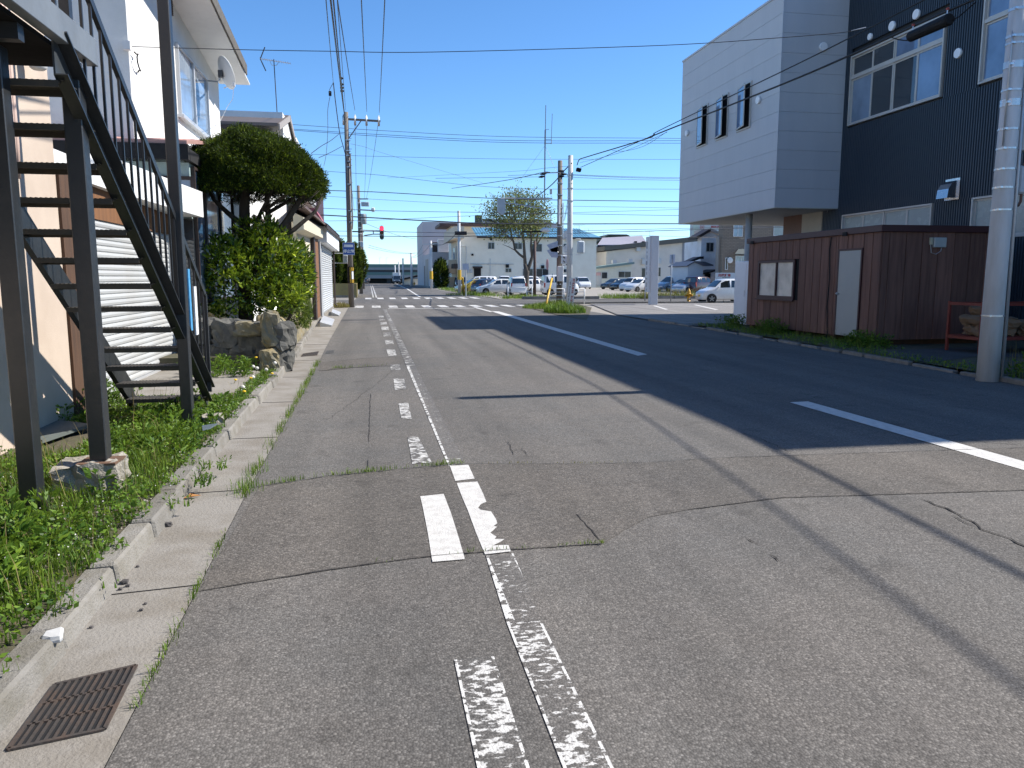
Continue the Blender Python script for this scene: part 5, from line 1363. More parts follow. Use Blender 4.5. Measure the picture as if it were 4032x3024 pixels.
mb = MB(); mb.prism([(pa.x, 147, pa.z - .5), (pb.x, 147, pb.z), (pb.x + 3.5, 147, pb.z), (pc.x, 147, pc.z - .3)], (0, 8, 0)); mb.build('dark_roof', M('mossy_roof', (.035, .05, .035), .8, var=.2), h2)
for (k, xa_, ya_, xb_, yb_, Y_, l_) in (('H', 815, 440, 800, 375, 146, 'thin TV aerial on the dark roof behind the pale pole'), ('H', 665, 440, 665, 325, 121, 'TV aerial at the right end of the blue roof'), ('H', 1690, 460, 1690, 415, 146, 'small TV aerial just above the tall sign pillar'), ('H', 1030, 470, 1020, 430, 146, 'short TV aerial in the middle of the dark roof'), ('F', 1455, 887, 1455, 790, 224, 'left thin lamp mast above the viaduct'), ('F', 1550, 887, 1550, 795, 224, 'right thin lamp mast above the viaduct')):
    a_, b_ = ay(k, xa_, ya_, Y_), ay(k, xb_, yb_, Y_)
    ae = thing('tv_aerial' if Y_ < 200 else 'lamp_mast', a_, l_, 'aerial' if Y_ < 200 else 'mast')
    mb = MB(); mb.tube([a_ - Vector((0, 0, .3)), b_], .03, 5); mb.build('mast', ALU, ae)
    mb = MB(); mb.tube([b_ + Vector((-.9, 0, 0)), b_ + Vector((.9, 0, .1))] if Y_ < 200 else [b_, b_ + Vector((.5, 0, .1))], .022, 5); mb.build('boom' if Y_ < 200 else 'lamp_arm', ALU, ae)
    if Y_ < 200:
        for i_ in range(5):
            p_ = b_ + Vector((-.8 + i_ * .4, 0, .02)); mb = MB(); mb.tube([p_ + Vector((0, -.3, -.12)), p_ + Vector((0, .3, .12))], .012, 4); mb.build('element', ALU, ae)
# white narrow house, tile-clad house, sign building
nh = thing('white_narrow_house', (38, 88, 0), 'narrow dirty white house with gable roof and blue grey porch', 'house')
YN = 88.; DWHITE = M('dirty_white', (.80, .80, .82), .85, var=.12, vs=.7, col2=(.55, .52, .48), c2a=.6)
pa, pb = ay('I', 970, 310, YN), ay('I', 1222, 300, YN)
mb = MB(); mb.box((pa.x, YN + .04, 0), (pb.x, YN + 1.2, pa.z)); mb.build('wall', DWHITE, nh)
mb = MB(); mb.box((pa.x + 1.2, YN + 1.25, 0), (pb.x + 2, YN + 8, pa.z - .3)); mb.build('rear_wall', DWHITE, nh)
g0, g1, g2 = ay('I', 895, 300, YN - .4), ay('I', 1105, 180, YN - .4), ay('I', 1190, 275, YN - .4)
mb = MB(); mb.prism([ay('I', 960, 300, YN), ay('I', 1105, 200, YN), ay('I', 1222, 300, YN)], (0, 1.2, 0)); mb.build('gable', DWHITE, nh)
mb = MB(); mb.prism([g0, g1, g1 + Vector((0, 0, -.35)), g0 + Vector((0, 0, -.35))], (0, 2.4, 0)); mb.build('roof', DKBROWN, nh)
p3_ = ay('I', 1330, 265, YN - .4)
mb = MB(); mb.prism([g1, Vector((p3_.x, YN - .4, g2.z)), Vector((p3_.x, YN - .4, g2.z - .3)), g1 + Vector((0, 0, -.35))], (0, 5, 0)); r_ = mb.build('roof', M('salmon_sheet', (.52, .42, .36), .5), nh)
wbox(nh, 'I', 1040, 392, 1135, 515, YN, GLASS, ALU); wbox(nh, 'I', 1240, 310, 1275, 412, YN - .0, BLACK, ALU, 'window', 0)
qa, qb, qc, qd, qe = ay('I', 768, 735, 82), ay('I', 870, 672, 82), ay('I', 992, 725, 82), ay('I', 992, 900, 82), ay('I', 768, 900, 82)
mb = MB(); mb.prism([(qa.x, 82, 0), (qc.x, 82, 0), qc, qb, qa], (0, 5, 0)); mb.build('porch', M('pale_blue_board', (.52, .57, .63), .7, var=.06), nh)
mb = MB(); mb.prism([ay('I', 755, 738, 81.7), ay('I', 870, 668, 81.7), ay('I', 870, 655, 81.7), ay('I', 750, 725, 81.7)], (0, 5.5, 0)); mb.prism([ay('I', 870, 668, 81.7), ay('I', 1000, 725, 81.7), ay('I', 1140, 725, 81.7), ay('I', 1140, 710, 81.7), ay('I', 1020, 665, 81.7), ay('I', 870, 655, 81.7)], (0, 5.5, 0)); mb.build('porch_roof', M('blue_black_sheet', (.08, .09, .12), .5), nh)
qa, qb = ay('I', 720, 700, 90), ay('I', 1000, 600, 86)
mb = MB(); mb.prism([ay('I', 722, 690, 86), ay('I', 945, 590, 86), ay('I', 1000, 588, 86), ay('I', 1000, 625, 86), ay('I', 950, 622, 86), ay('I', 725, 715, 86)], (0, 2, 0)); mb.build('side_roof', DKBROWN, nh)
mb = MB(); mb.prism([ay('I', 1000, 830, 83), ay('I', 1195, 775, 83), ay('I', 1195, 800, 83), ay('I', 1010, 850, 83)], (0, 3, 0)); mb.build('door_hood', DKBROWN, nh)
wbox(nh, 'I', 1015, 835, 1095, 905, 83.5, BLACK, DWHITE, 'door', 0)
bh = thing('tile_clad_house', (44, 78, 0), 'brown tile clad house with white framed windows under the overhang', 'house')
YB = 78.
m_, t_, b_ = nodes('brown_tile'); MATS['brown_tile'] = m_
bt = t_.nodes.new('ShaderNodeTexBrick'); bt.inputs['Scale'].default_value = 1.0; bt.inputs['Brick Width'].default_value = .45; bt.inputs['Row Height'].default_value = .16; bt.inputs['Mortar Size'].default_value = .02
bt.inputs['Color1'].default_value = (.25, .20, .155, 1); bt.inputs['Color2'].default_value = (.21, .17, .13, 1); bt.inputs['Mortar'].default_value = (.14, .115, .095, 1)
LK(t_, mapv(t_, t_.nodes.new('ShaderNodeTexCoord').outputs['Object'], rot=(math.pi / 2, 0, 0)), bt.inputs['Vector']); LK(t_, bt.outputs[0], b_.inputs['Base Color']); b_.inputs['Roughness'].default_value = .8
pa = ay('I', 1275, 500, YB); mb = MB(); mb.box((pa.x, YB + .04, 0), (pa.x + 16, YB + 1.2, 9.2)); mb.build('wall', m_, bh)
mb = MB(); mb.box((pa.x + 5, YB + 1.25, 0), (pa.x + 16, YB + 9, 9.1)); mb.build('rear_wall', m_, bh)
pa2 = ay('I', 1222, 500, YB + .5); mb = MB(); mb.box((pa2.x, YB + .6, 0), (pa.x - .01, YB + 1.3, 6.0)); mb.build('grey_bay', M('taupe_wall', (.30, .27, .24), .8), bh)
wbox(bh, 'I', 1440, 60, 1555, 295, YB, GLASSB, WHITE2); wbox(bh, 'I', 2025, 60, 2175, 285, YB, FROST, WHITE2, 'window', 0); wbox(bh, 'I', 1318, 615, 1338, 775, YB, GLASS, WHITE2, 'window', 0); wbox(bh, 'I', 1465, 585, 1620, 700, YB, GLASSB, WHITE2)
mb = MB(); mb.prism([ay('I', 1450, 560, YB - .8), ay('I', 1505, 485, YB - .1), ay('I', 1640, 485, YB - .1), ay('I', 1650, 560, YB - .8)], (0, 0, .06)); mb.build('bay_roof', M('dark_green_sheet', (.03, .055, .065), .5), bh)
p = ay('I', 1380, 645, YB - .1); mb = MB(); mb.lathe(p, [(.05, -.15), (.3, -.1), (.33, .0), (.2, .1)], 12, 'Y'); mb.build('wall_lamp', WHITE2, bh)
sg_ = thing('sign_building', (50, 130, 0), 'pale green building with red lettering and round red emblem on its wall', 'building')
YS_ = 150.
pa, pb = ay('I', 845, 100, YS_), ay('I', 1400, 330, YS_)
mb = MB(); mb.box((pa.x, YS_, 0), (pb.x + 6, YS_ + 1.5, 16)); mb.build('wall', M('pale_mint', (.42, .47, .48), .7, var=.05), sg_)
mb = MB(); mb.box((pa.x - .02, YS_ - .05, 0), (pa.x + 1.2, YS_ - .01, 16)); mb.build('edge_panel', M('mint_trim', (.45, .55, .48), .7), sg_)
SR = M('sign_red', (.40, .03, .05), .6)
text_mesh('lettering', 'MARUNAMA', SR, sg_, ay('I', 1205, 176, YS_ - .06), (math.pi / 2, 0, 0), .66, .8, bold=.02)
c_ = ay('I', 978, 160, YS_ - .06); mb = MB()
for k in range(32):
    a0, a1 = 2 * math.pi * k / 32, 2 * math.pi * (k + 1) / 32
    for (aa, bb) in ((a0, a1),):
        mb.add([(c_.x + .42 * math.cos(aa), c_.y, c_.z + .62 * math.sin(aa)), (c_.x + .42 * math.cos(bb), c_.y, c_.z + .62 * math.sin(bb)), (c_.x + .35 * math.cos(bb), c_.y, c_.z + .54 * math.sin(bb)), (c_.x + .35 * math.cos(aa), c_.y, c_.z + .54 * math.sin(aa))], [(0, 1, 2, 3)])
mb.build('emblem_ring', SR, sg_); text_mesh('emblem', '全', SR, sg_, (c_.x, c_.y, c_.z - .26), (math.pi / 2, 0, 0), .62)
a_, b_ = ay('I', 880, 238, YS_ - .06), ay('I', 930, 250, YS_ - .06); mb = MB(); mb.box((a_.x, YS_ - .06, b_.z), (b_.x, YS_ - .02, a_.z)); mb.build('red_bar', SR, sg_)
rb_ = MB(); rb_.box((ay('G', 1120, 270, 150).x, 150, 0), (ay('G', 2100, 270, 150).x, 160, ay('G', 1300, 230, 150).z)); tag(rb_.build('grey_hall', M('hall_grey', (.38, .38, .40), .7)), 'pale grey hall roof showing through the tree behind the brown roof', 'building')

# ================================================================== POLES, SIGNS, STREET FURNITURE
WPOLE = M('brown_pole', (.19, .165, .14), .8, var=.2, vs=1.5, stretch=(4, 4, .5), col2=(.12, .10, .085), c2a=.6)
INS = M('porcelain', (.7, .7, .68), .3)
BLKM = M('black_plastic', (.010, .010, .012), .7, spec=.25)
def pole(name, base, h, r0, r1, mat, label, cat='utility pole', lean=(0, 0)):
    p = thing(name, base, label, cat)
    b = Vector(base); mb = MB(); mb.tube([b + Vector((0, 0, -.1)), b + Vector((lean[0] / 2, lean[1] / 2, h / 2)), b + Vector((lean[0], lean[1], h))], [r0, (r0 + r1) / 2, r1], 14); mb.build('shaft', mat, p, True); return p
def arm(par, a, b, w_=.09, h_=.09, mat=None, nm='crossarm'):
    mb = MB(); mb.beam(a, b, w_, h_); return mb.build(nm, mat or WPOLE, par)
def insul(par, p, nm='insulator'):
    mb = MB(); mb.lathe(p, [(.02, 0), (.05, .03), (.06, .06), (.04, .09), (.06, .12), (.06, -.35), (.03, .2)], 10); mb.build(nm, INS, par, True)
PLY = 43.5
pl = pole('utility_pole', (-1.18, PLY, 0), 10.35, .155, .115, WPOLE, 'tall brown utility pole with wooden crossarm at the near left corner')
za = 10.0
arm(pl, (-1.35, PLY, za), (.62, PLY, za - .05), .1, .1); arm(pl, (-1.08, PLY, za - 1.0), (-.4, PLY, za - .06), .05, .05, nm='brace')
for x_ in (-.72, -.12, .53): insul(pl, (x_, PLY, za + .04))
insul(pl, (-1.32, PLY, za + .04))
for zz in (4.6, 5.2, 6.6, 7.5, 7.8, 8.1, 8.35, 8.9):
    mb = MB(); mb.lathe((-1.13, PLY, zz), [(.145, -.02), (.15, -.02), (.15, .02), (.145, .02)], 14); mb.build('band', BAND, pl)
    mb = MB(); mb.tube([(-1.3, PLY - .02, zz + .1), (-.93, PLY - .02, zz + .1)], .015, 5); mb.build('step_bolt', GALV, pl)
mb = MB(); mb.tube([(-1.02, PLY - .12, 8.2), (-1.0, PLY - .14, 6), (-.99, PLY - .14, 4.6), (-1.02, PLY - .15, 4.2)], .04, 6); mb.build('cable_riser', WPOLE, pl)
YB_ = M('warning_yellow', (.62, .38, .03), .5)
mb = MB(); mb.lathe((-1.18, PLY, 1.75), [(.15, -.45), (.168, -.45), (.168, .45), (.15, .45)], 20); wr_ = mb.build('warning_sleeve', BLKM, pl)
for i, a in enumerate((-95, -62, -28)):
    t = rad(a); 
    for zz in ((1.33, 2.17) if i == 0 else (1.33, 1.52), ) + (((1.98, 2.17),) if i else ()):
        mb = MB(); mb.cbox((-1.18 + .169 * math.cos(t), PLY + .169 * math.sin(t), (zz[0] + zz[1]) / 2), (.008, .05, zz[1] - zz[0]), t); mb.build('yellow_stripe', YB_, wr_)
mb = MB(); mb.cbox((-1.18 + .172 * math.cos(rad(-50)), PLY + .172 * math.sin(rad(-50)), 1.74), (.006, .12, .42), rad(-50)); mb.build('label_plate', WHITE2, wr_)
# blue stop-line sign
sb_ = thing('stop_line_sign', (-1.18, PLY - .25, 2.6), 'square blue stop line sign with white bar on the left pole', 'sign')
BLUE = M('sign_blue', (.012, .085, .36), .4, var=.06)
c0, c1 = ay('B2', 1022, 455, PLY - .25), ay('B2', 1210, 648, PLY - .25)
mb = MB(); mb.box((c0.x, PLY - .25, c1.z), (c1.x, PLY - .235, c0.z)); mb.build('plate', WHITE2, sb_)
mb = MB(); mb.box((c0.x + .018, PLY - .254, c1.z + .018), (c1.x - .018, PLY - .2505, c0.z - .018)); mb.build('face', BLUE, sb_)
mb = MB(); mb.box((c0.x + .07, PLY - .258, c0.z - .24), (c1.x - .07, PLY - .2545, c0.z - .10)); mb.build('white_bar', WHITE2, sb_)
text_mesh('lettering', '停止線', WHITE2, sb_, ((c0.x + c1.x) / 2, PLY - .258, c1.z + .13), (math.pi / 2, 0, 0), .195, 1.0, bold=.006)
mb = MB(); mb.tube([(c0.x + .1, PLY - .2, c1.z + .3), (-1.18, PLY - .12, c1.z + .3)], .02, 5); mb.build('bracket', GALV, sb_)
# pedestrian signal behind the left pole
ps = thing('pedestrian_signal', (-1.5, PLY + .2, 2.2), 'pale pedestrian signal on two arms behind the left pole', 'traffic light')
p0, p1_ = ay('B2', 1028, 645, PLY + .25), ay('B2', 1078, 770, PLY + .25)
mb = MB(); mb.box((p0.x, PLY + .15, p1_.z), (p1_.x + .1, PLY + .35, p0.z)); mb.build('housing', M('signal_housing', (.42, .47, .5), .5), ps, bevel=.04)
for yy in (620, 772):
    mb = MB(); mb.tube([ay('B2', 865, yy, PLY + .3), ay('B2', 1100, yy + 3, PLY + .2)], .022, 6); mb.build('arm', WHITE2, ps)
# second and third poles up the street, red signal
pB = pole('utility_pole', (-1.17, 80, 0), 10.7, .19, .14, WPOLE, 'dark utility pole with transformer, second along the left side')
for (k, x0, y0, x1, y1) in (('F', 1150, 95, 1340, 105), ('F', 1145, -60, 1290, -62), ('F', 1060, 412, 1230, 415)):
    arm(pB, ay(k, x0, y0, 79.8), ay(k, x1, y1, 79.8), .14, .12, BLKM if y0 > 300 else GALV)
c_ = ay('F', 1222, 230, 79.9); mb = MB(); mb.lathe((c_.x, 79.9, c_.z - 1.2), [(.26, .7), (.3, .75), (.3, 1.6), (.25, 1.7)], 16); mb.build('transformer', M('transformer_grey', (.3, .33, .33), .5), pB, True)
c_ = ay('F', 1245, 15, 79.9); mb = MB(); mb.cbox(c_, (.78, .4, .42)); mb.build('switch_gear', M('gear_grey', (.42, .46, .48), .5), pB, bevel=.05)
c_ = ay('F', 1360, 95, 79.9); mb = MB(); mb.cbox(c_, (.36, .3, .42)); mb.build('cutout', INS, pB, bevel=.08)
for zz in (5.2, 6, 6.6, 7.2, 8.0, 9.0):
    mb = MB(); mb.lathe((-1.17, 80, zz), [(.17, -.04), (.185, -.04), (.185, .04), (.17, .04)], 12); mb.build('band', INS, pB)
c_ = ay('F', 1200, 600, 79.6); mb = MB(); mb.cbox(c_, (.3, .3, .6)); mb.build('box', GALV, pB, bevel=.05)
sgl = thing('red_traffic_light', (.6, 79, 5), 'vertical traffic light showing red on an arm over the street', 'traffic light')
a_, b_ = ay('F', 1453, 325, 79), ay('F', 1520, 530, 79)
xm = (a_.x + b_.x) / 2; hw_ = (b_.x - a_.x) / 2
HSG = M('signal_body', (.33, .34, .31), .5)
mb = MB(); P_ = []
for k in range(13): t = math.pi * k / 12; P_.append((xm + hw_ * math.cos(t), 79, a_.z - hw_ + hw_ * math.sin(t)))
for k in range(13): t = math.pi + math.pi * k / 12; P_.append((xm + hw_ * math.cos(t), 79, b_.z + hw_ + hw_ * math.sin(t)))
mb.prism(P_, (0, .25, 0)); mb.build('housing', HSG, sgl)
for yy, m_ in ((368, emit('red_lit', (1.0, .02, .05), 2.6)), (427, M('amber_off', (.12, .06, .02), .3)), (492, M('green_off', (.01, .07, .06), .3))):
    c_ = ay('F', 1486, yy, 78.97); r_ = hw_ * .82
    mb = MB(); mb.lathe((c_.x, 78.98, c_.z), [(r_, 0), (r_, -.03), (r_ * .6, -.06), (r_ * .1, -.07)], 18, 'Y'); mb.build('lens', m_, sgl, True)
    mb = MB()
    for k in range(13):
        t0 = math.pi * (-.12 + 1.24 * k / 13); t1 = math.pi * (-.12 + 1.24 * (k + 1) / 13); rr_ = r_ * 1.08
        mb.add([(c_.x + rr_ * math.cos(t0), 78.97, c_.z + rr_ * math.sin(t0)), (c_.x + rr_ * math.cos(t1), 78.97, c_.z + rr_ * math.sin(t1)), (c_.x + rr_ * math.cos(t1), 78.62, c_.z + rr_ * math.sin(t1)), (c_.x + rr_ * math.cos(t0), 78.62, c_.z + rr_ * math.sin(t0))], [(0, 1, 2, 3)])
    mb.build('visor', HSG, sgl)
for (x0, y0, x1, y1) in ((1180, 390, 1455, 402), (1230, 470, 1360, 450), (1360, 450, 1455, 450), (1363, 390, 1365, 458)):
    mb = MB(); mb.tube([ay('F', x0, y0, 79.1), ay('F', x1, y1, 79.1)], .06, 6); mb.build('arm', GALV, sgl)
pC = pole('utility_pole', (-1.35, 116, 0), 10.5, .19, .14, WPOLE, 'third utility pole along the left side, mostly hidden')
pD = pole('utility_pole', (-1.8, 160, 0), 10, .2, .15, CPOLE, 'farthest utility pole on the left side of the street')
# right corner poles
p1p = gp('G', 2140, 1445)
pA = pole('utility_pole', (p1p.x, 47.5, 0), 8.75, .18, .14, WPOLE, 'brown pole wrapped with bands at the right corner carrying signals')
X_ = p1p.x
for zz in (1.2, 3.0, 3.6, 4.2, 4.75, 5.4, 5.9, 6.7, 7.4):
    mb = MB(); mb.lathe((X_, 47.5, zz), [(.165, -.03), (.19, -.03), (.19, .03), (.165, .03)], 14); mb.build('band', GALV, pA)
mb = MB(); mb.tube([(X_ + .2, 47.4, .4), (X_ + .19, 47.4, 6.2)], .03, 6); mb.build('conduit', GALV, pA)
mb = MB(); mb.tube([(X_ - .08, 47.3, 4.9), (X_ - .07, 47.32, 6.4)], .06, 8); mb.build('white_riser', WHITE2, pA)
for (x, y) in ((535, 1120),):
    c_ = ay('Z', x, y, 47.3); mb = MB(); mb.cbox(c_, (.12, .2, .33)); mb.build('small_box', GALV, pA, bevel=.02)
for (x, y) in ((440, 900), (420, 935), (660, 865), (690, 905), (660, 935)):
    c_ = ay('Z', x, y, 47.4); mb = MB(); mb.tube([c_ + Vector((-.2, 0, -.03)), c_, c_ + Vector((.2, 0, .03))], [.03, .08, .03], 8); mb.build('wire_clamp', BLKM, pA)
arm(pA, ay('Z', 430, 890, 47.4), ay('Z', 700, 880, 47.4), .06, .06, GALV)
sA = thing('arm_signal', (X_ - 2, 47.4, 6), 'traffic light seen from behind on a long arm in front of the tree', 'traffic light')
mb = MB(); mb.tube([ay('Z', 552, 1205, 47.4), ay('Z', -90, 1203, 47.4)], .04, 8); mb.tube([ay('Z', 545, 1420, 47.4), ay('Z', 530, 1370, 47.4), ay('Z', 470, 1340, 47.4), ay('Z', 90, 1272, 47.4), ay('Z', -90, 1262, 47.4)], .03, 8); mb.tube([ay('Z', 88, 1205, 47.4), ay('Z', 88, 1275, 47.4)], .025, 6); mb.build('arm', GALV, sA)
a_, b_ = ay('G', 1325, -60, 47.3), ay('G', 1435, 150, 47.3)
mb = MB(); mb.box((a_.x, 47.2, b_.z + .1), (b_.x, 47.45, a_.z)); mb.prism([(a_.x, 47.2, b_.z + .1), (b_.x, 47.2, b_.z + .1), (b_.x - .12, 47.2, b_.z - .08), (a_.x + .2, 47.2, b_.z - .08)], (0, .25, 0)); mb.build('housing', M('signal_housing', (.42, .47, .5), .5), sA)
st2 = thing('street_lamp', (X_ - 1.2, 47.4, 4.4), 'white street lamp head on a dark arm beside the banded pole', 'street lamp')
mb = MB(); mb.tube([ay('H', -160, 418, 47.4), ay('H', 150, 408, 47.4)], .05, 6); mb.build('arm', BLKM, st2)
c_ = ay('H', 180, 390, 47.4); mb = MB(); mb.tube([c_ + Vector((-.3, 0, -.04)), c_ + Vector((-.15, 0, .0)), c_ + Vector((.1, 0, 0)), c_ + Vector((.28, 0, -.04))], [.06, .14, .15, .06], 12); mb.build('head', WHITE2, st2, True)
gY = thing('guy_guard', (X_ - .9, 46.8, 0), 'leaning yellow guy wire guard beside the banded pole', 'guy guard')
mb = MB(); mb.tube([gp('H', 182, 1492), ay('H', 270, 1095, 46.9)], .06, 8); mb.build('guard', YB_, gY, True)
mb = MB(); mb.tube([ay('H', 270, 1095, 46.9), ay('H', 278, 1020, 46.9)], .02, 5); mb.build('wire', GALV, gY)
cbx = ay('H', 355, 915, 47.2), ay('H', 430, 1135, 47.2)
bx_ = thing('control_box', (cbx[0].x, 47.3, 1.6), 'white signal control box hung beside the banded pole', 'control box')
mb = MB(); mb.box((cbx[0].x, 47.1, cbx[1].z), (cbx[1].x, 47.35, cbx[0].z)); mb.build('cabinet', WHITE2, bx_, bevel=.02)
mb = MB(); mb.tube([(cbx[0].x + .05, 47.2, cbx[1].z), (cbx[0].x + .08, 47.2, cbx[1].z - .25), (cbx[0].x + .22, 47.2, cbx[1].z - .3), (cbx[0].x + .3, 47.2, cbx[1].z - .05)], .03, 6); mb.build('cable_loop', BLKM, bx_)
pB2 = pole('timber_pole', (ay('H', 380, 1300, 52).x, 52, 0), 6.6, .14, .1, WPOLE, 'dark timber pole behind the white control box')
YP2 = 43.2
p2x = gp('H', 580, 1500).x
pE = pole('signal_pole', (p2x, YP2, 0), 8.4, .17, .135, CPOLE, 'plain pale concrete pole with the leaning notice board')
for zz in (2.9, 4.1, 5.9, 6.6, 7.3):
    mb = MB(); mb.lathe((p2x, YP2, zz), [(.155, -.025), (.175, -.025), (.175, .025), (.155, .025)], 14); mb.build('band', GALV, pE)
c_ = ay('Z', 880, 850, YP2 - .1); mb = MB(); mb.cbox(c_, (.26, .25, .2), 0, Matrix.Rotation(rad(12), 4, 'Y')); mb.build('junction_box', BLKM, pE, bevel=.02)
for (k, x0, y0, x1, y1, nm, lab) in (('H', 640, 548, 735, 730, 'pedestrian_signal', 'rounded white pedestrian signal right of the pale pole'),):
    a_, b_ = ay(k, x0, y0, YP2), ay(k, x1, y1, YP2)
    pS = thing(nm, (p2x + .6, YP2, 3), lab, 'traffic light')
    mb = MB(); mb.box((a_.x, YP2 - .14, b_.z), (b_.x, YP2 + .14, a_.z)); mb.build('housing', M('signal_housing_pale', (.52, .58, .62), .5), pS, bevel=.06)
    for yy, ya_ in ((520, 548), (750, 730)):
        mb = MB(); mb.tube([ay('H', 615, yy, YP2), ay('H', 685, yy - 3, YP2), ay('H', 690, ya_, YP2)], .022, 6); mb.build('arm', WHITE2, pS)
# round signs seen from the back, small red pedestrian lamp
rs = pole('sign_post', (ay('H', 515, 1300, 45.5).x, 45.5, 0), 5.3, .035, .035, GALV, 'thin post with two round signs seen from behind between the poles', 'sign post')
for yc, r_ in ((465, .30), (670, .30)):
    c_ = ay('H', 505, yc, 45.45); mb = MB(); mb.lathe(c_, [(r_, 0), (r_, .02)], 24, 'Y'); d_ = mb.build('round_sign', INS, rs)
    mb = MB(); mb.beam(c_ + Vector((-.2, -.03, -.35)), c_ + Vector((.2, -.03, -.35)), .02, .03); mb.beam(c_ + Vector((-.2, -.03, -.15)), c_ + Vector((.2, -.03, -.15)), .02, .03); mb.build('clip', GALV, d_)
rp_ = thing('red_pedestrian_light', (rs.location.x, 45.2, 2.2), 'small pedestrian light lit red beside the pale pole', 'traffic light')
a_, b_ = ay('H', 497, 785, 45.2), ay('H', 540, 890, 45.2)
mb = MB(); mb.box((a_.x - .05, 45.2, b_.z - .03), (b_.x + .02, 45.4, a_.z + .03)); mb.build('housing', BLKM, rp_)
zm_ = (a_.z + b_.z) / 2
mb = MB(); mb.box((a_.x, 45.18, zm_ + .04), (b_.x - .02, 45.198, a_.z)); mb.build('red_lens', emit('red_lit_ped', (1.0, .03, .02), 1.6), rp_)
mb = MB(); mb.box((a_.x, 45.18, b_.z), (b_.x - .02, 45.198, zm_ - .04)); mb.build('green_lens', M('green_off', (.01, .07, .06), .3), rp_)
a_, b_ = ay('H', 412, 760, 45.3), ay('H', 490, 885, 45.3)
hs = thing('pedestrian_signal', (a_.x, 45.3, 2.3), 'white signal housing with slotted hoods left of the red pedestrian light', 'traffic light')
mb = MB(); mb.box((a_.x, 45.2, b_.z), (b_.x, 45.45, a_.z)); mb.build('housing', WHITE2, hs, bevel=.03)
for yy in (785, 845):
    mb = MB(); mb.beam(ay('H', 432, yy - 10, 45.19), ay('H', 460, yy + 15, 45.19), .03, .05); mb.build('slot', BLKM, hs)
for yy in (508, 738, 900):
    mb = MB(); mb.tube([(X_ + .15, 47.2, ay('H', 400, yy, 46.3).z), ay('H', 490, yy + 4, 45.4)], .025, 6); mb.build('arm', WHITE2, hs)
for yy, l_ in ((605, 'upper small grey sign facing away on the banded pole'), (685, 'lower small grey sign facing away on the banded pole')):
    a_ = ay('H', 195, yy, 47.2); sg2 = thing('small_sign', a_, l_, 'sign')
    mb = MB(); mb.prism([a_, a_ + Vector((.7, 0, .25)), a_ + Vector((.7, 0, -.45)), a_ + Vector((.3, 0, -.42))], (0, .02, 0)); mb.build('plate', M('sign_back', (.42, .46, .55), .5), sg2)
    mb = MB(); mb.tube([a_ + Vector((.6, .03, -.1)), a_ + Vector((.85, .2, -.1))], .02, 5); mb.build('bracket', GALV, sg2)
rd_ = ay('H', 200, 890, 47.0); mb = MB(); mb.lathe(rd_, [(.33, 0), (.33, .02)], 20, 'X'); rdo = mb.build('round_sign', M('faded_red', (.55, .25, .25), .6)); tag(rdo, 'faded red round sign edge on beside the banded pole', 'sign')
# leaning notice board on the pale pole
nb_ = thing('notice_board', (p2x - .3, YP2 - .25, .1), 'white leaning notice board with red vertical lettering at the pale pole', 'sign')
q = [ay('H', *c, YP2 - .3) for c in ((525, 1083), (622, 1090), (578, 1485), (480, 1475))]
mb = MB(); mb.prism([q[3], q[2], q[1], q[0]], (0, .025, 0)); mb.build('board', WHITE2, nb_)
lean_ = math.atan2((q[0].x - q[3].x), (q[0].z - q[3].z))
RL = M('letter_red', (.42, .03, .03), .6); BLL = M('letter_navy', (.03, .035, .06), .6)
tpx = ay('H', 588, 1122, YP2 - .304)
text_mesh('lettering', '当社関係者以外　立入禁止', RL, nb_, tpx, (math.pi / 2, lean_, 0), .118, 1.15, True, .004)
tpx = ay('H', 541, 1140, YP2 - .304)
text_mesh('small_lettering', '（駐車・通り抜けを禁止致します）', BLL, nb_, tpx, (math.pi / 2, lean_, 0), .078, 1.0, True, .002)
# white railings
def rail(pts, hts, label, par_mat=WHITE2, hh=.95):
    r_ = thing('white_railing', pts[0], label, 'railing')
    for p in pts:
        mb = MB(); mb.cyl((p[0], p[1], 0), (p[0], p[1], hh), .04, 8); mb.build('post', par_mat, r_, True)
    for h_ in hts:
        for a, b in zip(pts, pts[1:]):
            mb = MB(); mb.tube([(a[0], a[1], h_), (b[0], b[1], h_)], .022, 6); mb.build('bar', par_mat, r_, True)
    return r_
a_, b_, c_ = gp('H', 235, 1452), gp('H', 443, 1462), gp('H', 742, 1490)
YR = 45.6
rail([(ay('H', 235, 1300, YR).x, YR, 0), (ay('H', 443, 1300, YR).x, YR, 0), (ay('H', 742, 1300, YR).x, YR, 0)], (.32, .55, .75, .95), 'white pipe railing across the corner between the poles')
YR = 60.5
rail([(ay('G', x, 1300, YR).x, YR, 0) for x in (1475, 1748, 1825)], (.5, .85), 'short white railing in front of the small white wagon', hh=.9)
YR = 48.6
rail([(ay('I', x, 1200, YR).x, YR, 0) for x in (1160, 1290, 1420, 1560)], (.25, .5, .75, .95), 'white railing in front of the boxy white car at right')
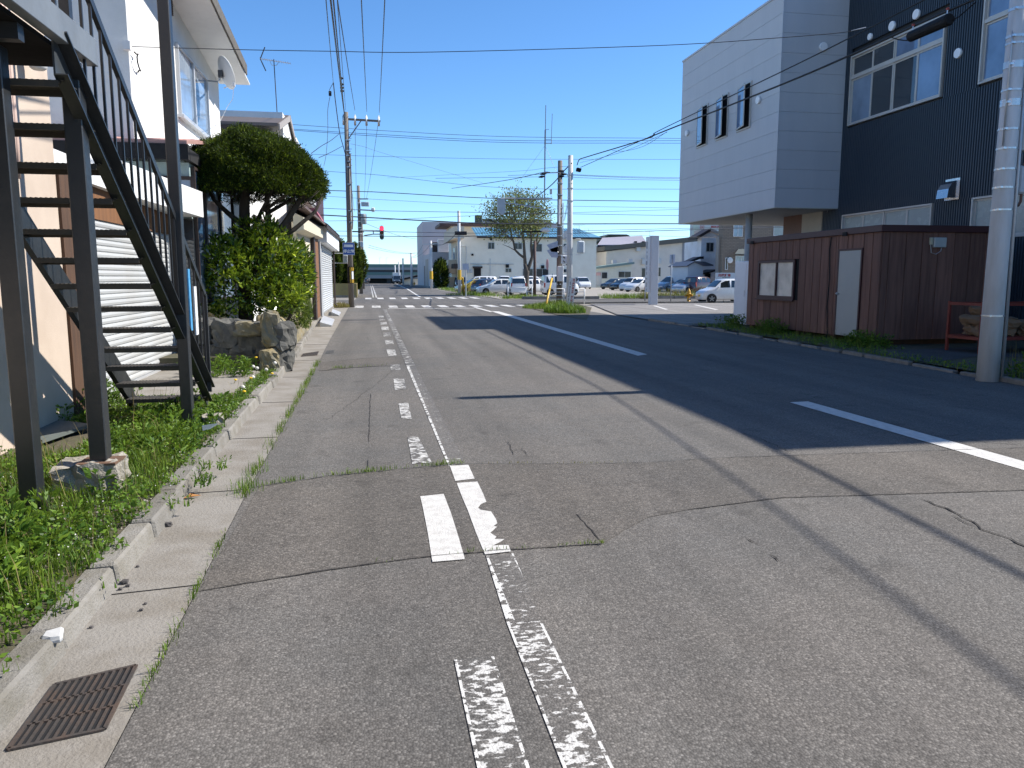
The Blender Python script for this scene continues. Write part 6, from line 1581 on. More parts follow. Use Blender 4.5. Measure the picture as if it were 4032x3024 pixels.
# hydrant
hy = thing('fire_hydrant', (gp('I', 778, 1270).x * 48 / gp('I', 778, 1270).y, 48, 0), 'yellow fire hydrant in front of the silver hatchback', 'fire hydrant')
HYM = M('hydrant_yellow', (.62, .33, .02), .5, var=.12); o_ = hy.location
mb = MB(); mb.lathe(o_, [(.17, 0), (.17, .05), (.11, .06), (.10, .5), (.15, .52), (.15, .58), (.11, .6), (.12, .66), (.09, .78), (.05, .82), (.05, .88), (.02, .9)], 16); mb.build('barrel', HYM, hy, True)
for sg in (-1, 1):
    mb = MB(); mb.lathe(Vector(o_) + Vector((sg * .1, 0, .45)), [(.06, 0), (.06, sg * .1), (.08, sg * .1), (.08, sg * .15), (.03, sg * .18)], 12, 'X'); mb.build('outlet_cap', HYM, hy, True)
mb = MB(); mb.lathe(Vector(o_) + Vector((0, -.1, .22)), [(.06, 0), (.06, -.08), (.07, -.08), (.07, -.12)], 12, 'Y'); mb.build('outlet_cap', M('cap_grey', (.5, .4, .3), .5), hy, True)
hy2 = copy_tree(hy); hy2.location = (gp('F', 1957, 1180).x * 150 / gp('F', 1957, 1180).y, 150, 0); tag(hy2, 'tiny yellow hydrant far off by the tall grey building', 'fire hydrant')
# tall white sign pillar
sp = thing('sign_pillar', (gp('H', 1745, 1490).x, 44, 0), 'tall white sign pillar seen edge on with a lettered side panel', 'sign')
a_, b_ = ay('H', 1715, 470, 44), ay('H', 1795, 1488, 44)
SPW = M('sign_white', (.62, .63, .66), .45, var=.04)
mb = MB(); mb.box((a_.x + .02, 43.9, 0), (b_.x, 44.35, a_.z)); mb.build('column', SPW, sp, bevel=.01)
pa = ay('H', 1660, 480, 44.6)
mb = MB(); mb.box((a_.x - .06, 44.02, .75), (a_.x + .019, 44.75, a_.z - .05)); pn = mb.build('panel', SPW, sp)
SGL = M('letter_grey', (.25, .27, .3), .6)
for i_, (z0_, h_) in enumerate(((.35, .42), (.95, .1), (1.2, .2), (1.55, .24), (1.9, .18), (2.25, .16), (2.6, .1), (2.9, .26), (3.3, .1))):
    mb = MB(); zt_ = a_.z - z0_ * .95
    mb.box((a_.x - .064, 44.45, zt_ - h_), (a_.x - .061, 44.45 + (.10 if i_ % 3 else .2), zt_)); mb.build('faded_letter', SGL, pn)
p2s = thing('small_sign_post', (gp('I', 518, 1270).x * 48 / gp('I', 518, 1270).y, 48, 0), 'thin steel post with a small sign seen edge on', 'sign post')
o_ = p2s.location; a_ = ay('I', 545, 560, 48); b_ = ay('I', 545, 690, 48)
mb = MB(); mb.cyl(o_, (o_[0], 48, a_.z - .05), .035, 8); mb.build('post', GALV, p2s, True)
mb = MB(); mb.box((o_[0] + .04, 47.85, b_.z), (o_[0] + .16, 48.5, a_.z)); mb.build('sign_plate', M('sign_back', (.42, .46, .55), .5), p2s)
dl = pole('delineator', (gp('H', 1622, 1345).x * 52 / gp('H', 1622, 1345).y, 52, 0), 1.75, .045, .045, GALV, 'short post with a red reflector left of the tall sign', 'post')
mb = MB(); mb.lathe((dl.location.x, 52, 1.15), [(.046, -.15), (.06, -.15), (.06, -.35), (.046, -.35)], 10); mb.build('red_reflector', M('reflect_red', (.45, .02, .02), .4), dl)
# monthly parking sign
mp = thing('parking_sign', (ay('I', 1290, 900, 56).x, 56, 0), 'white monthly parking sign with red lettering behind the white car', 'sign')
a_, b_ = ay('I', 1172, 826, 56), ay('I', 1460, 948, 56)
mb = MB(); mb.box((a_.x, 56, b_.z), (b_.x, 56.05, a_.z)); mb.build('board', WHITE2, mp)
for xx in (a_.x + .2, b_.x - .2): mb = MB(); mb.box((xx, 56.05, 0), (xx + .06, 56.1, a_.z)); mb.build('leg', GALV, mp)
text_mesh('lettering', '月極駐車', RL, mp, (ay('I', 1298, 880, 56).x, 55.99, ay('I', 1298, 880, 56).z), (math.pi / 2, 0, 0), .235, 1.12, bold=.008)
text_mesh('small_lettering', '関係者駐車場', M('letter_green', (.05, .12, .1), .6), mp, (ay('I', 1322, 905, 56).x, 55.99, ay('I', 1322, 905, 56).z), (math.pi / 2, 0, 0), .105)
# street poles in the middle distance
pF = pole('street_pole', (gp('G', 756, 1310).x, 79, 0), 8.3, .17, .14, CPOLE, 'pale concrete pole in front of the beige wing')
arm(pF, ay('G', 705, 436, 78.9), ay('G', 875, 436, 78.9), .3, .35, BLKM)
mb = MB(); mb.lathe((pF.location.x, 79, 1.9), [(.165, -.5), (.2, -.5), (.2, .5), (.165, .5)], 12); mb.build('warning_sleeve', YB_, pF)
pG = pole('street_pole', (gp('G', 360, 1215).x * 140 / gp('G', 360, 1215).y, 140, 0), 27.5 * .94, .3, .22, CPOLE, 'grey pole against the tall grey building') if False else pole('street_pole', (ay('G', 360, 1000, 118).x, 118, 0), ay('G', 356, 545, 118).z, .24, .18, CPOLE, 'grey pole against the tall grey building')
arm(pG, ay('G', 240, 598, 117.8), ay('G', 450, 590, 117.8), .12, .14, GALV)
mb = MB(); mb.lathe((pG.location.x, 118, 2.0), [(.23, -.6), (.27, -.6), (.27, .6), (.23, .6)], 12); mb.build('warning_sleeve', YB_, pG)
pH = pole('street_pole', (ay('G', 76, 1000, 150).x, 150, 0), ay('G', 76, 720, 150).z, .25, .18, CPOLE, 'grey pole left of the tall grey building')
for i, (x, y, Y) in enumerate(((1797, 800, 175), (1735, 850, 205), (1680, 900, 212))):
    pole('street_pole', (ay('F', x, 1000, Y).x, Y, 0), ay('F', x, y, Y).z, .2, .15, CPOLE, ['far grey pole right of the box truck', 'farther grey pole behind the box truck', 'farthest short pole above the box truck'][i])
rp2 = pole('rusty_pole', (gp('G', 1857, 1370).x, 62, 0), ay('G', 1850, 545, 62).z, .13, .1, M('rusty_steel', (.09, .055, .045), .8, var=.2), 'thin rusty brown pole beside the tree', 'pole')
sp2 = thing('back_sign', (gp('G', 848, 1350).x, 67, 0), 'grey sign board seen from behind beside the yellow post', 'sign')
mb = MB(); mb.cyl(sp2.location, (sp2.location.x, 67, ay('G', 850, 880, 67).z), .05, 8); mb.build('post', GALV, sp2)
a_, b_ = ay('G', 815, 876, 66.9), ay('G', 907, 966, 66.9); mb = MB(); mb.box((a_.x, 66.9, b_.z), (b_.x, 66.94, a_.z)); mb.build('board', M('sign_back', (.42, .46, .55), .5), sp2)
mb = MB(); mb.tube([gp('G', 840, 1340), ay('G', 815, 1085, 68)], .09, 8); tag(mb.build('guy_guard', YB_, None, True), 'leaning yellow guard tube beside the back of the grey sign', 'guy guard')
am_ = thing('radio_mast', (ay('Z', 462, 1200, 130).x, 130, 0), 'tall thin radio mast with whip aerials rising behind the tree', 'mast')
for (x0, y0, x1, y1, r_) in ((455, 1300, 462, 540, .12), (462, 540, 466, 350, .14), (466, 350, 472, 45, .07), (540, 470, 552, 150, .05), (470, 475, 545, 475, .05), (470, 520, 545, 520, .05), (540, 465, 540, 530, .06), (466, 350, 510, 345, .04)):
    mb = MB(); mb.tube([ay('Z', x0, y0, 130), ay('Z', x1, y1, 130)], r_, 5); mb.build('mast_section' if r_ > .1 else 'whip', M('mast_grey', (.22, .24, .28), .5), am_)
for (x, y) in ((100, 1050), (800, 1330), (560, 780)):
    mb = MB(); mb.tube([ay('Z', 462, 545, 130), ay('Z', x, y, 130)], .02, 4); mb.build('stay_wire', GALV, am_)
# drain grates
IRON = M('rusty_iron', (.072, .062, .055), .7, .3, var=.35, vs=9, col2=(.14, .085, .055), c2a=.6, bump=.3, bs=60)
def grate(corners, nb, label, z=.0125):
    a, b, c, d = [Vector((p.x, p.y, z)) for p in corners]      # near-left, near-right, far-right, far-left
    cen = (a + b + c + d) / 4
    g_ = thing('gutter_grate', cen, label, 'drain grate')
    pit = MB(); pit.prism([Vector((p.x, p.y, .0075)) for p in (a, b, c, d)], (0, 0, .001)); pit.build('pit', BLACK, g_)
    mb = MB()
    for p, q in ((a, b), (b, c), (c, d), (d, a)): mb.beam(p, q, .014, .007)
    mb.build('frame', IRON, g_)
    for k in (1, 2):
        mb = MB(); mb.beam(a.lerp(d, k / 3), b.lerp(c, k / 3), .010, .006); mb.build('cross_bar', IRON, g_)
    for i in range(1, nb):
        p, q = a.lerp(b, i / nb), d.lerp(c, i / nb)
        mb = MB(); mb.beam(p, q, .0095, .006); mb.build('bar', IRON, g_)
    return g_
grate([gp('V', *q) for q in ((60, 855), (760, 705), (990, 240), (400, 380))], 11, 'rusty iron gutter grate in the near left corner')
grate([gp('O', *q) for q in ((1795, 1127), (2020, 1108), (2045, 1055), (1820, 1088))], 10, 'small rusty gutter grate further along beside the stone wall')
for i, (q, l_) in enumerate(((((295, 345), (380, 345), (400, 298), (320, 292)), 'tilted pale metal ramp plate in the gutter past the stone wall'), (((380, 265), (432, 268), (446, 245), (385, 238)), 'flat pale metal ramp plate nearest the shutter shop'))):
    P_ = [gp('Q', *c) for c in q]; mb = MB(); mb.add([(P_[0].x, P_[0].y, .16), (P_[1].x, P_[1].y, .05), (P_[2].x, P_[2].y, .05), (P_[3].x, P_[3].y, .16), (P_[0].x, P_[0].y, .008), (P_[1].x, P_[1].y, .008), (P_[2].x, P_[2].y, .008), (P_[3].x, P_[3].y, .008)], [(0, 1, 2, 3), (0, 4, 5, 1), (1, 5, 6, 2), (2, 6, 7, 3), (3, 7, 4, 0), (4, 7, 6, 5)])
    tag(mb.build('ramp_plate', M('plate_pale', (.45, .46, .47), .5, .2, var=.15)), l_, 'ramp')
rock((-1.9, 43.8, .12), (.35, .5, .3), 77, M('pale_block', (.55, .5, .48), .8), None, 'concrete_block', 1, .05, 'small pale block at the foot of the left pole', 'block', 0, 1)

# ================================================================== WIRES
WIRE = M('wire_black', (.012, .013, .016), .5, var=.05)
WIREG = M('wire_grey', (.05, .055, .07), .5, var=.05)
def wire(pts, r, label, mat=WIRE, name='overhead_wire', group=None, n=5, sag=0.0):
    P = []
    if len(pts) == 2:
        a, b = Vector(pts[0]), Vector(pts[1])
        P = [a.lerp(b, i / 18) - Vector((0, 0, 4 * sag * (i / 18) * (1 - i / 18))) for i in range(19)]
    else:
        Q = [Vector(p) for p in pts]      # Catmull-Rom through the points
        Q = [Q[0] * 2 - Q[1]] + Q + [Q[-1] * 2 - Q[-2]]
        for i in range(1, len(Q) - 2):
            for k in range(8):
                t = k / 8
                P.append(.5 * ((2 * Q[i]) + (Q[i + 1] - Q[i - 1]) * t + (2 * Q[i - 1] - 5 * Q[i] + 4 * Q[i + 1] - Q[i + 2]) * t * t + (3 * Q[i] - Q[i - 1] - 3 * Q[i + 1] + Q[i + 2]) * t ** 3))
        P.append(Q[-2])
    mb = MB(); mb.tube(P, r, n); o = mb.build(name, mat, None, True)
    return tag(o, label, 'wire', group)
# along the cross street, high to low
def cross(p, Y, r, label, mat=WIREG):
    P = [ay(k, x, y, Y) for k, x, y in p]
    a, b = P[0], P[-1]
    P = [a + (a - P[1]).normalized() * 25 + Vector((0, 0, .0))] + P + [b + (b - P[-2]).normalized() * 25]
    return wire(P, r, label, mat, group='wires over the cross street')
cross([('S', 1101, 487), ('S', 1500, 514), ('S', 2000, 538), ('S', 2677, 545)], 58, .016, 'highest wire over the cross street')
cross([('S', 1101, 505), ('S', 1500, 530), ('S', 2000, 553), ('S', 2677, 554)], 58, .016, 'second highest wire over the cross street')
cross([('S', 1101, 509), ('S', 1500, 537), ('S', 2000, 561), ('S', 2677, 564)], 58, .016, 'third wire from the top over the cross street')
cross([('S', 1242, 608), ('S', 1500, 616), ('S', 2000, 626), ('S', 2670, 628)], 54, .011, 'lone thin wire below the top three over the cross street')
cross([('S', 1297, 675), ('S', 1500, 690), ('S', 2000, 740), ('S', 2670, 745)], 54, .013, 'thin wire crossing just above the sparse tree top')
wire([ay('Z', 0, 920, 50), ay('Z', 430, 905, 47.6)], .012, 'short wire reaching the banded pole from the left, upper', WIREG)
wire([ay('Z', -900, 955, 52), ay('Z', 400, 937, 47.6)], .012, 'short wire reaching the banded pole from the left, lower', WIREG)
wire([ay('Z', 710, 902, 47.4), ay('Z', 2300, 948, 50)], .013, 'upper wire leaving the banded pole to the right', WIREG, sag=.05)
wire([ay('Z', 700, 910, 47.4), ay('Z', 2300, 962, 50)], .013, 'middle wire leaving the banded pole to the right', WIREG, sag=.05)
wire([ay('Z', 690, 936, 47.4), ay('Z', 2300, 980, 50)], .013, 'lower wire leaving the banded pole to the right', WIREG, sag=.05)
cross([('S', 1297, 750), ('S', 1500, 757), ('S', 2000, 783), ('S', 2669, 794)], 50, .024, 'thick dark wire at the height of the signal arm')
cross([('S', 1276, 772), ('S', 1500, 786), ('S', 1900, 805), ('S', 2664, 819)], 56, .011, 'thin wire just under the thick one by the signal arm')
cross([('S', 1276, 820), ('S', 1500, 830), ('S', 2000, 838), ('S', 2667, 849)], 52, .016, 'sloping wire through the middle of the sparse tree')
cross([('S', 1276, 847), ('S', 1700, 870), ('S', 2000, 881), ('S', 2667, 881)], 49, .035, 'thickest black cable strung across behind the poles')
cross([('S', 1276, 870), ('S', 1450, 868), ('S', 1900, 848), ('S', 2300, 836)], 55, .012, 'wire rising to the right behind the thickest cable')
cross([('S', 1311, 929), ('S', 1700, 931), ('S', 1890, 929), ('S', 2200, 920)], 51, .022, 'lowest dark cable passing below the red light')
cross([('S', 1200, 908), ('S', 1500, 912), ('S', 1880, 918), ('S', 2140, 912)], 52, .016, 'cable just above the lowest dark one')
wire([ay('H', 620, 400, 60), ay('H', 900, 445, 60), ay('H', 2300, 490, 70), ay('I', 1600, 330, 70)], .014, 'thin wire sagging low over the workshop roofs', WIREG)
# along the left side of the street, towards the viewer
XS = [(('W', 1060, 0), ('W', 1140, 900), .012, 'leftmost thin wire running overhead to the left pole'),
      (('W', 1110, 0), ('W', 1260, 1250), .022, 'thick cable running overhead to the left pole'),
      (('W', 1140, 0), ('W', 1268, 1300), .018, 'second thick cable close beside the first overhead'),
      (('W', 1190, 100), ('W', 1275, 1200), .009, 'very thin wire between the cables and crossarm'),
      (('W', 1185, 0), ('W', 1375, 1200), .013, 'wire to the first insulator on the crossarm'),
      (('W', 1445, 0), ('W', 1505, 1215), .013, 'wire to the middle insulator on the crossarm'),
      (('W', 1700, 0), ('W', 1640, 1230), .013, 'wire to the outer insulator on the crossarm')]
for a, b, r_, l_ in XS:
    pb_ = ay(*b, PLY); yA = 17.0; pa_ = ay(*a, yA)
    d_ = pa_ - pb_
    wire([pa_ + d_ * .9 + Vector((0, 0, .5)), pa_ + d_ * .4 + Vector((0, 0, .12)), pa_, pa_.lerp(pb_, .5) - Vector((0, 0, .06)), pb_], r_, l_, group='wires along the left side')
wire([ay('W', 1140, 900, 30), ay('W', 1165, 1120, 33), ay('W', 1210, 1450, 38), ay('W', 1250, 1600, 42), (-1.15, PLY, 7.6)], .02, 'twisted cable bundle dropping to the left pole')
wire([ay('W', 1140, 900, 30), ay('W', 1100, 980, 30), ay('W', 1105, 1040, 30), ay('W', 1080, 1200, 31), ay('W', 1080, 1430, 33), ay('W', 1062, 1680, 35), ay('E', 1590, 840, 36)], .010, 'thin service wire dropping beside the clipped tree', WIREG)
mb = MB(); c_ = ay('W', 1105, 1018, 30); mb.cbox(c_, (.1, .1, .16)); tag(mb.build('wire_connector', BLKM, None, bevel=.01), 'small wire connector hanging on the service wire', 'connector')
for i, (x, y) in enumerate(((1228, 852), (1232, 918), (1234, 955), (1236, 990))):
    c_ = ay('W', x, y, 37); mb = MB(); mb.tube([c_ + Vector((-.08, 0, 0)), c_, c_ + Vector((.1, 0, 0))], [.05, .07, .02], 6); tag(mb.build('cable_spacer', BLKM), 'black clamp on the thick cable, %s from the top' % ('first second third fourth'.split()[i]), 'clamp', 'clamps on the thick cable')
wire([ay('W', 1205, 1455, 40), ay('W', 1120, 1525, 36), ay('W', 1010, 1590, 33), ay('W', 900, 1670, 30)], .014, 'service wire from the left pole to the houses, upper')
wire([ay('W', 1240, 1590, 42), ay('W', 1120, 1655, 36), ay('E', 1535, 750, 32)], .014, 'service wire from the left pole to the houses, lower')
for i, (a, b) in enumerate(((('W', 1375, 1280), ('F', 1120, 90)), (('W', 1505, 1290), ('F', 1235, -70)), (('W', 1635, 1290), ('F', 1262, -62)), (('W', 1275, 1400), ('F', 1090, 120)))):
    wire([ay(*a, PLY), ay(*b, 79.5)], .013, ['first', 'second', 'third', 'fourth'][i] + ' wire from the left pole on to the transformer pole', WIREG, sag=.25, group='wires between the left poles')
wire([ay('W', 1330, 1565, PLY), ay('W', 1500, 1605, 50), ay('W', 1700, 1672, 56), ay('S', 1900, 720, 70)], .009, 'thin wire slanting right from the left pole', WIREG)
for i, (a, b) in enumerate(((('F', 1270, 300), ('F', 2010, 520)), (('F', 1300, 610), ('F', 2000, 722)), (('F', 1290, 640), ('F', 1975, 725)))):
    wire([ay(*a, 79.5), ay(*b, 140)], .02, ['upper', 'middle', 'lower'][i] + ' wire slanting down past the red light to the far poles', WIREG, sag=.3)
for i, (a, b) in enumerate(((('G', 80, 780), ('G', 240, 600)), (('G', 90, 790), ('G', 345, 605)), (('G', 450, 592), ('G', 710, 445)), (('G', 380, 600), ('G', 700, 470)))):
    wire([ay(*a, 150 if i < 2 else 118), ay(*b, 118 if i < 2 else 79)], .022, ['far wire between the grey poles, upper', 'far wire between the grey poles, lower', 'wire from the grey pole to the pale pole, upper', 'wire from the grey pole to the pale pole, lower'][i], WIRE, sag=.5)
# thick cables from the pale pole up over the street to the right
TW = M('cable_rubber', (.010, .011, .013), .6, bump=.6, bs=30)
def big(p, r, label):
    return wire(p, r, label, TW, 'cable', n=8)
def onl(k, x, y, off=0.0):
    A_, B_ = Vector((11.45 + off, 43.2)), Vector((10.3 + off, 5.0))
    d = _ray(k, x, y); e = B_ - A_
    t = (A_.x * e.y - A_.y * e.x) / (d.x * e.y - d.y * e.x)
    return Vector((0, 0, EYE)) + d * t
c1 = [ay('Z', 860, 790, 43), onl('Z', 890, 722), onl('Z', 975, 690), onl('Z', 1700, 470), onl('J', 0, 1445), onl('J', 1260, 945), onl('K', 300, 610), onl('K', 1000, 290), onl('K', 1720, -30)]
d_ = (c1[-1] - c1[-2]).normalized()
big(c1 + [c1[-1] + d_ * 3 + Vector((0, 0, .0)), c1[-1] + d_ * 9 + Vector((0, 0, .4)), c1[-1] + d_ * 18 + Vector((0, 0, 1.2))], .025, 'thick spiral wrapped black cable crossing in front of the grey building')
c2 = [onl('Z', 905, 818, -.35), onl('Z', 1420, 590, -.35), onl('Z', 1800, 420, -.35), onl('J', 0, 1415, -.35), onl('J', 1300, 790, -.35), onl('K', 300, 420, -.35), onl('K', 1160, -20, -.35)]
d_ = (c2[-1] - c2[-2]).normalized()
big(c2 + [c2[-1] + d_ * 3, c2[-1] + d_ * 9 + Vector((0, 0, .4)), c2[-1] + d_ * 20 + Vector((0, 0, 1.4))], .015, 'upper smooth black cable crossing in front of the grey building')
wire([ay('Z', 900, 760, 42.8), ay('Z', 1150, 700, 37), ay('Z', 1500, 600, 32), ay('Z', 1980, 380, 27)], .008, 'thin lashing wire below the thick cable', WIREG)
wire([ay('Z', 1300, 610, 34), ay('Z', 1450, 615, 32), ay('Z', 1700, 550, 30), ay('Z', 1980, 375, 27)], .008, 'slack loop of thin wire under the thick cable', WIREG)
# black splice closure hung on the thick cable
sc = thing('splice_closure', onl('K', 1190, 330), 'black cylindrical cable splice closure hanging in front of the office window', 'splice closure')
a_, b_ = onl('K', 965, 405, -.05), onl('K', 1410, 205, -.05)
mb = MB(); mb.tube([a_, a_.lerp(b_, .03), a_.lerp(b_, .97), b_], [.07, .10, .11, .09], 12); mb.build('case', BLKM, sc, False)
for t in (.08, .92):
    p = a_.lerp(b_, t); mb = MB(); mb.tube([p, p + Vector((0, 0, .2))], .012, 6); mb.build('hanger', BAND, sc)
    mb = MB(); mb.cbox(p + Vector((0, 0, .2)), (.04, .04, .04)); mb.build('red_clip', M('clip_red', (.35, .05, .03), .5), sc)
mb = MB(); mb.tube([onl('K', 940, 440), onl('K', 900, 440), onl('K', 840, 430), onl('K', 760, 405)], .012, 5); mb.build('tail_cable', BLKM, sc); mb = MB(); mb.tube([onl('K', 1440, 215), onl('K', 1500, 185), onl('K', 1690, 20)], .012, 5); mb.build('tail_cable', BLKM, sc)
# drops from the pale pole to the banded pole and beyond
big([ay('Z', 795, 765, 43), ay('Z', 690, 870, 44), ay('Z', 560, 1020, 46), ay('Z', 370, 1180, 50), ay('Z', 180, 1345, 56), ay('Z', 0, 1480, 62)], .028, 'thick cable slanting down from the pale pole through the tree')
wire([ay('Z', 525, 880, 47.3), ay('Z', 420, 885, 48), ay('Z', 0, 975, 56), ay('Z', -700, 1080, 76)], .024, 'dark cable sagging left from the banded pole')
wire([ay('Z', 790, 800, 43), ay('Z', 450, 830, 50), ay('Z', 0, 872, 60), ay('Z', -1500, 950, 90)], .01, 'thin wire running left from the pale pole top', WIREG)
for i, (a, b) in enumerate(((('Z', 790, 1010), ('Z', 695, 1480)), (('Z', 800, 1010), ('Z', 705, 1480)))):
    wire([ay(*a, 43), ay(*b, 50)], .012, ['left', 'right'][i] + ' guy wire slanting down behind the pale pole', WIREG)
# service drop across the street
wire([iw, ay('W', 90, 540, 15.5), ay('W', 1100, 558, 15.2), ay('W', 2212, 567, 15), ay('J', 0, 495, 14.8), ay('J', 1320, 410, 14.5), ay('K', 250, 352, 14.3), ay('K', 480, 305, 14.2)], .007, 'single thin service wire strung right across the street', WIRE)
mb = MB(); a_ = ay('K', 330, 335, 14.25); b_ = ay('K', 490, 300, 14.2); mb.tube([a_, a_.lerp(b_, .5), b_], [.006, .012, .012], 6); tag(mb.build('wire_clamp', GALV), 'small metal clamp where the thin wire meets the cable', 'clamp')
br = thing('wire_bracket', iw, 'small wire bracket with dark loops on the white house corner', 'bracket')
mb = MB(); mb.cbox(iw + Vector((0, -.05, 0)), (.12, .1, .14)); mb.build('bracket', WHITE2, br)
mb = MB(); mb.tube([iw + Vector((.06 + .03 * math.sin(t * .7), .12 + .32 * t / 6 + .10 * math.sin(t * 1.7), -.06 * t - .05 * math.cos(t * 1.7))) for t in [i * .5 for i in range(13)]], .012, 5); mb.build('drip_loop', BLKM, br)

# ================================================================== STONE WALL
SA = M('grey_boulder', (.085, .085, .08), .95, var=.35, vs=4, col2=(.21, .20, .17), c2a=.5, rnd=.2, bump=.9, bs=14)
SB = M('lichen_stone', (.24, .22, .16), .95, var=.4, vs=5, col2=(.30, .20, .035), c2a=.6, rnd=.2, bump=.9, bs=16)
sw = thing('stone_wall', (-2, 16, 0), 'low rubble stone garden wall with yellow lichen under the tree', 'wall')
rr_ = random.Random(21)
# face towards the viewer, two courses
x = -3.25; sd_ = 100
for row, (z0, hh) in enumerate(((.02, .40), (.40, .42))):
    x = -3.3 + .15 * row
    while x < -1.62:
        wd = rr_.uniform(.38, .62); yy = 13.32 + (-1.55 - x) * .62
        rock((x + wd / 2, yy + .08, z0 + hh / 2 + (0 if row == 0 else rr_.uniform(-.03, .06))), (wd * 1.03, .42, hh * 1.08), sd_, SA, sw, 'stone', 2, .13, rz=-.55); x += wd * .92; sd_ += 1
# street face: upright slabs, then the brick post, then more slabs
yy = 13.45
while yy < 17.0:
    wd = rr_.uniform(.30, .52); hh = rr_.uniform(.62, .95) - (yy - 13.4) * .07
    xx = -1.72 - (yy - 13.4) * .035
    rock((xx, yy + wd / 2, hh / 2 + .03), (.26, wd * 1.1, hh), sd_, SB if rr_.random() < .75 else SA, sw, 'stone', 2, .17, rz=rr_.uniform(-.2, .2)); yy += wd * .88; sd_ += 1
for (x, y, z, a, b, c) in ((-1.7, 13.45, .75, .28, .34, .55), (-1.82, 13.9, .78, .3, .35, .35), (-2.05, 13.7, .74, .5, .4, .22), (-1.72, 13.25, .2, .3, .25, .4)):
    rock((x, y, z), (a, b, c), sd_, SB, sw, 'stone', 2, .2); sd_ += 1
yy = 18.4
while yy < 24:
    wd = rr_.uniform(.5, .8); hh = rr_.uniform(.5, .75)
    rock((-1.9 - (yy - 18) * .03, yy + wd / 2, hh / 2 + .03), (.3, wd * 1.1, hh), sd_, SB, sw, 'stone', 2, .18); yy += wd * .85; sd_ += 1
rock((-2.1, 24.4, .55), (.35, .5, .95), 180, SB, sw, 'stone', 2, .18)
# brick pier
bp_ = thing('brick_pier', (-1.9, 17.7, 0), 'short red brick pier with pale cap between the lichen stones', 'pier')
BRK = M('red_brick', (.16, .045, .03), .85, var=.25, vs=5, rnd=.25); MORT = M('mortar', (.32, .30, .27), .9)
mb = MB(); mb.box((-2.14, 17.22, .05), (-1.80, 18.10, .60)); mb.build('core', MORT, bp_)
for r in range(7):
    for i in range(3):
        y0 = 17.2 + i * .30 + (.15 if r % 2 else 0); y1 = min(y0 + .285, 18.12)
        if y0 < 18.05:
            mb = MB(); mb.box((-1.84, y0, .07 + r * .075), (-1.785, y1, .134 + r * .075)); mb.build('brick', BRK, bp_, bevel=.004)
    for i in range(2):
        x0 = -2.13 + i * .17; mb = MB(); mb.box((x0, 17.195, .07 + r * .075), (x0 + .155, 17.23, .134 + r * .075)); mb.build('brick', BRK, bp_, bevel=.004)
mb = MB(); mb.prism([(-2.18, 17.16, .60), (-1.76, 17.16, .60), (-1.97, 17.16, .72)], (0, 1.0, 0)); mb.build('cap', CONC2, bp_)

# ================================================================== TREES
BARK = M('dark_bark', (.045, .036, .028), .95, var=.4, vs=4, stretch=(3, 3, .6), col2=(.09, .075, .06), c2a=.5, bump=1.0, bs=18)
def limb(par, pts, rs, nm='limb', mat=BARK, n=9):
    mb = MB(); mb.tube(pts, rs, n); return mb.build(nm, mat, par, True)
def shell_points(n, c, r, zmin=-1.0, inner=.55, power=1.0):
    d = unit(NP.normal(size=(n * 2, 3)))
    d = d[d[:, 2] > zmin][:n]
    rr = (inner + (1 - inner) * NP.random(len(d)) ** power)
    return np.array(c) + d * rr[:, None] * np.array(r), d
# clipped yew with flat dome crown
yw = thing('clipped_yew_tree', (-2.55, 16.2, .3), 'clipped yew tree with dome shaped crown on bare twisted limbs', 'tree')
tb_ = Vector((-2.52, 16.2, .2))
limb(yw, [tb_, (-2.53, 16.2, 1.2), (-2.47, 16.15, 2.2), (-2.44, 16.1, 3.0), (-2.38, 16.1, 3.7)], [.17, .13, .115, .10, .06], 'trunk', n=12)
LB = [([(-2.49, 16.15, 1.9), (-2.15, 16.2, 2.25), (-2.02, 16.3, 2.7), (-2.05, 16.4, 3.3), (-2.1, 16.4, 3.7)], [.085, .07, .06, .05, .03]),
      ([(-2.3, 16.0, 1.7), (-1.95, 15.9, 2.25), (-1.6, 15.9, 2.75), (-1.35, 16.0, 3.15), (-1.2, 16.1, 3.5)], [.09, .075, .06, .05, .025]),
      ([(-1.95, 15.95, 2.25), (-1.5, 16.0, 2.55), (-1.1, 16.1, 2.9), (-.95, 16.15, 3.2)], [.05, .045, .035, .02]),
      ([(-2.46, 16.12, 2.6), (-2.75, 16.1, 2.85), (-3.0, 16.1, 3.1), (-3.15, 16.1, 3.4)], [.06, .05, .035, .02]),
      ([(-2.48, 16.1, 2.3), (-2.25, 16.0, 2.6), (-2.1, 15.95, 2.9), (-1.85, 15.8, 3.3)], [.05, .04, .035, .02]),
      ([(-2.5, 16.2, 2.1), (-2.75, 16.6, 2.6), (-2.8, 16.9, 3.2)], [.05, .04, .025]),
      ([(-2.0, 16.3, 2.9), (-1.6, 16.7, 3.2), (-1.4, 16.9, 3.5)], [.04, .035, .02]),
      ([(-2.05, 15.95, 2.9), (-1.6, 15.5, 3.15), (-1.3, 15.3, 3.35)], [.035, .03, .015])]
for p, r in LB: limb(yw, p, r)
tw = random.Random(4)
for i in range(46):
    a = Vector((tw.uniform(-3.0, -1.0), tw.uniform(15.3, 17.0), tw.uniform(3.0, 3.3)))
    b = a + Vector((tw.uniform(-.35, .35), tw.uniform(-.3, .3), tw.uniform(-.12, .25)))
    limb(yw, [a, a.lerp(b, .5) + Vector((0, 0, tw.uniform(-.05, .05))), b], [.012, .009, .004], 'twig', n=5)
YC_ = np.array([-2.24, 16.15, 3.33]); YR_ = np.array([1.32, 1.25, 1.08])
YEWM = leafmat('yew_leaf', (.004, .010, .003), (.028, .056, .006), (.22, .27, .016), .6, .15, 9.0, (.18, .68, .92), .15)
C, d = shell_points(5600, YC_, YR_, -.16, .86, .6)
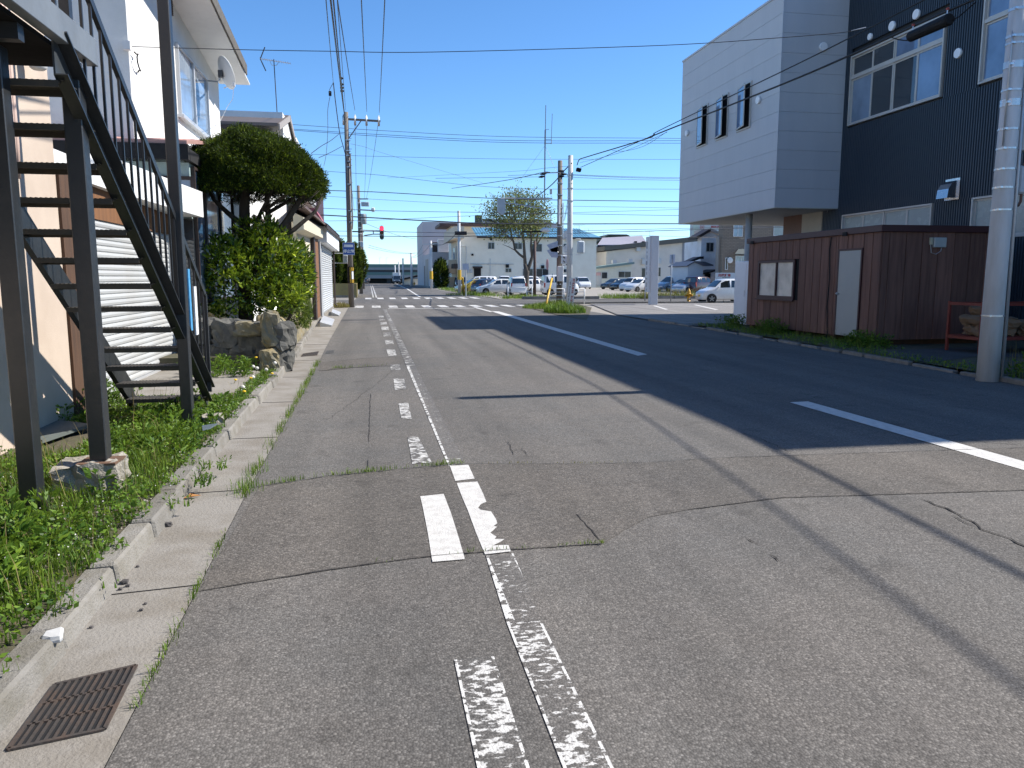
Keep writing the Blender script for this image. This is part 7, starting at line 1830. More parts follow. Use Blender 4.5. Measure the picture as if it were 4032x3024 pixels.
lump = .05 * np.sin(C[:, 0] * 6) * np.cos(C[:, 1] * 5) + .04 * np.sin(C[:, 2] * 9 + C[:, 0] * 5) + .018 * NP.normal(size=len(C))
C = C + d * lump[:, None]
C[:, 2] = np.maximum(C[:, 2], YC_[2] - .22 + .10 * NP.normal(size=len(C)))
k_ = 22
tilt = unit(d * .8 + np.array([0, 0, .45]) + NP.normal(size=d.shape) * .25)
Cs = np.repeat(C, k_, 0) + NP.normal(size=(len(C) * k_, 3)) * .028 + np.repeat(tilt, k_, 0) * NP.uniform(-.05, .05, (len(C) * k_, 1))
Ds = np.repeat(tilt, k_, 0) + NP.normal(size=(len(C) * k_, 3)) * .6
V, F = leafmesh(Cs, Ds, NP.uniform(.035, .075, len(Cs)), NP.uniform(.012, .02, len(Cs)), .02)
npmesh('crown', V, F, YEWM, yw)
# dark inner twig mass so the dome is not hollow
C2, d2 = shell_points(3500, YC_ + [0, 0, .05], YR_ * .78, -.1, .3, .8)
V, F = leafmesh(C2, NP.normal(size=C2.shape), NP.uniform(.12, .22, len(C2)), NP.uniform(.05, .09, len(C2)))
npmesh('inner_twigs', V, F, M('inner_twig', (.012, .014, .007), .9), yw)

# broad-leaved laurel bush; the nearest leaves are pieces of their own
lb_ = thing('laurel_bush', (-2.0, 16, .3), 'large glossy broad leaved bush beneath the clipped yew', 'bush')
LAUR = leafmat('laurel_leaf', (.012, .035, .006), (.085, .155, .012), (.42, .50, .035), .25, .7, 2.6, (.10, .45, .78), .22)
cl = [((-2.3, 15.7, 1.35), (.75, .6, .75), 1500), ((-1.75, 15.9, 1.75), (.62, .6, .72), 1500), ((-1.35, 16.3, 1.45), (.42, .55, .55), 1100), ((-1.5, 15.6, 1.1), (.45, .45, .4), 700), ((-2.55, 15.5, 1.75), (.45, .45, .5), 600), ((-1.95, 15.9, 2.2), (.5, .5, .42), 600), ((-1.28, 16.5, 1.75), (.3, .4, .42), 450)]
Call, Dall = [], []
for c, r, n in cl:
    c = (c[0] - .24, c[1], c[2] + .16); P_, d = shell_points(n // 3, c, r, -.9, .6, .6)
    for j in range(5):
        Call.append(P_ + NP.normal(size=P_.shape) * .018); Dall.append(d * .7 + np.array([0, 0, .45]) + NP.normal(size=d.shape) * .6)
C = np.concatenate(Call); D = np.concatenate(Dall)
key = C[:, 1] - C[:, 0] * .25 - C[:, 2] * .15 + NP.random(len(C)) * .5
order = np.argsort(key); near, rest = order[:300], order[300:]
V, F = leafmesh(C[rest], D[rest], NP.uniform(.10, .155, len(rest)), NP.uniform(.035, .05, len(rest)), .04)
fo = npmesh('foliage', V, F, LAUR, lb_); fo['kind'] = 'stuff'
lm = bpy.data.meshes.new('leaf')
lm.from_pydata([(0, 0, 0), (.022, .035, .006), (.026, .065, .009), (.016, .10, .006), (0, .135, 0), (-.016, .10, .006), (-.026, .065, .009), (-.022, .035, .006), (0, .065, -.002)], [], [(0, 1, 8), (1, 2, 8), (2, 3, 8), (3, 4, 8), (4, 5, 8), (5, 6, 8), (6, 7, 8), (7, 0, 8)])
lm.materials.append(LAUR)
for i in near:
    o = bpy.data.objects.new('leaf', lm); COL.objects.link(o); o.parent = lb_
    o.location = Vector(C[i]) - ORI[lb_]
    o.rotation_euler = Vector(D[i]).to_track_quat('Y', 'Z').to_euler(); s_ = RND.uniform(.8, 1.15); o.scale = (s_, s_, s_)
for p, r in (([(-2.1, 15.9, .3), (-2.0, 15.8, 1.0), (-1.9, 15.7, 1.7)], [.05, .035, .015]), ([(-1.9, 15.9, .3), (-1.6, 15.8, .9), (-1.35, 16, 1.5)], [.04, .03, .012]), ([(-2.3, 15.8, .3), (-2.45, 15.7, 1.2)], [.04, .02])):
    limb(lb_, p, r, 'stem')
rb = thing('round_shrub', (-1.75, 17.0, .3), 'small rounded clipped shrub above the lichen stones', 'shrub')
C, d = shell_points(1300, (-1.72, 17.0, .80), (.42, .55, .36), -.7, .72, .6)
V, F = leafmesh(np.repeat(C, 5, 0) + NP.normal(size=(len(C) * 5, 3)) * .02, np.repeat(d, 5, 0) + NP.normal(size=(len(C) * 5, 3)) * .8, .045, .022, .03)
npmesh('foliage', V, F, leafmat('shrub_leaf', (.02, .04, .008), (.09, .13, .025), (.22, .25, .05), .5, .3, 4), rb)
limb(rb, [(-1.75, 17, .3), (-1.72, 17, .75)], [.03, .015], 'stem')
gl_ = thing('strap_leaf_plant', (-2.0, 22, .3), 'tuft of long strap leaves in front of the shutter shop', 'plant')
n = 90; C = np.stack([NP.uniform(-2.1, -1.75, n), NP.uniform(20.5, 24.5, n), np.full(n, .45)], 1)
V, F = blades(C, NP.uniform(.45, .85, n), NP.uniform(.025, .04, n), .7)
npmesh('leaves', V, F, leafmat('strap_leaf', (.03, .05, .02), (.12, .15, .05), None, .5, .3, 3), gl_)
# junipers past the corner
JUN = leafmat('juniper_leaf', (.004, .010, .004), (.014, .026, .008), (.05, .06, .016), .8, .1, 2.5)
def juniper(c, r, h, n, label, seed):
    j = thing('juniper_tree', (c[0], c[1], 0), label, 'tree', 'junipers behind the left pole')
    limb(j, [(c[0], c[1], 0), (c[0], c[1], h * .75)], [.12, .04], 'trunk')
    t = NP.random(n) ** .8; ang = NP.uniform(0, 2 * np.pi, n)
    prof = r * np.clip(np.sin(np.pi * (.22 + .78 * (1 - t))) ** .7, .1, 1) * (.75 + .3 * np.sin(ang * 5 + t * 9 + seed))
    rad_ = prof * (.6 + .4 * NP.random(n) ** .5)
    C = np.stack([c[0] + rad_ * np.cos(ang), c[1] + rad_ * np.sin(ang), .5 + t * (h - .5)], 1)
    D = np.stack([np.cos(ang) * .6, np.sin(ang) * .6, np.full(n, .9)], 1) + NP.normal(size=(n, 3)) * .25
    V, F = leafmesh(np.repeat(C, 3, 0) + NP.normal(size=(n * 3, 3)) * .05, np.repeat(D, 3, 0) + NP.normal(size=(n * 3, 3)) * .3, NP.uniform(.18, .42, n * 3), NP.uniform(.05, .09, n * 3))
    npmesh('crown', V, F, JUN, j)
juniper((-3.3, 66.5, 0), 1.1, 4.7, 2600, 'dark spiky juniper directly behind the left pole', 1)
juniper((-2.0, 68, 0), 1.05, 4.4, 2600, 'dark spiky juniper just right of the left pole', 2)
juniper((-1.45, 71, 0), .95, 3.9, 2200, 'rightmost dark spiky juniper leaning over the pavement', 3)
juniper((-4.6, 67, 0), 1.2, 4.6, 2200, 'leftmost dark juniper behind the blue sign arms', 4)
mw = thing('mossy_wall', (-2.6, 65, 0), 'yellowish mossy concrete wall below the junipers', 'wall')
MOSS = M('mossy_concrete', (.34, .27, .10), .9, var=.2, vs=1.2, col2=(.20, .17, .09), c2a=.6)
a_, b_ = ay('B2', 955, 1110, 64), ay('B2', 1195, 1110, 64)
mb = MB(); mb.box((a_.x - 2, 64, 0), (b_.x, 64.25, 1.15)); mb.build('front_wall', MOSS, mw)
mb = MB(); mb.prism([(b_.x, 64.0, 0), (b_.x + .25, 64.0, 0), (b_.x + .05, 78, 0), (b_.x - .2, 78, 0)], (0, 0, 1.15)); mb.build('side_wall', MOSS, mw)
mb = MB(); mb.box((a_.x - 2, 63.8, 0), (b_.x + .1, 63.98, .2)); mb.build('footing', CONC2, mw)
# sparse roadside tree
tr = thing('roadside_tree', (gp('G', 1728, 1330).x, 71, 0), 'sparse spring leaved tree standing in front of the off white block', 'tree')
B = lambda x, y, dy=0: ay('G', x, y, 71 + dy)
BK2 = M('grey_bark', (.10, .085, .07), .9, var=.3, vs=3, bump=.6, bs=12)
tb0 = Vector((B(1728, 1320).x, 71, -.05))
segs = [([tb0, B(1738, 1180), B(1750, 1000), B(1725, 880)], [.30, .26, .24, .19]), ([B(1740, 1010), B(1790, 900), B(1828, 780), B(1870, 640), B(1900, 500), B(1935, 360, .5)], [.2, .17, .15, .12, .09, .04]),
        ([B(1725, 880), B(1715, 720), B(1705, 560), B(1690, 420), B(1720, 250), B(1735, 60)], [.17, .14, .12, .1, .07, .03]), ([B(1705, 790), B(1640, 740), B(1580, 680), B(1555, 560), B(1510, 400, -.5), B(1500, 200, -.7)], [.12, .11, .1, .085, .06, .03]),
        ([B(1825, 780), B(1810, 620), B(1815, 480), B(1790, 330), B(1800, 120)], [.12, .1, .08, .06, .03]), ([B(1870, 640), B(1960, 500, .6), B(2020, 380, .8), B(2040, 220, 1)], [.08, .06, .045, .02]),
        ([B(1555, 560), B(1470, 480, -.6), B(1400, 400, -1), B(1340, 330, -1)], [.06, .05, .035, .015]), ([B(1600, 700), B(1500, 640, -.6), B(1400, 600, -1)], [.05, .035, .015]), ([B(1700, 500), B(1620, 330, 1), B(1560, 130, 1.4)], [.07, .05, .02]), ([B(1710, 400), B(1840, 250, 1.2), B(1900, 80, 1.5)], [.06, .04, .02])]
for i, (p, r) in enumerate(segs): limb(tr, p, r, 'trunk' if i == 0 else 'limb', BK2)
cen = np.array([B(1650, 270).x, 71, B(1650, 270).z])
rw, rh = (B(2080, 300).x - B(1130, 300).x) / 2, (B(1650, -190).z - B(1650, 580).z) / 2
cen[2] = (B(1650, -190).z + B(1650, 580).z) / 2; cen[0] = (B(2110, 300).x + B(1110, 300).x) / 2
ncl = 430
P_, d = shell_points(ncl, cen, (rw * 1.1, rw * .85, rh * 1.05), -.9, .2, .55)
tw2 = []
Cl, Dl = [], []
tw_m = MB()
for p, dd in zip(P_, d):
    nn = 15
    Cl.append(p + NP.normal(size=(nn, 3)) * np.array([.38, .38, .28])); Dl.append(NP.normal(size=(nn, 3)) + np.array([0, 0, .3]))
    a = Vector(p); b = a.lerp(Vector(cen) - Vector((0, 0, rh * .5)), .28)
    tw_m.tube([b, a.lerp(b, .4) + Vector(NP.normal(size=3) * .12), a + Vector(dd) * .4], [.03, .02, .006], 4)
twg = tw_m.build('twigs', BK2, tr); twg['kind'] = 'stuff'
C = np.concatenate(Cl); D = np.concatenate(Dl)
V, F = leafmesh(C, D, NP.uniform(.13, .24, len(C)), NP.uniform(.09, .14, len(C)), .05)
npmesh('crown', V, F, leafmat('spring_leaf', (.09, .105, .035), (.20, .21, .075), (.36, .35, .17), .6, .2, 1.2), tr)
# dark shrub beside the beige wing
ds_ = thing('dark_shrub', (ay('G', 500, 1100, 122).x, 122, 0), 'dark spiky shrub at the foot of the beige wing', 'shrub')
C, d = shell_points(2200, (ds_.location.x, 122, ay('G', 500, 1050, 122).z), (1.2, 1.4, 2.6), -1, .3, .6)
V, F = leafmesh(C, d + np.array([0, 0, .8]) + NP.normal(size=d.shape) * .3, .5, .16); npmesh('foliage', V, F, JUN, ds_)

# ================================================================== WEEDS AND GRASS
GR1 = leafmat('grass_blade', (.045, .09, .010), (.12, .20, .020), (.24, .28, .045), .55, .25, 3.0)
GR2 = leafmat('weed_leaf', (.035, .085, .010), (.11, .20, .020), (.22, .32, .035), .5, .3, 3.5)
GRD = leafmat('dry_blade', (.16, .12, .05), (.26, .21, .09), None, .7, .2, 4)
def gz(x, y): return .08
def scatter(n, poly_fn, x0, x1, y0, y1):
    P = np.stack([NP.uniform(x0, x1, n), NP.uniform(y0, y1, n)], 1)
    return P[poly_fn(P)]
def kx(y): return np.interp(y, [t[0] for t in XK], [t[1] for t in XK])
def build_stuff(name, parts, mats, label, cat):
    """one uncountable mass: first part is the object, the others its children of the same kind"""
    root = None
    for (V, F), m_ in zip(parts, mats):
        if root is None:
            root = npmesh(name, V, F, m_); tag(root, label, cat, None, 'stuff'); ORI[root] = Vector((0, 0, 0))
        else:
            o = npmesh(name + '_part', V, F, m_, root); o['kind'] = 'stuff'
# left verge: density varies with a noise-like field
def field(P): return .5 + .5 * np.sin(P[:, 0] * 5.1 + 1.3 * np.sin(P[:, 1] * 2.3)) * np.cos(P[:, 1] * 3.1 + P[:, 0] * 2)
def vmask(P):
    lim = kx(P[:, 1]) - .13 + .07 * np.sin(P[:, 1] * 9) + .05 * np.sin(P[:, 1] * 23)
    apron = (P[:, 0] < -1.8) & (P[:, 1] > 10.2)
    slab = (P[:, 0] < -2.55 - .0) & (P[:, 1] > 7.0) & (P[:, 1] < 8.4)
    return (P[:, 0] < lim) & (~apron) & (~slab)
P = scatter(34000, vmask, -3.45, -1.3, 2.2, 13.2)
f = field(P)
near_wall = np.clip((-2.6 - P[:, 0]) / .8, 0, 1)
keep = NP.random(len(P)) < (.35 + .65 * f)
P, f = P[keep], f[keep]
hgt = (.03 + .09 * f ** 2 + .06 * NP.random(len(P)) ** 2) * (1 + 1.1 * np.exp(-((P[:, 0] + 2.15) ** 2 / .12 + (P[:, 1] - 7.1) ** 2 / .5))) * np.where(P[:, 1] < 6.6, 1.15, 1.0) * np.where(P[:, 1] > 9, .6, 1)
b1 = blades(np.column_stack([P, np.full(len(P), .08)]), hgt, NP.uniform(.004, .009, len(P)), .6)
P2 = scatter(85000, vmask, -3.45, -1.3, 2.2, 13.2); f2 = 1 - field(P2)
keep = NP.random(len(P2)) < (.3 + .7 * f2); P2, f2 = P2[keep], f2[keep]
C = np.column_stack([P2, .085 + NP.random(len(P2)) * (.05 + .10 * f2) * np.where(P2[:, 1] > 9, .5, 1)])
b2 = leafmesh(C, NP.normal(size=(len(C), 3)) * np.array([1, 1, .6]) + np.array([0, 0, .3]), NP.uniform(.014, .042, len(C)), NP.uniform(.012, .028, len(C)), .02)
P3 = scatter(1500, vmask, -3.45, -1.3, 2.2, 13.2)
b3 = blades(np.column_stack([P3, np.full(len(P3), .08)]), NP.uniform(.04, 1, len(P3)) ** 3 * .36 + .05, .0045, .95)
build_stuff('verge_weeds', [b1, b2, b3], [GR1, GR2, GRD], 'mixed grass and clover covering the left verge under the stairs', 'weeds')
# mugwort-like leafy weeds in the near left corner
def plant_mass(name, spots, label, cat='weeds', mat=GR2, lsz=(.05, .09), grp=None):
    Cc, Dd, St = [], [], MB()
    for (x, y, h, sp) in spots:
        n = int(26 * h / .3)
        t = NP.random(n) ** .8; a = NP.uniform(0, 6.28, n)
        ln_ = NP.normal(size=2) * .25
        cx = x + ln_[0] * h * t; cy = y + ln_[1] * h * t
        Cc.append(np.stack([cx + np.cos(a) * sp * .25, cy + np.sin(a) * sp * .25, .08 + t * h], 1)); Dd.append(np.stack([np.cos(a), np.sin(a), .25 + .6 * t], 1) + NP.normal(size=(n, 3)) * .3)
        St.tube([(x, y, .07), (x + ln_[0] * h, y + ln_[1] * h, .08 + h)], [.006, .002], 4)
    C = np.concatenate(Cc); D = np.concatenate(Dd)
    # lobed leaf: a main blade with two side lobes
    L = NP.uniform(*lsz, len(C))
    parts = [leafmesh(C, D, L, L * .42, .05)]
    for sg in (-1, 1):
        side = np.cross(unit(D), np.array([0, 0, 1.0])); parts.append(leafmesh(C + unit(D) * (L * .3)[:, None], unit(D) + side * .8 * sg, L * .55, L * .2, .03))
    V = np.concatenate([p[0] for p in parts]); off = 0; Fs = []
    for p in parts: Fs.append(p[1] + off); off += len(p[0])
    root = npmesh(name, V, np.concatenate(Fs), mat); tag(root, label, cat, grp, 'stuff'); ORI[root] = Vector((0, 0, 0))
    s_ = St.build('stems', GR2, root); s_['kind'] = 'stuff'
R2 = random.Random(8)
spots = []
for i in range(330):
    y = R2.uniform(2.9, 5.7); x = R2.uniform(-2.9, -1.62 + .0 * y)
    if x > -1.50 - .02 * y - (.45 if y > 4.9 else .08) * R2.random() - .12: continue
    if -2.55 < x < -1.85 and y > 4.75: continue
    spots.append((x, y, R2.uniform(.10, .34) * (1 if x < -1.8 else .6), .16))
plant_mass('mugwort_patch', spots, 'leafy bright green mugwort patch in the near left corner')
spots = [(R2.uniform(-2.3, -1.62), R2.uniform(6.5, 9.4), R2.uniform(.08, .22), .14) for i in range(90)]
plant_mass('mugwort_patch', spots, 'leafy weeds between the second and third stair posts')
spots = [(R2.uniform(-2.9, -1.9), R2.uniform(12.2, 13.2), R2.uniform(.1, .3), .12) for i in range(40)] + [(R2.uniform(-3.3, -2.9), R2.uniform(8.4, 10.2), R2.uniform(.15, .35), .15) for i in range(24)]
plant_mass('tall_weeds', spots, 'taller weeds growing against the stone wall and cream wall')
Pw = scatter(1500, vmask, -3.3, -1.4, 3.0, 12.5); Cw = np.column_stack([Pw, .10 + .08 * NP.random(len(Pw))])
V, F = leafmesh(Cw, NP.normal(size=Cw.shape) + np.array([0, 0, 1.0]), .012, .010); o = npmesh('tiny_blossoms', V, F, M('blossom_white', (.7, .68, .66), .8)); tag(o, 'tiny white blossoms dotted over the left verge', 'blossoms', None, 'stuff')
# seed-headed tall grass by the first post
n = 60; C = np.column_stack([NP.normal(-2.55, .25, n), NP.uniform(4.6, 6.2, n), np.full(n, .08)])
V, F = blades(C, NP.uniform(.35, .8, n), .005, .75); o = npmesh('seed_grass', V, F, GRD); tag(o, 'tall thin seed headed grass leaning before the first stair post', 'grass', None, 'stuff')
# gravel flecks where the kerb is bare
PEB = M('pebble', (.36, .33, .29), .9, rnd=.3, var=.2)
n = 170
V_, F_ = [], []
Px = NP.uniform(-2.0, -1.5, n); Py = NP.uniform(4.2, 5.6, n)
cu = np.array([(-1, -1, -1), (1, -1, -1), (1, 1, -1), (-1, 1, -1), (-.7, -.7, 1), (.7, -.7, 1), (.7, .7, 1), (-.7, .7, 1)], float); cf = np.array([(0, 3, 2, 1), (4, 5, 6, 7), (0, 1, 5, 4), (1, 2, 6, 5), (2, 3, 7, 6), (3, 0, 4, 7)])
sz = NP.uniform(.004, .014, n); V = (cu[None] * sz[:, None, None] * NP.uniform(.5, 1.4, (n, 8, 3)) * np.array([1, 1, .55])) + np.stack([Px, Py, .085 + sz * .5], 1)[:, None]
o = npmesh('gravel', V.reshape(-1, 3), (np.arange(n)[:, None, None] * 8 + cf[None]).reshape(-1, 4), PEB); tag(o, 'loose pale gravel showing through the weeds behind the kerb', 'gravel', None, 'stuff')
# dandelions: countable flowers
DY = M('dandelion_yellow', (.75, .48, .01), .6); DWh = M('dandelion_clock', (.62, .6, .55), .9)
def dandelion(p, h, mat, r, label, grp):
    t = thing('dandelion', p, label, 'flower', grp)
    b = Vector(p); mb = MB(); mb.tube([b, b + Vector((.02, 0, h * .6)), b + Vector((.03, -.01, h))], .003, 5); mb.build('stalk', GR2, t)
    mb = MB(); mb.lathe(b + Vector((.03, -.01, h)), [(r * .3, -r * .5), (r, 0), (r * .8, r * .4), (r * .2, r * .6)] if mat is DY else [(r * .3, -r * .9), (r * .95, -r * .3), (r, .2 * r), (r * .5, r * .85)], 10); mb.build('flower_head', mat, t, True)
fy = [('O', 1110, 1125, .22), ('O', 1340, 1358, .06), ('O', 1030, 1422, .08), ('O', 808, 1448, .06), ('O', 930, 1617, .07)]
fl_l = ['tallest yellow dandelion against the dark stones', 'yellow dandelion nearest the kerb by the wall', 'yellow dandelion in the middle of the verge by the wall', 'leftmost small yellow dandelion by the wall', 'lowest yellow dandelion nearest the viewer']
for (k, x, y, h), l_ in zip(fy, fl_l):
    p = gp(k, x, y, .1 + h); dandelion((p.x, p.y, .09), h, DY, .026, l_, 'yellow dandelions by the stone wall')
fw_ = [('O', 1068, 1258, .12), ('O', 1122, 1280, .1), ('O', 1256, 1300, .08), ('O', 1383, 1205, .16), ('O', 1062, 1410, .06), ('O', 912, 1553, .06)]
fw_l = ['first white dandelion clock from the left before the dark stones', 'second white dandelion clock from the left before the dark stones', 'third white dandelion clock before the dark stones', 'tallest white dandelion clock by the wall corner', 'white dandelion clock beside the middle yellow one', 'lowest white dandelion clock nearest the viewer']
for (k, x, y, h), l_ in zip(fw_, fw_l):
    p = gp(k, x, y, .1 + h); dandelion((p.x, p.y, .09), h, DWh, .03, l_, 'dandelion clocks by the stone wall')
# weeds in the gutter joint and patch seams
def seam(ptsl, n, hmax, wj, label, mat=GR1, base=.01):
    pts = [Vector((p.x, p.y, 0)) for p in ptsl]
    lens = [(b - a).length for a, b in zip(pts, pts[1:])]; tot = sum(lens)
    cl_ = [R2.uniform(0, tot) for _ in range(max(3, n // 28))]
    C = []
    for i in range(n):
        s = min(max(R2.choice(cl_) + R2.gauss(0, .09), 0), tot - 1e-3) if R2.random() < .8 else R2.uniform(0, tot - 1e-3)
        for a, b, l_ in zip(pts, pts[1:], lens):
            if s <= l_: break
            s -= l_
        p = a.lerp(b, min(1, s / l_)); C.append((p.x + R2.gauss(0, wj), p.y + R2.gauss(0, wj), base))
    C = np.array(C); V, F = blades(C, NP.uniform(.25, 1, len(C)) * hmax, NP.uniform(.003, .006, len(C)), .9)
    o = npmesh('seam_grass', V, F, mat); tag(o, label, 'grass', None, 'stuff')
seam([Vector((interp(XL, y) + .0, y, 0)) for y in (2.9, 3.3, 3.8, 4.4, 5.0)], 260, .055, .012, 'small grass tufts in the joint beside the near gutter')
seam([Vector((interp(XL, y) - .01, y, 0)) for y in (5.7, 6.4, 7.2, 8, 9, 10, 11, 13, 15)], 1100, .10, .022, 'green grass strip in the joint between gutter and asphalt')
seam([Vector((interp(XL, y) - .02, y, 0)) for y in (5.85, 6.2, 6.5)], 220, .1, .05, 'dense green tuft where the gutter meets the patch seam', GR2)
seam([gp('f', *q) for q in up[0:4]], 420, .06, .012, 'grass growing along the far seam of the road patch')
seam([gp('f', *q) for q in up[3:6]], 60, .03, .008, 'sparse dry grass along the right part of the far patch seam', GRD)
seam([gp('f', *q) for q in lo[2:6]], 90, .035, .008, 'sparse grass along the near seam of the road patch')
seam([gp('Q', *q) for q in ((400, 650), (500, 645), (640, 635), (810, 622))], 120, .08, .03, 'grass tufts along the narrow repair strip')
# gutter debris: pebbles one could count
for i, (k, x, y, r) in enumerate((('D', 1085, 435, .016), ('D', 1115, 462, .01), ('D', 1048, 490, .009), ('D', 1200, 292, .008), ('D', 795, 822, .008), ('D', 1230, 672, .008), ('C', 1470, 1482, .02), ('D', 1268, 615, .007))):
    p = gp(k, x, y, .008); rock((p.x, p.y, .008 + r * .5), (r * 2, r * 2, r * 1.3), 300 + i, M('dark_pebble', (.10, .09, .085), .9, rnd=.4), None, 'pebble', 1, .2, ['largest dark pebble in the near gutter', 'small pebble right beside the largest in the gutter', 'small pebble just below the largest in the gutter', 'lone pebble near the kerb above the others', 'pebble on the pale crease of the near gutter', 'pebble in the middle of the gutter slab', 'round grey pebble by the kerb gap', 'tiny pebble right of the pebble group'][i], 'pebble')
lf = gp('C', 1660, 1245, .01); mb = MB(); mb.add([lf + Vector((-.05, -.01, .005)), lf + Vector((0, -.015, .02)), lf + Vector((.07, .03, .012)), lf + Vector((-.01, .03, .03))], [(0, 1, 2, 3)])
tag(mb.build('dry_leaf', M('orange_leaf', (.42, .19, .05), .7)), 'curled orange dry leaf lying in the gutter', 'leaf')
for i, (k, x, y, h, n) in enumerate((('C', 1750, 1190, .10, 150), ('C', 1560, 1400, .07, 90), ('C', 1880, 1050, .08, 110), ('D', 970, 560, .03, 30))):
    p = gp(k, x, y, .01); plant_mass('gutter_weed', [(p.x + R2.gauss(0, .05), p.y + R2.gauss(0, .06), h * R2.uniform(.4, 1), .1) for _ in range(n // 10)], ['clover spilling over the kerb gap into the gutter', 'small trefoil weed in the gutter below the kerb gap', 'trailing weed over the kerb near the third post', 'tiny sprout at the kerb joint by the near grate'][i], 'weed', GR2, (.02, .035))
# right side weeds in the shade
def rmask(P):
    return P[:, 0] > np.interp(P[:, 1], [t[0] for t in XR], [t[1] for t in XR]) + .02
P = scatter(9000, rmask, 9.2, 11.25, 8.5, 23.5)
keep = NP.random(len(P)) < np.clip(1.25 - (P[:, 0] - np.interp(P[:, 1], [t[0] for t in XR], [t[1] for t in XR])) * .75, .1, 1) * (.25 + .75 * field(P))
yard_ = (P[:, 1] > 10.9) & (P[:, 1] < 14.6) & (P[:, 0] > 10.1)
P = P[keep & ~yard_]
b1 = blades(np.column_stack([P, np.full(len(P), .07)]), NP.uniform(.05, .2, len(P)), NP.uniform(.005, .010, len(P)), .7)
P2 = scatter(9000, rmask, 9.2, 11.25, 9, 23.5); yard_ = (P2[:, 1] > 10.9) & (P2[:, 1] < 14.6) & (P2[:, 0] > 10.1); P2 = P2[(NP.random(len(P2)) < .6 * field(P2) + .1) & ~yard_]
C = np.column_stack([P2, .075 + NP.random(len(P2)) * .09])
b2 = leafmesh(C, NP.normal(size=(len(C), 3)) * np.array([1, 1, .5]) + np.array([0, 0, .3]), .05, .03, .02)
build_stuff('kerb_weeds', [b1, b2], [GR1, GR2], 'shaded weeds along the right kerb in front of the shed', 'weeds')
plant_mass('leafy_weed_clump', [(R2.uniform(9.75, 10.7), R2.uniform(9.3, 10.35), R2.uniform(.15, .42), .2) for _ in range(90)], 'bushy green weeds crowding the foot of the concrete pole')
plant_mass('leafy_weed_clump', [(R2.uniform(10.5, 11.1), R2.uniform(19.2, 20.2), R2.uniform(.15, .4), .2) for _ in range(40)], 'dark leafy weed clump below the shed window')
plant_mass('leafy_weed_clump', [(R2.uniform(10.6, 11.1), R2.uniform(15.0, 16.0), R2.uniform(.1, .35), .2) for _ in range(45)], 'leafy weed clump at the near corner of the shed')
plant_mass('leafy_weed_clump', [(R2.uniform(10.9, 11.3), R2.uniform(22.2, 23.0), R2.uniform(.15, .4), .2) for _ in range(30)], 'leafy weed clump at the foot of the white cabinet')
n = 70; C = np.column_stack([NP.uniform(10.3, 11.1, n), NP.choice([17.3, 16.9, 11.0, 10.9], n) + NP.normal(size=n) * .15, np.full(n, .08)]); V, F = blades(C, NP.uniform(.25, .55, n), .006, .5); o = npmesh('dry_stalks', V, F, GRD); tag(o, 'dry pale grass stalks by the shed door and pole', 'grass', None, 'stuff')
# corner island bushes and car park grass
def tuft(cx, cy, rx, ry, n, h, label, mat=GR1):
    a = NP.uniform(0, 6.28, n); r = NP.random(n) ** .5
    C = np.column_stack([cx + rx * r * np.cos(a), cy + ry * r * np.sin(a), np.full(n, .02)])
    V, F = blades(C, NP.uniform(.4, 1, n) * h * (1.15 - r * .6), NP.uniform(.015, .03, n), .6); o = npmesh('grass_clump', V, F, mat); tag(o, label, 'grass', None, 'stuff')
a_ = gp('H', 560, 1610); tuft(a_.x, a_.y + 1.3, .95, 1.3, 1500, .62, 'thick weed clump at the foot of the pale pole', GR2)
a_ = gp('H', 210, 1545); tuft(a_.x, a_.y + 1.5, 1.0, 1.6, 900, .4, 'grassy clump at the foot of the leaning yellow guard')
a_ = gp('H', 390, 1480); tuft(a_.x, a_.y + .8, 1.0, 1.0, 400, .4, 'low grass between the two corner poles')
a_ = gp('G', 1700, 1375); tuft(a_.x, a_.y, 1.6, 1.2, 500, .5, 'grass around the foot of the sparse tree')
a_ = gp('G', 950, 1345); tuft(a_.x, a_.y + 2, 2.2, 3, 600, .4, 'grass at the car park corner by the yellow guard tube')
a_ = gp('B2', 1050, 1470); tuft(-1.75, 42.9, .5, .8, 500, .4, 'dry grass around the foot of the left pole', GRD)
def strip(x0, x1, y0, y1, n, h, label, mat=GR1):
    C = np.column_stack([NP.uniform(x0, x1, n), NP.uniform(y0, y1, n), np.full(n, .02)]); V, F = blades(C, NP.uniform(.3, 1, n) * h, NP.uniform(.02, .04, n), .6); o = npmesh('grass_strip', V, F, mat); tag(o, label, 'grass', None, 'stuff')
strip(17.8, 33, 57.2, 60, 3200, .5, 'rough grass strip in front of the right hand car row')
strip(20.5, 25, 57.2, 58.2, 500, .9, 'taller yellow grass behind the sign pillar', GRD)
strip(9.7, 15, 57.5, 60, 900, .3, 'short grass along the car park edge near the tree')
strip(8.9, 11, 64, 110, 1500, .45, 'grass edge on the right of the far street')
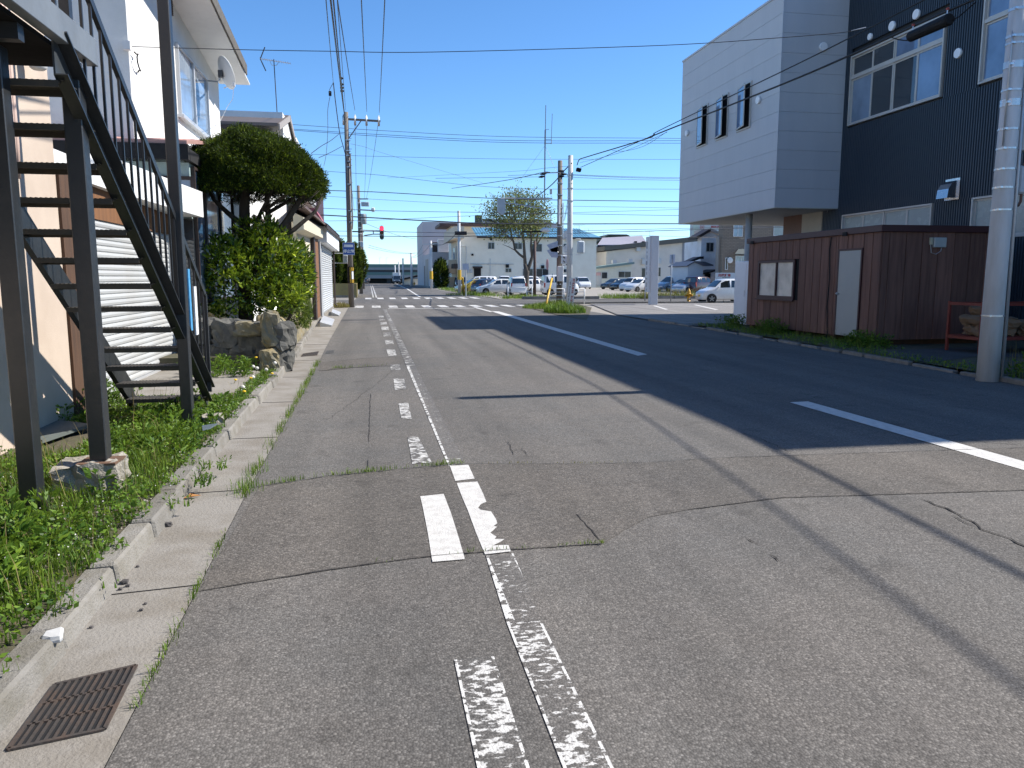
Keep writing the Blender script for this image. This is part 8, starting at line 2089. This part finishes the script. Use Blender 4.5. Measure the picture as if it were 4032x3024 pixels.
strip(10.8, 14, 148, 165, 500, 1.0, 'grass by the tall grey building', GRD)

# ================================================================== PERSON far down the street (about 1.7 m, walking)
pe = thing('person', (gp('F', 1300, 1172).x * 190 / gp('F', 1300, 1172).y, 190, 0), 'distant person in dark trousers and grey top walking on the left', 'person')
sk = [(0, 0, .92), (0, 0, 1.15), (0, 0, 1.40), (0, 0, 1.52), (0, 0.0, 1.66), (.10, .02, .88), (.12, .16, .48), (.12, .05, .06), (.12, -.08, .04), (-.10, -.02, .88), (-.12, -.12, .48), (-.12, -.34, .10), (-.12, -.44, .05), (.20, 0, 1.40), (.26, .10, 1.14), (.25, -.05, .92), (-.20, 0, 1.40), (-.26, -.10, 1.14), (-.25, -.22, .95)]
ed = [(0, 1), (1, 2), (2, 3), (3, 4), (0, 5), (5, 6), (6, 7), (7, 8), (0, 9), (9, 10), (10, 11), (11, 12), (2, 13), (13, 14), (14, 15), (2, 16), (16, 17), (17, 18)]
rs_ = [.15, .14, .15, .06, .105, .10, .07, .05, .04, .10, .07, .05, .04, .07, .05, .035, .07, .05, .035]
me = bpy.data.meshes.new('body'); me.from_pydata([Vector(p) for p in sk], ed, []); me.update()
bo = addobj('body', me, None, pe); bpy.context.view_layer.objects.active = bo
md = bo.modifiers.new('Skin', 'SKIN'); bo.modifiers.new('Sub', 'SUBSURF').levels = 1
for i, r in enumerate(rs_): me.skin_vertices[0].data[i].radius = (r, r * .85)
me.skin_vertices[0].data[0].use_root = True
m_, t_, b_ = nodes('walker_clothes'); ps_ = t_.nodes.new('ShaderNodeTexCoord'); sx_ = t_.nodes.new('ShaderNodeSeparateXYZ'); LK(t_, ps_.outputs['Object'], sx_.inputs[0])
LK(t_, ramp(t_, math_n(t_, 'DIVIDE', sx_.outputs[2], 1.8), [(0, (.02, .02, .025)), (.515, (.03, .03, .04)), (.525, (.28, .27, .28)), (.83, (.28, .27, .28)), (.84, (.35, .22, .16)), (.93, (.02, .015, .012))]), b_.inputs['Base Color'])
me.materials.append(m_)
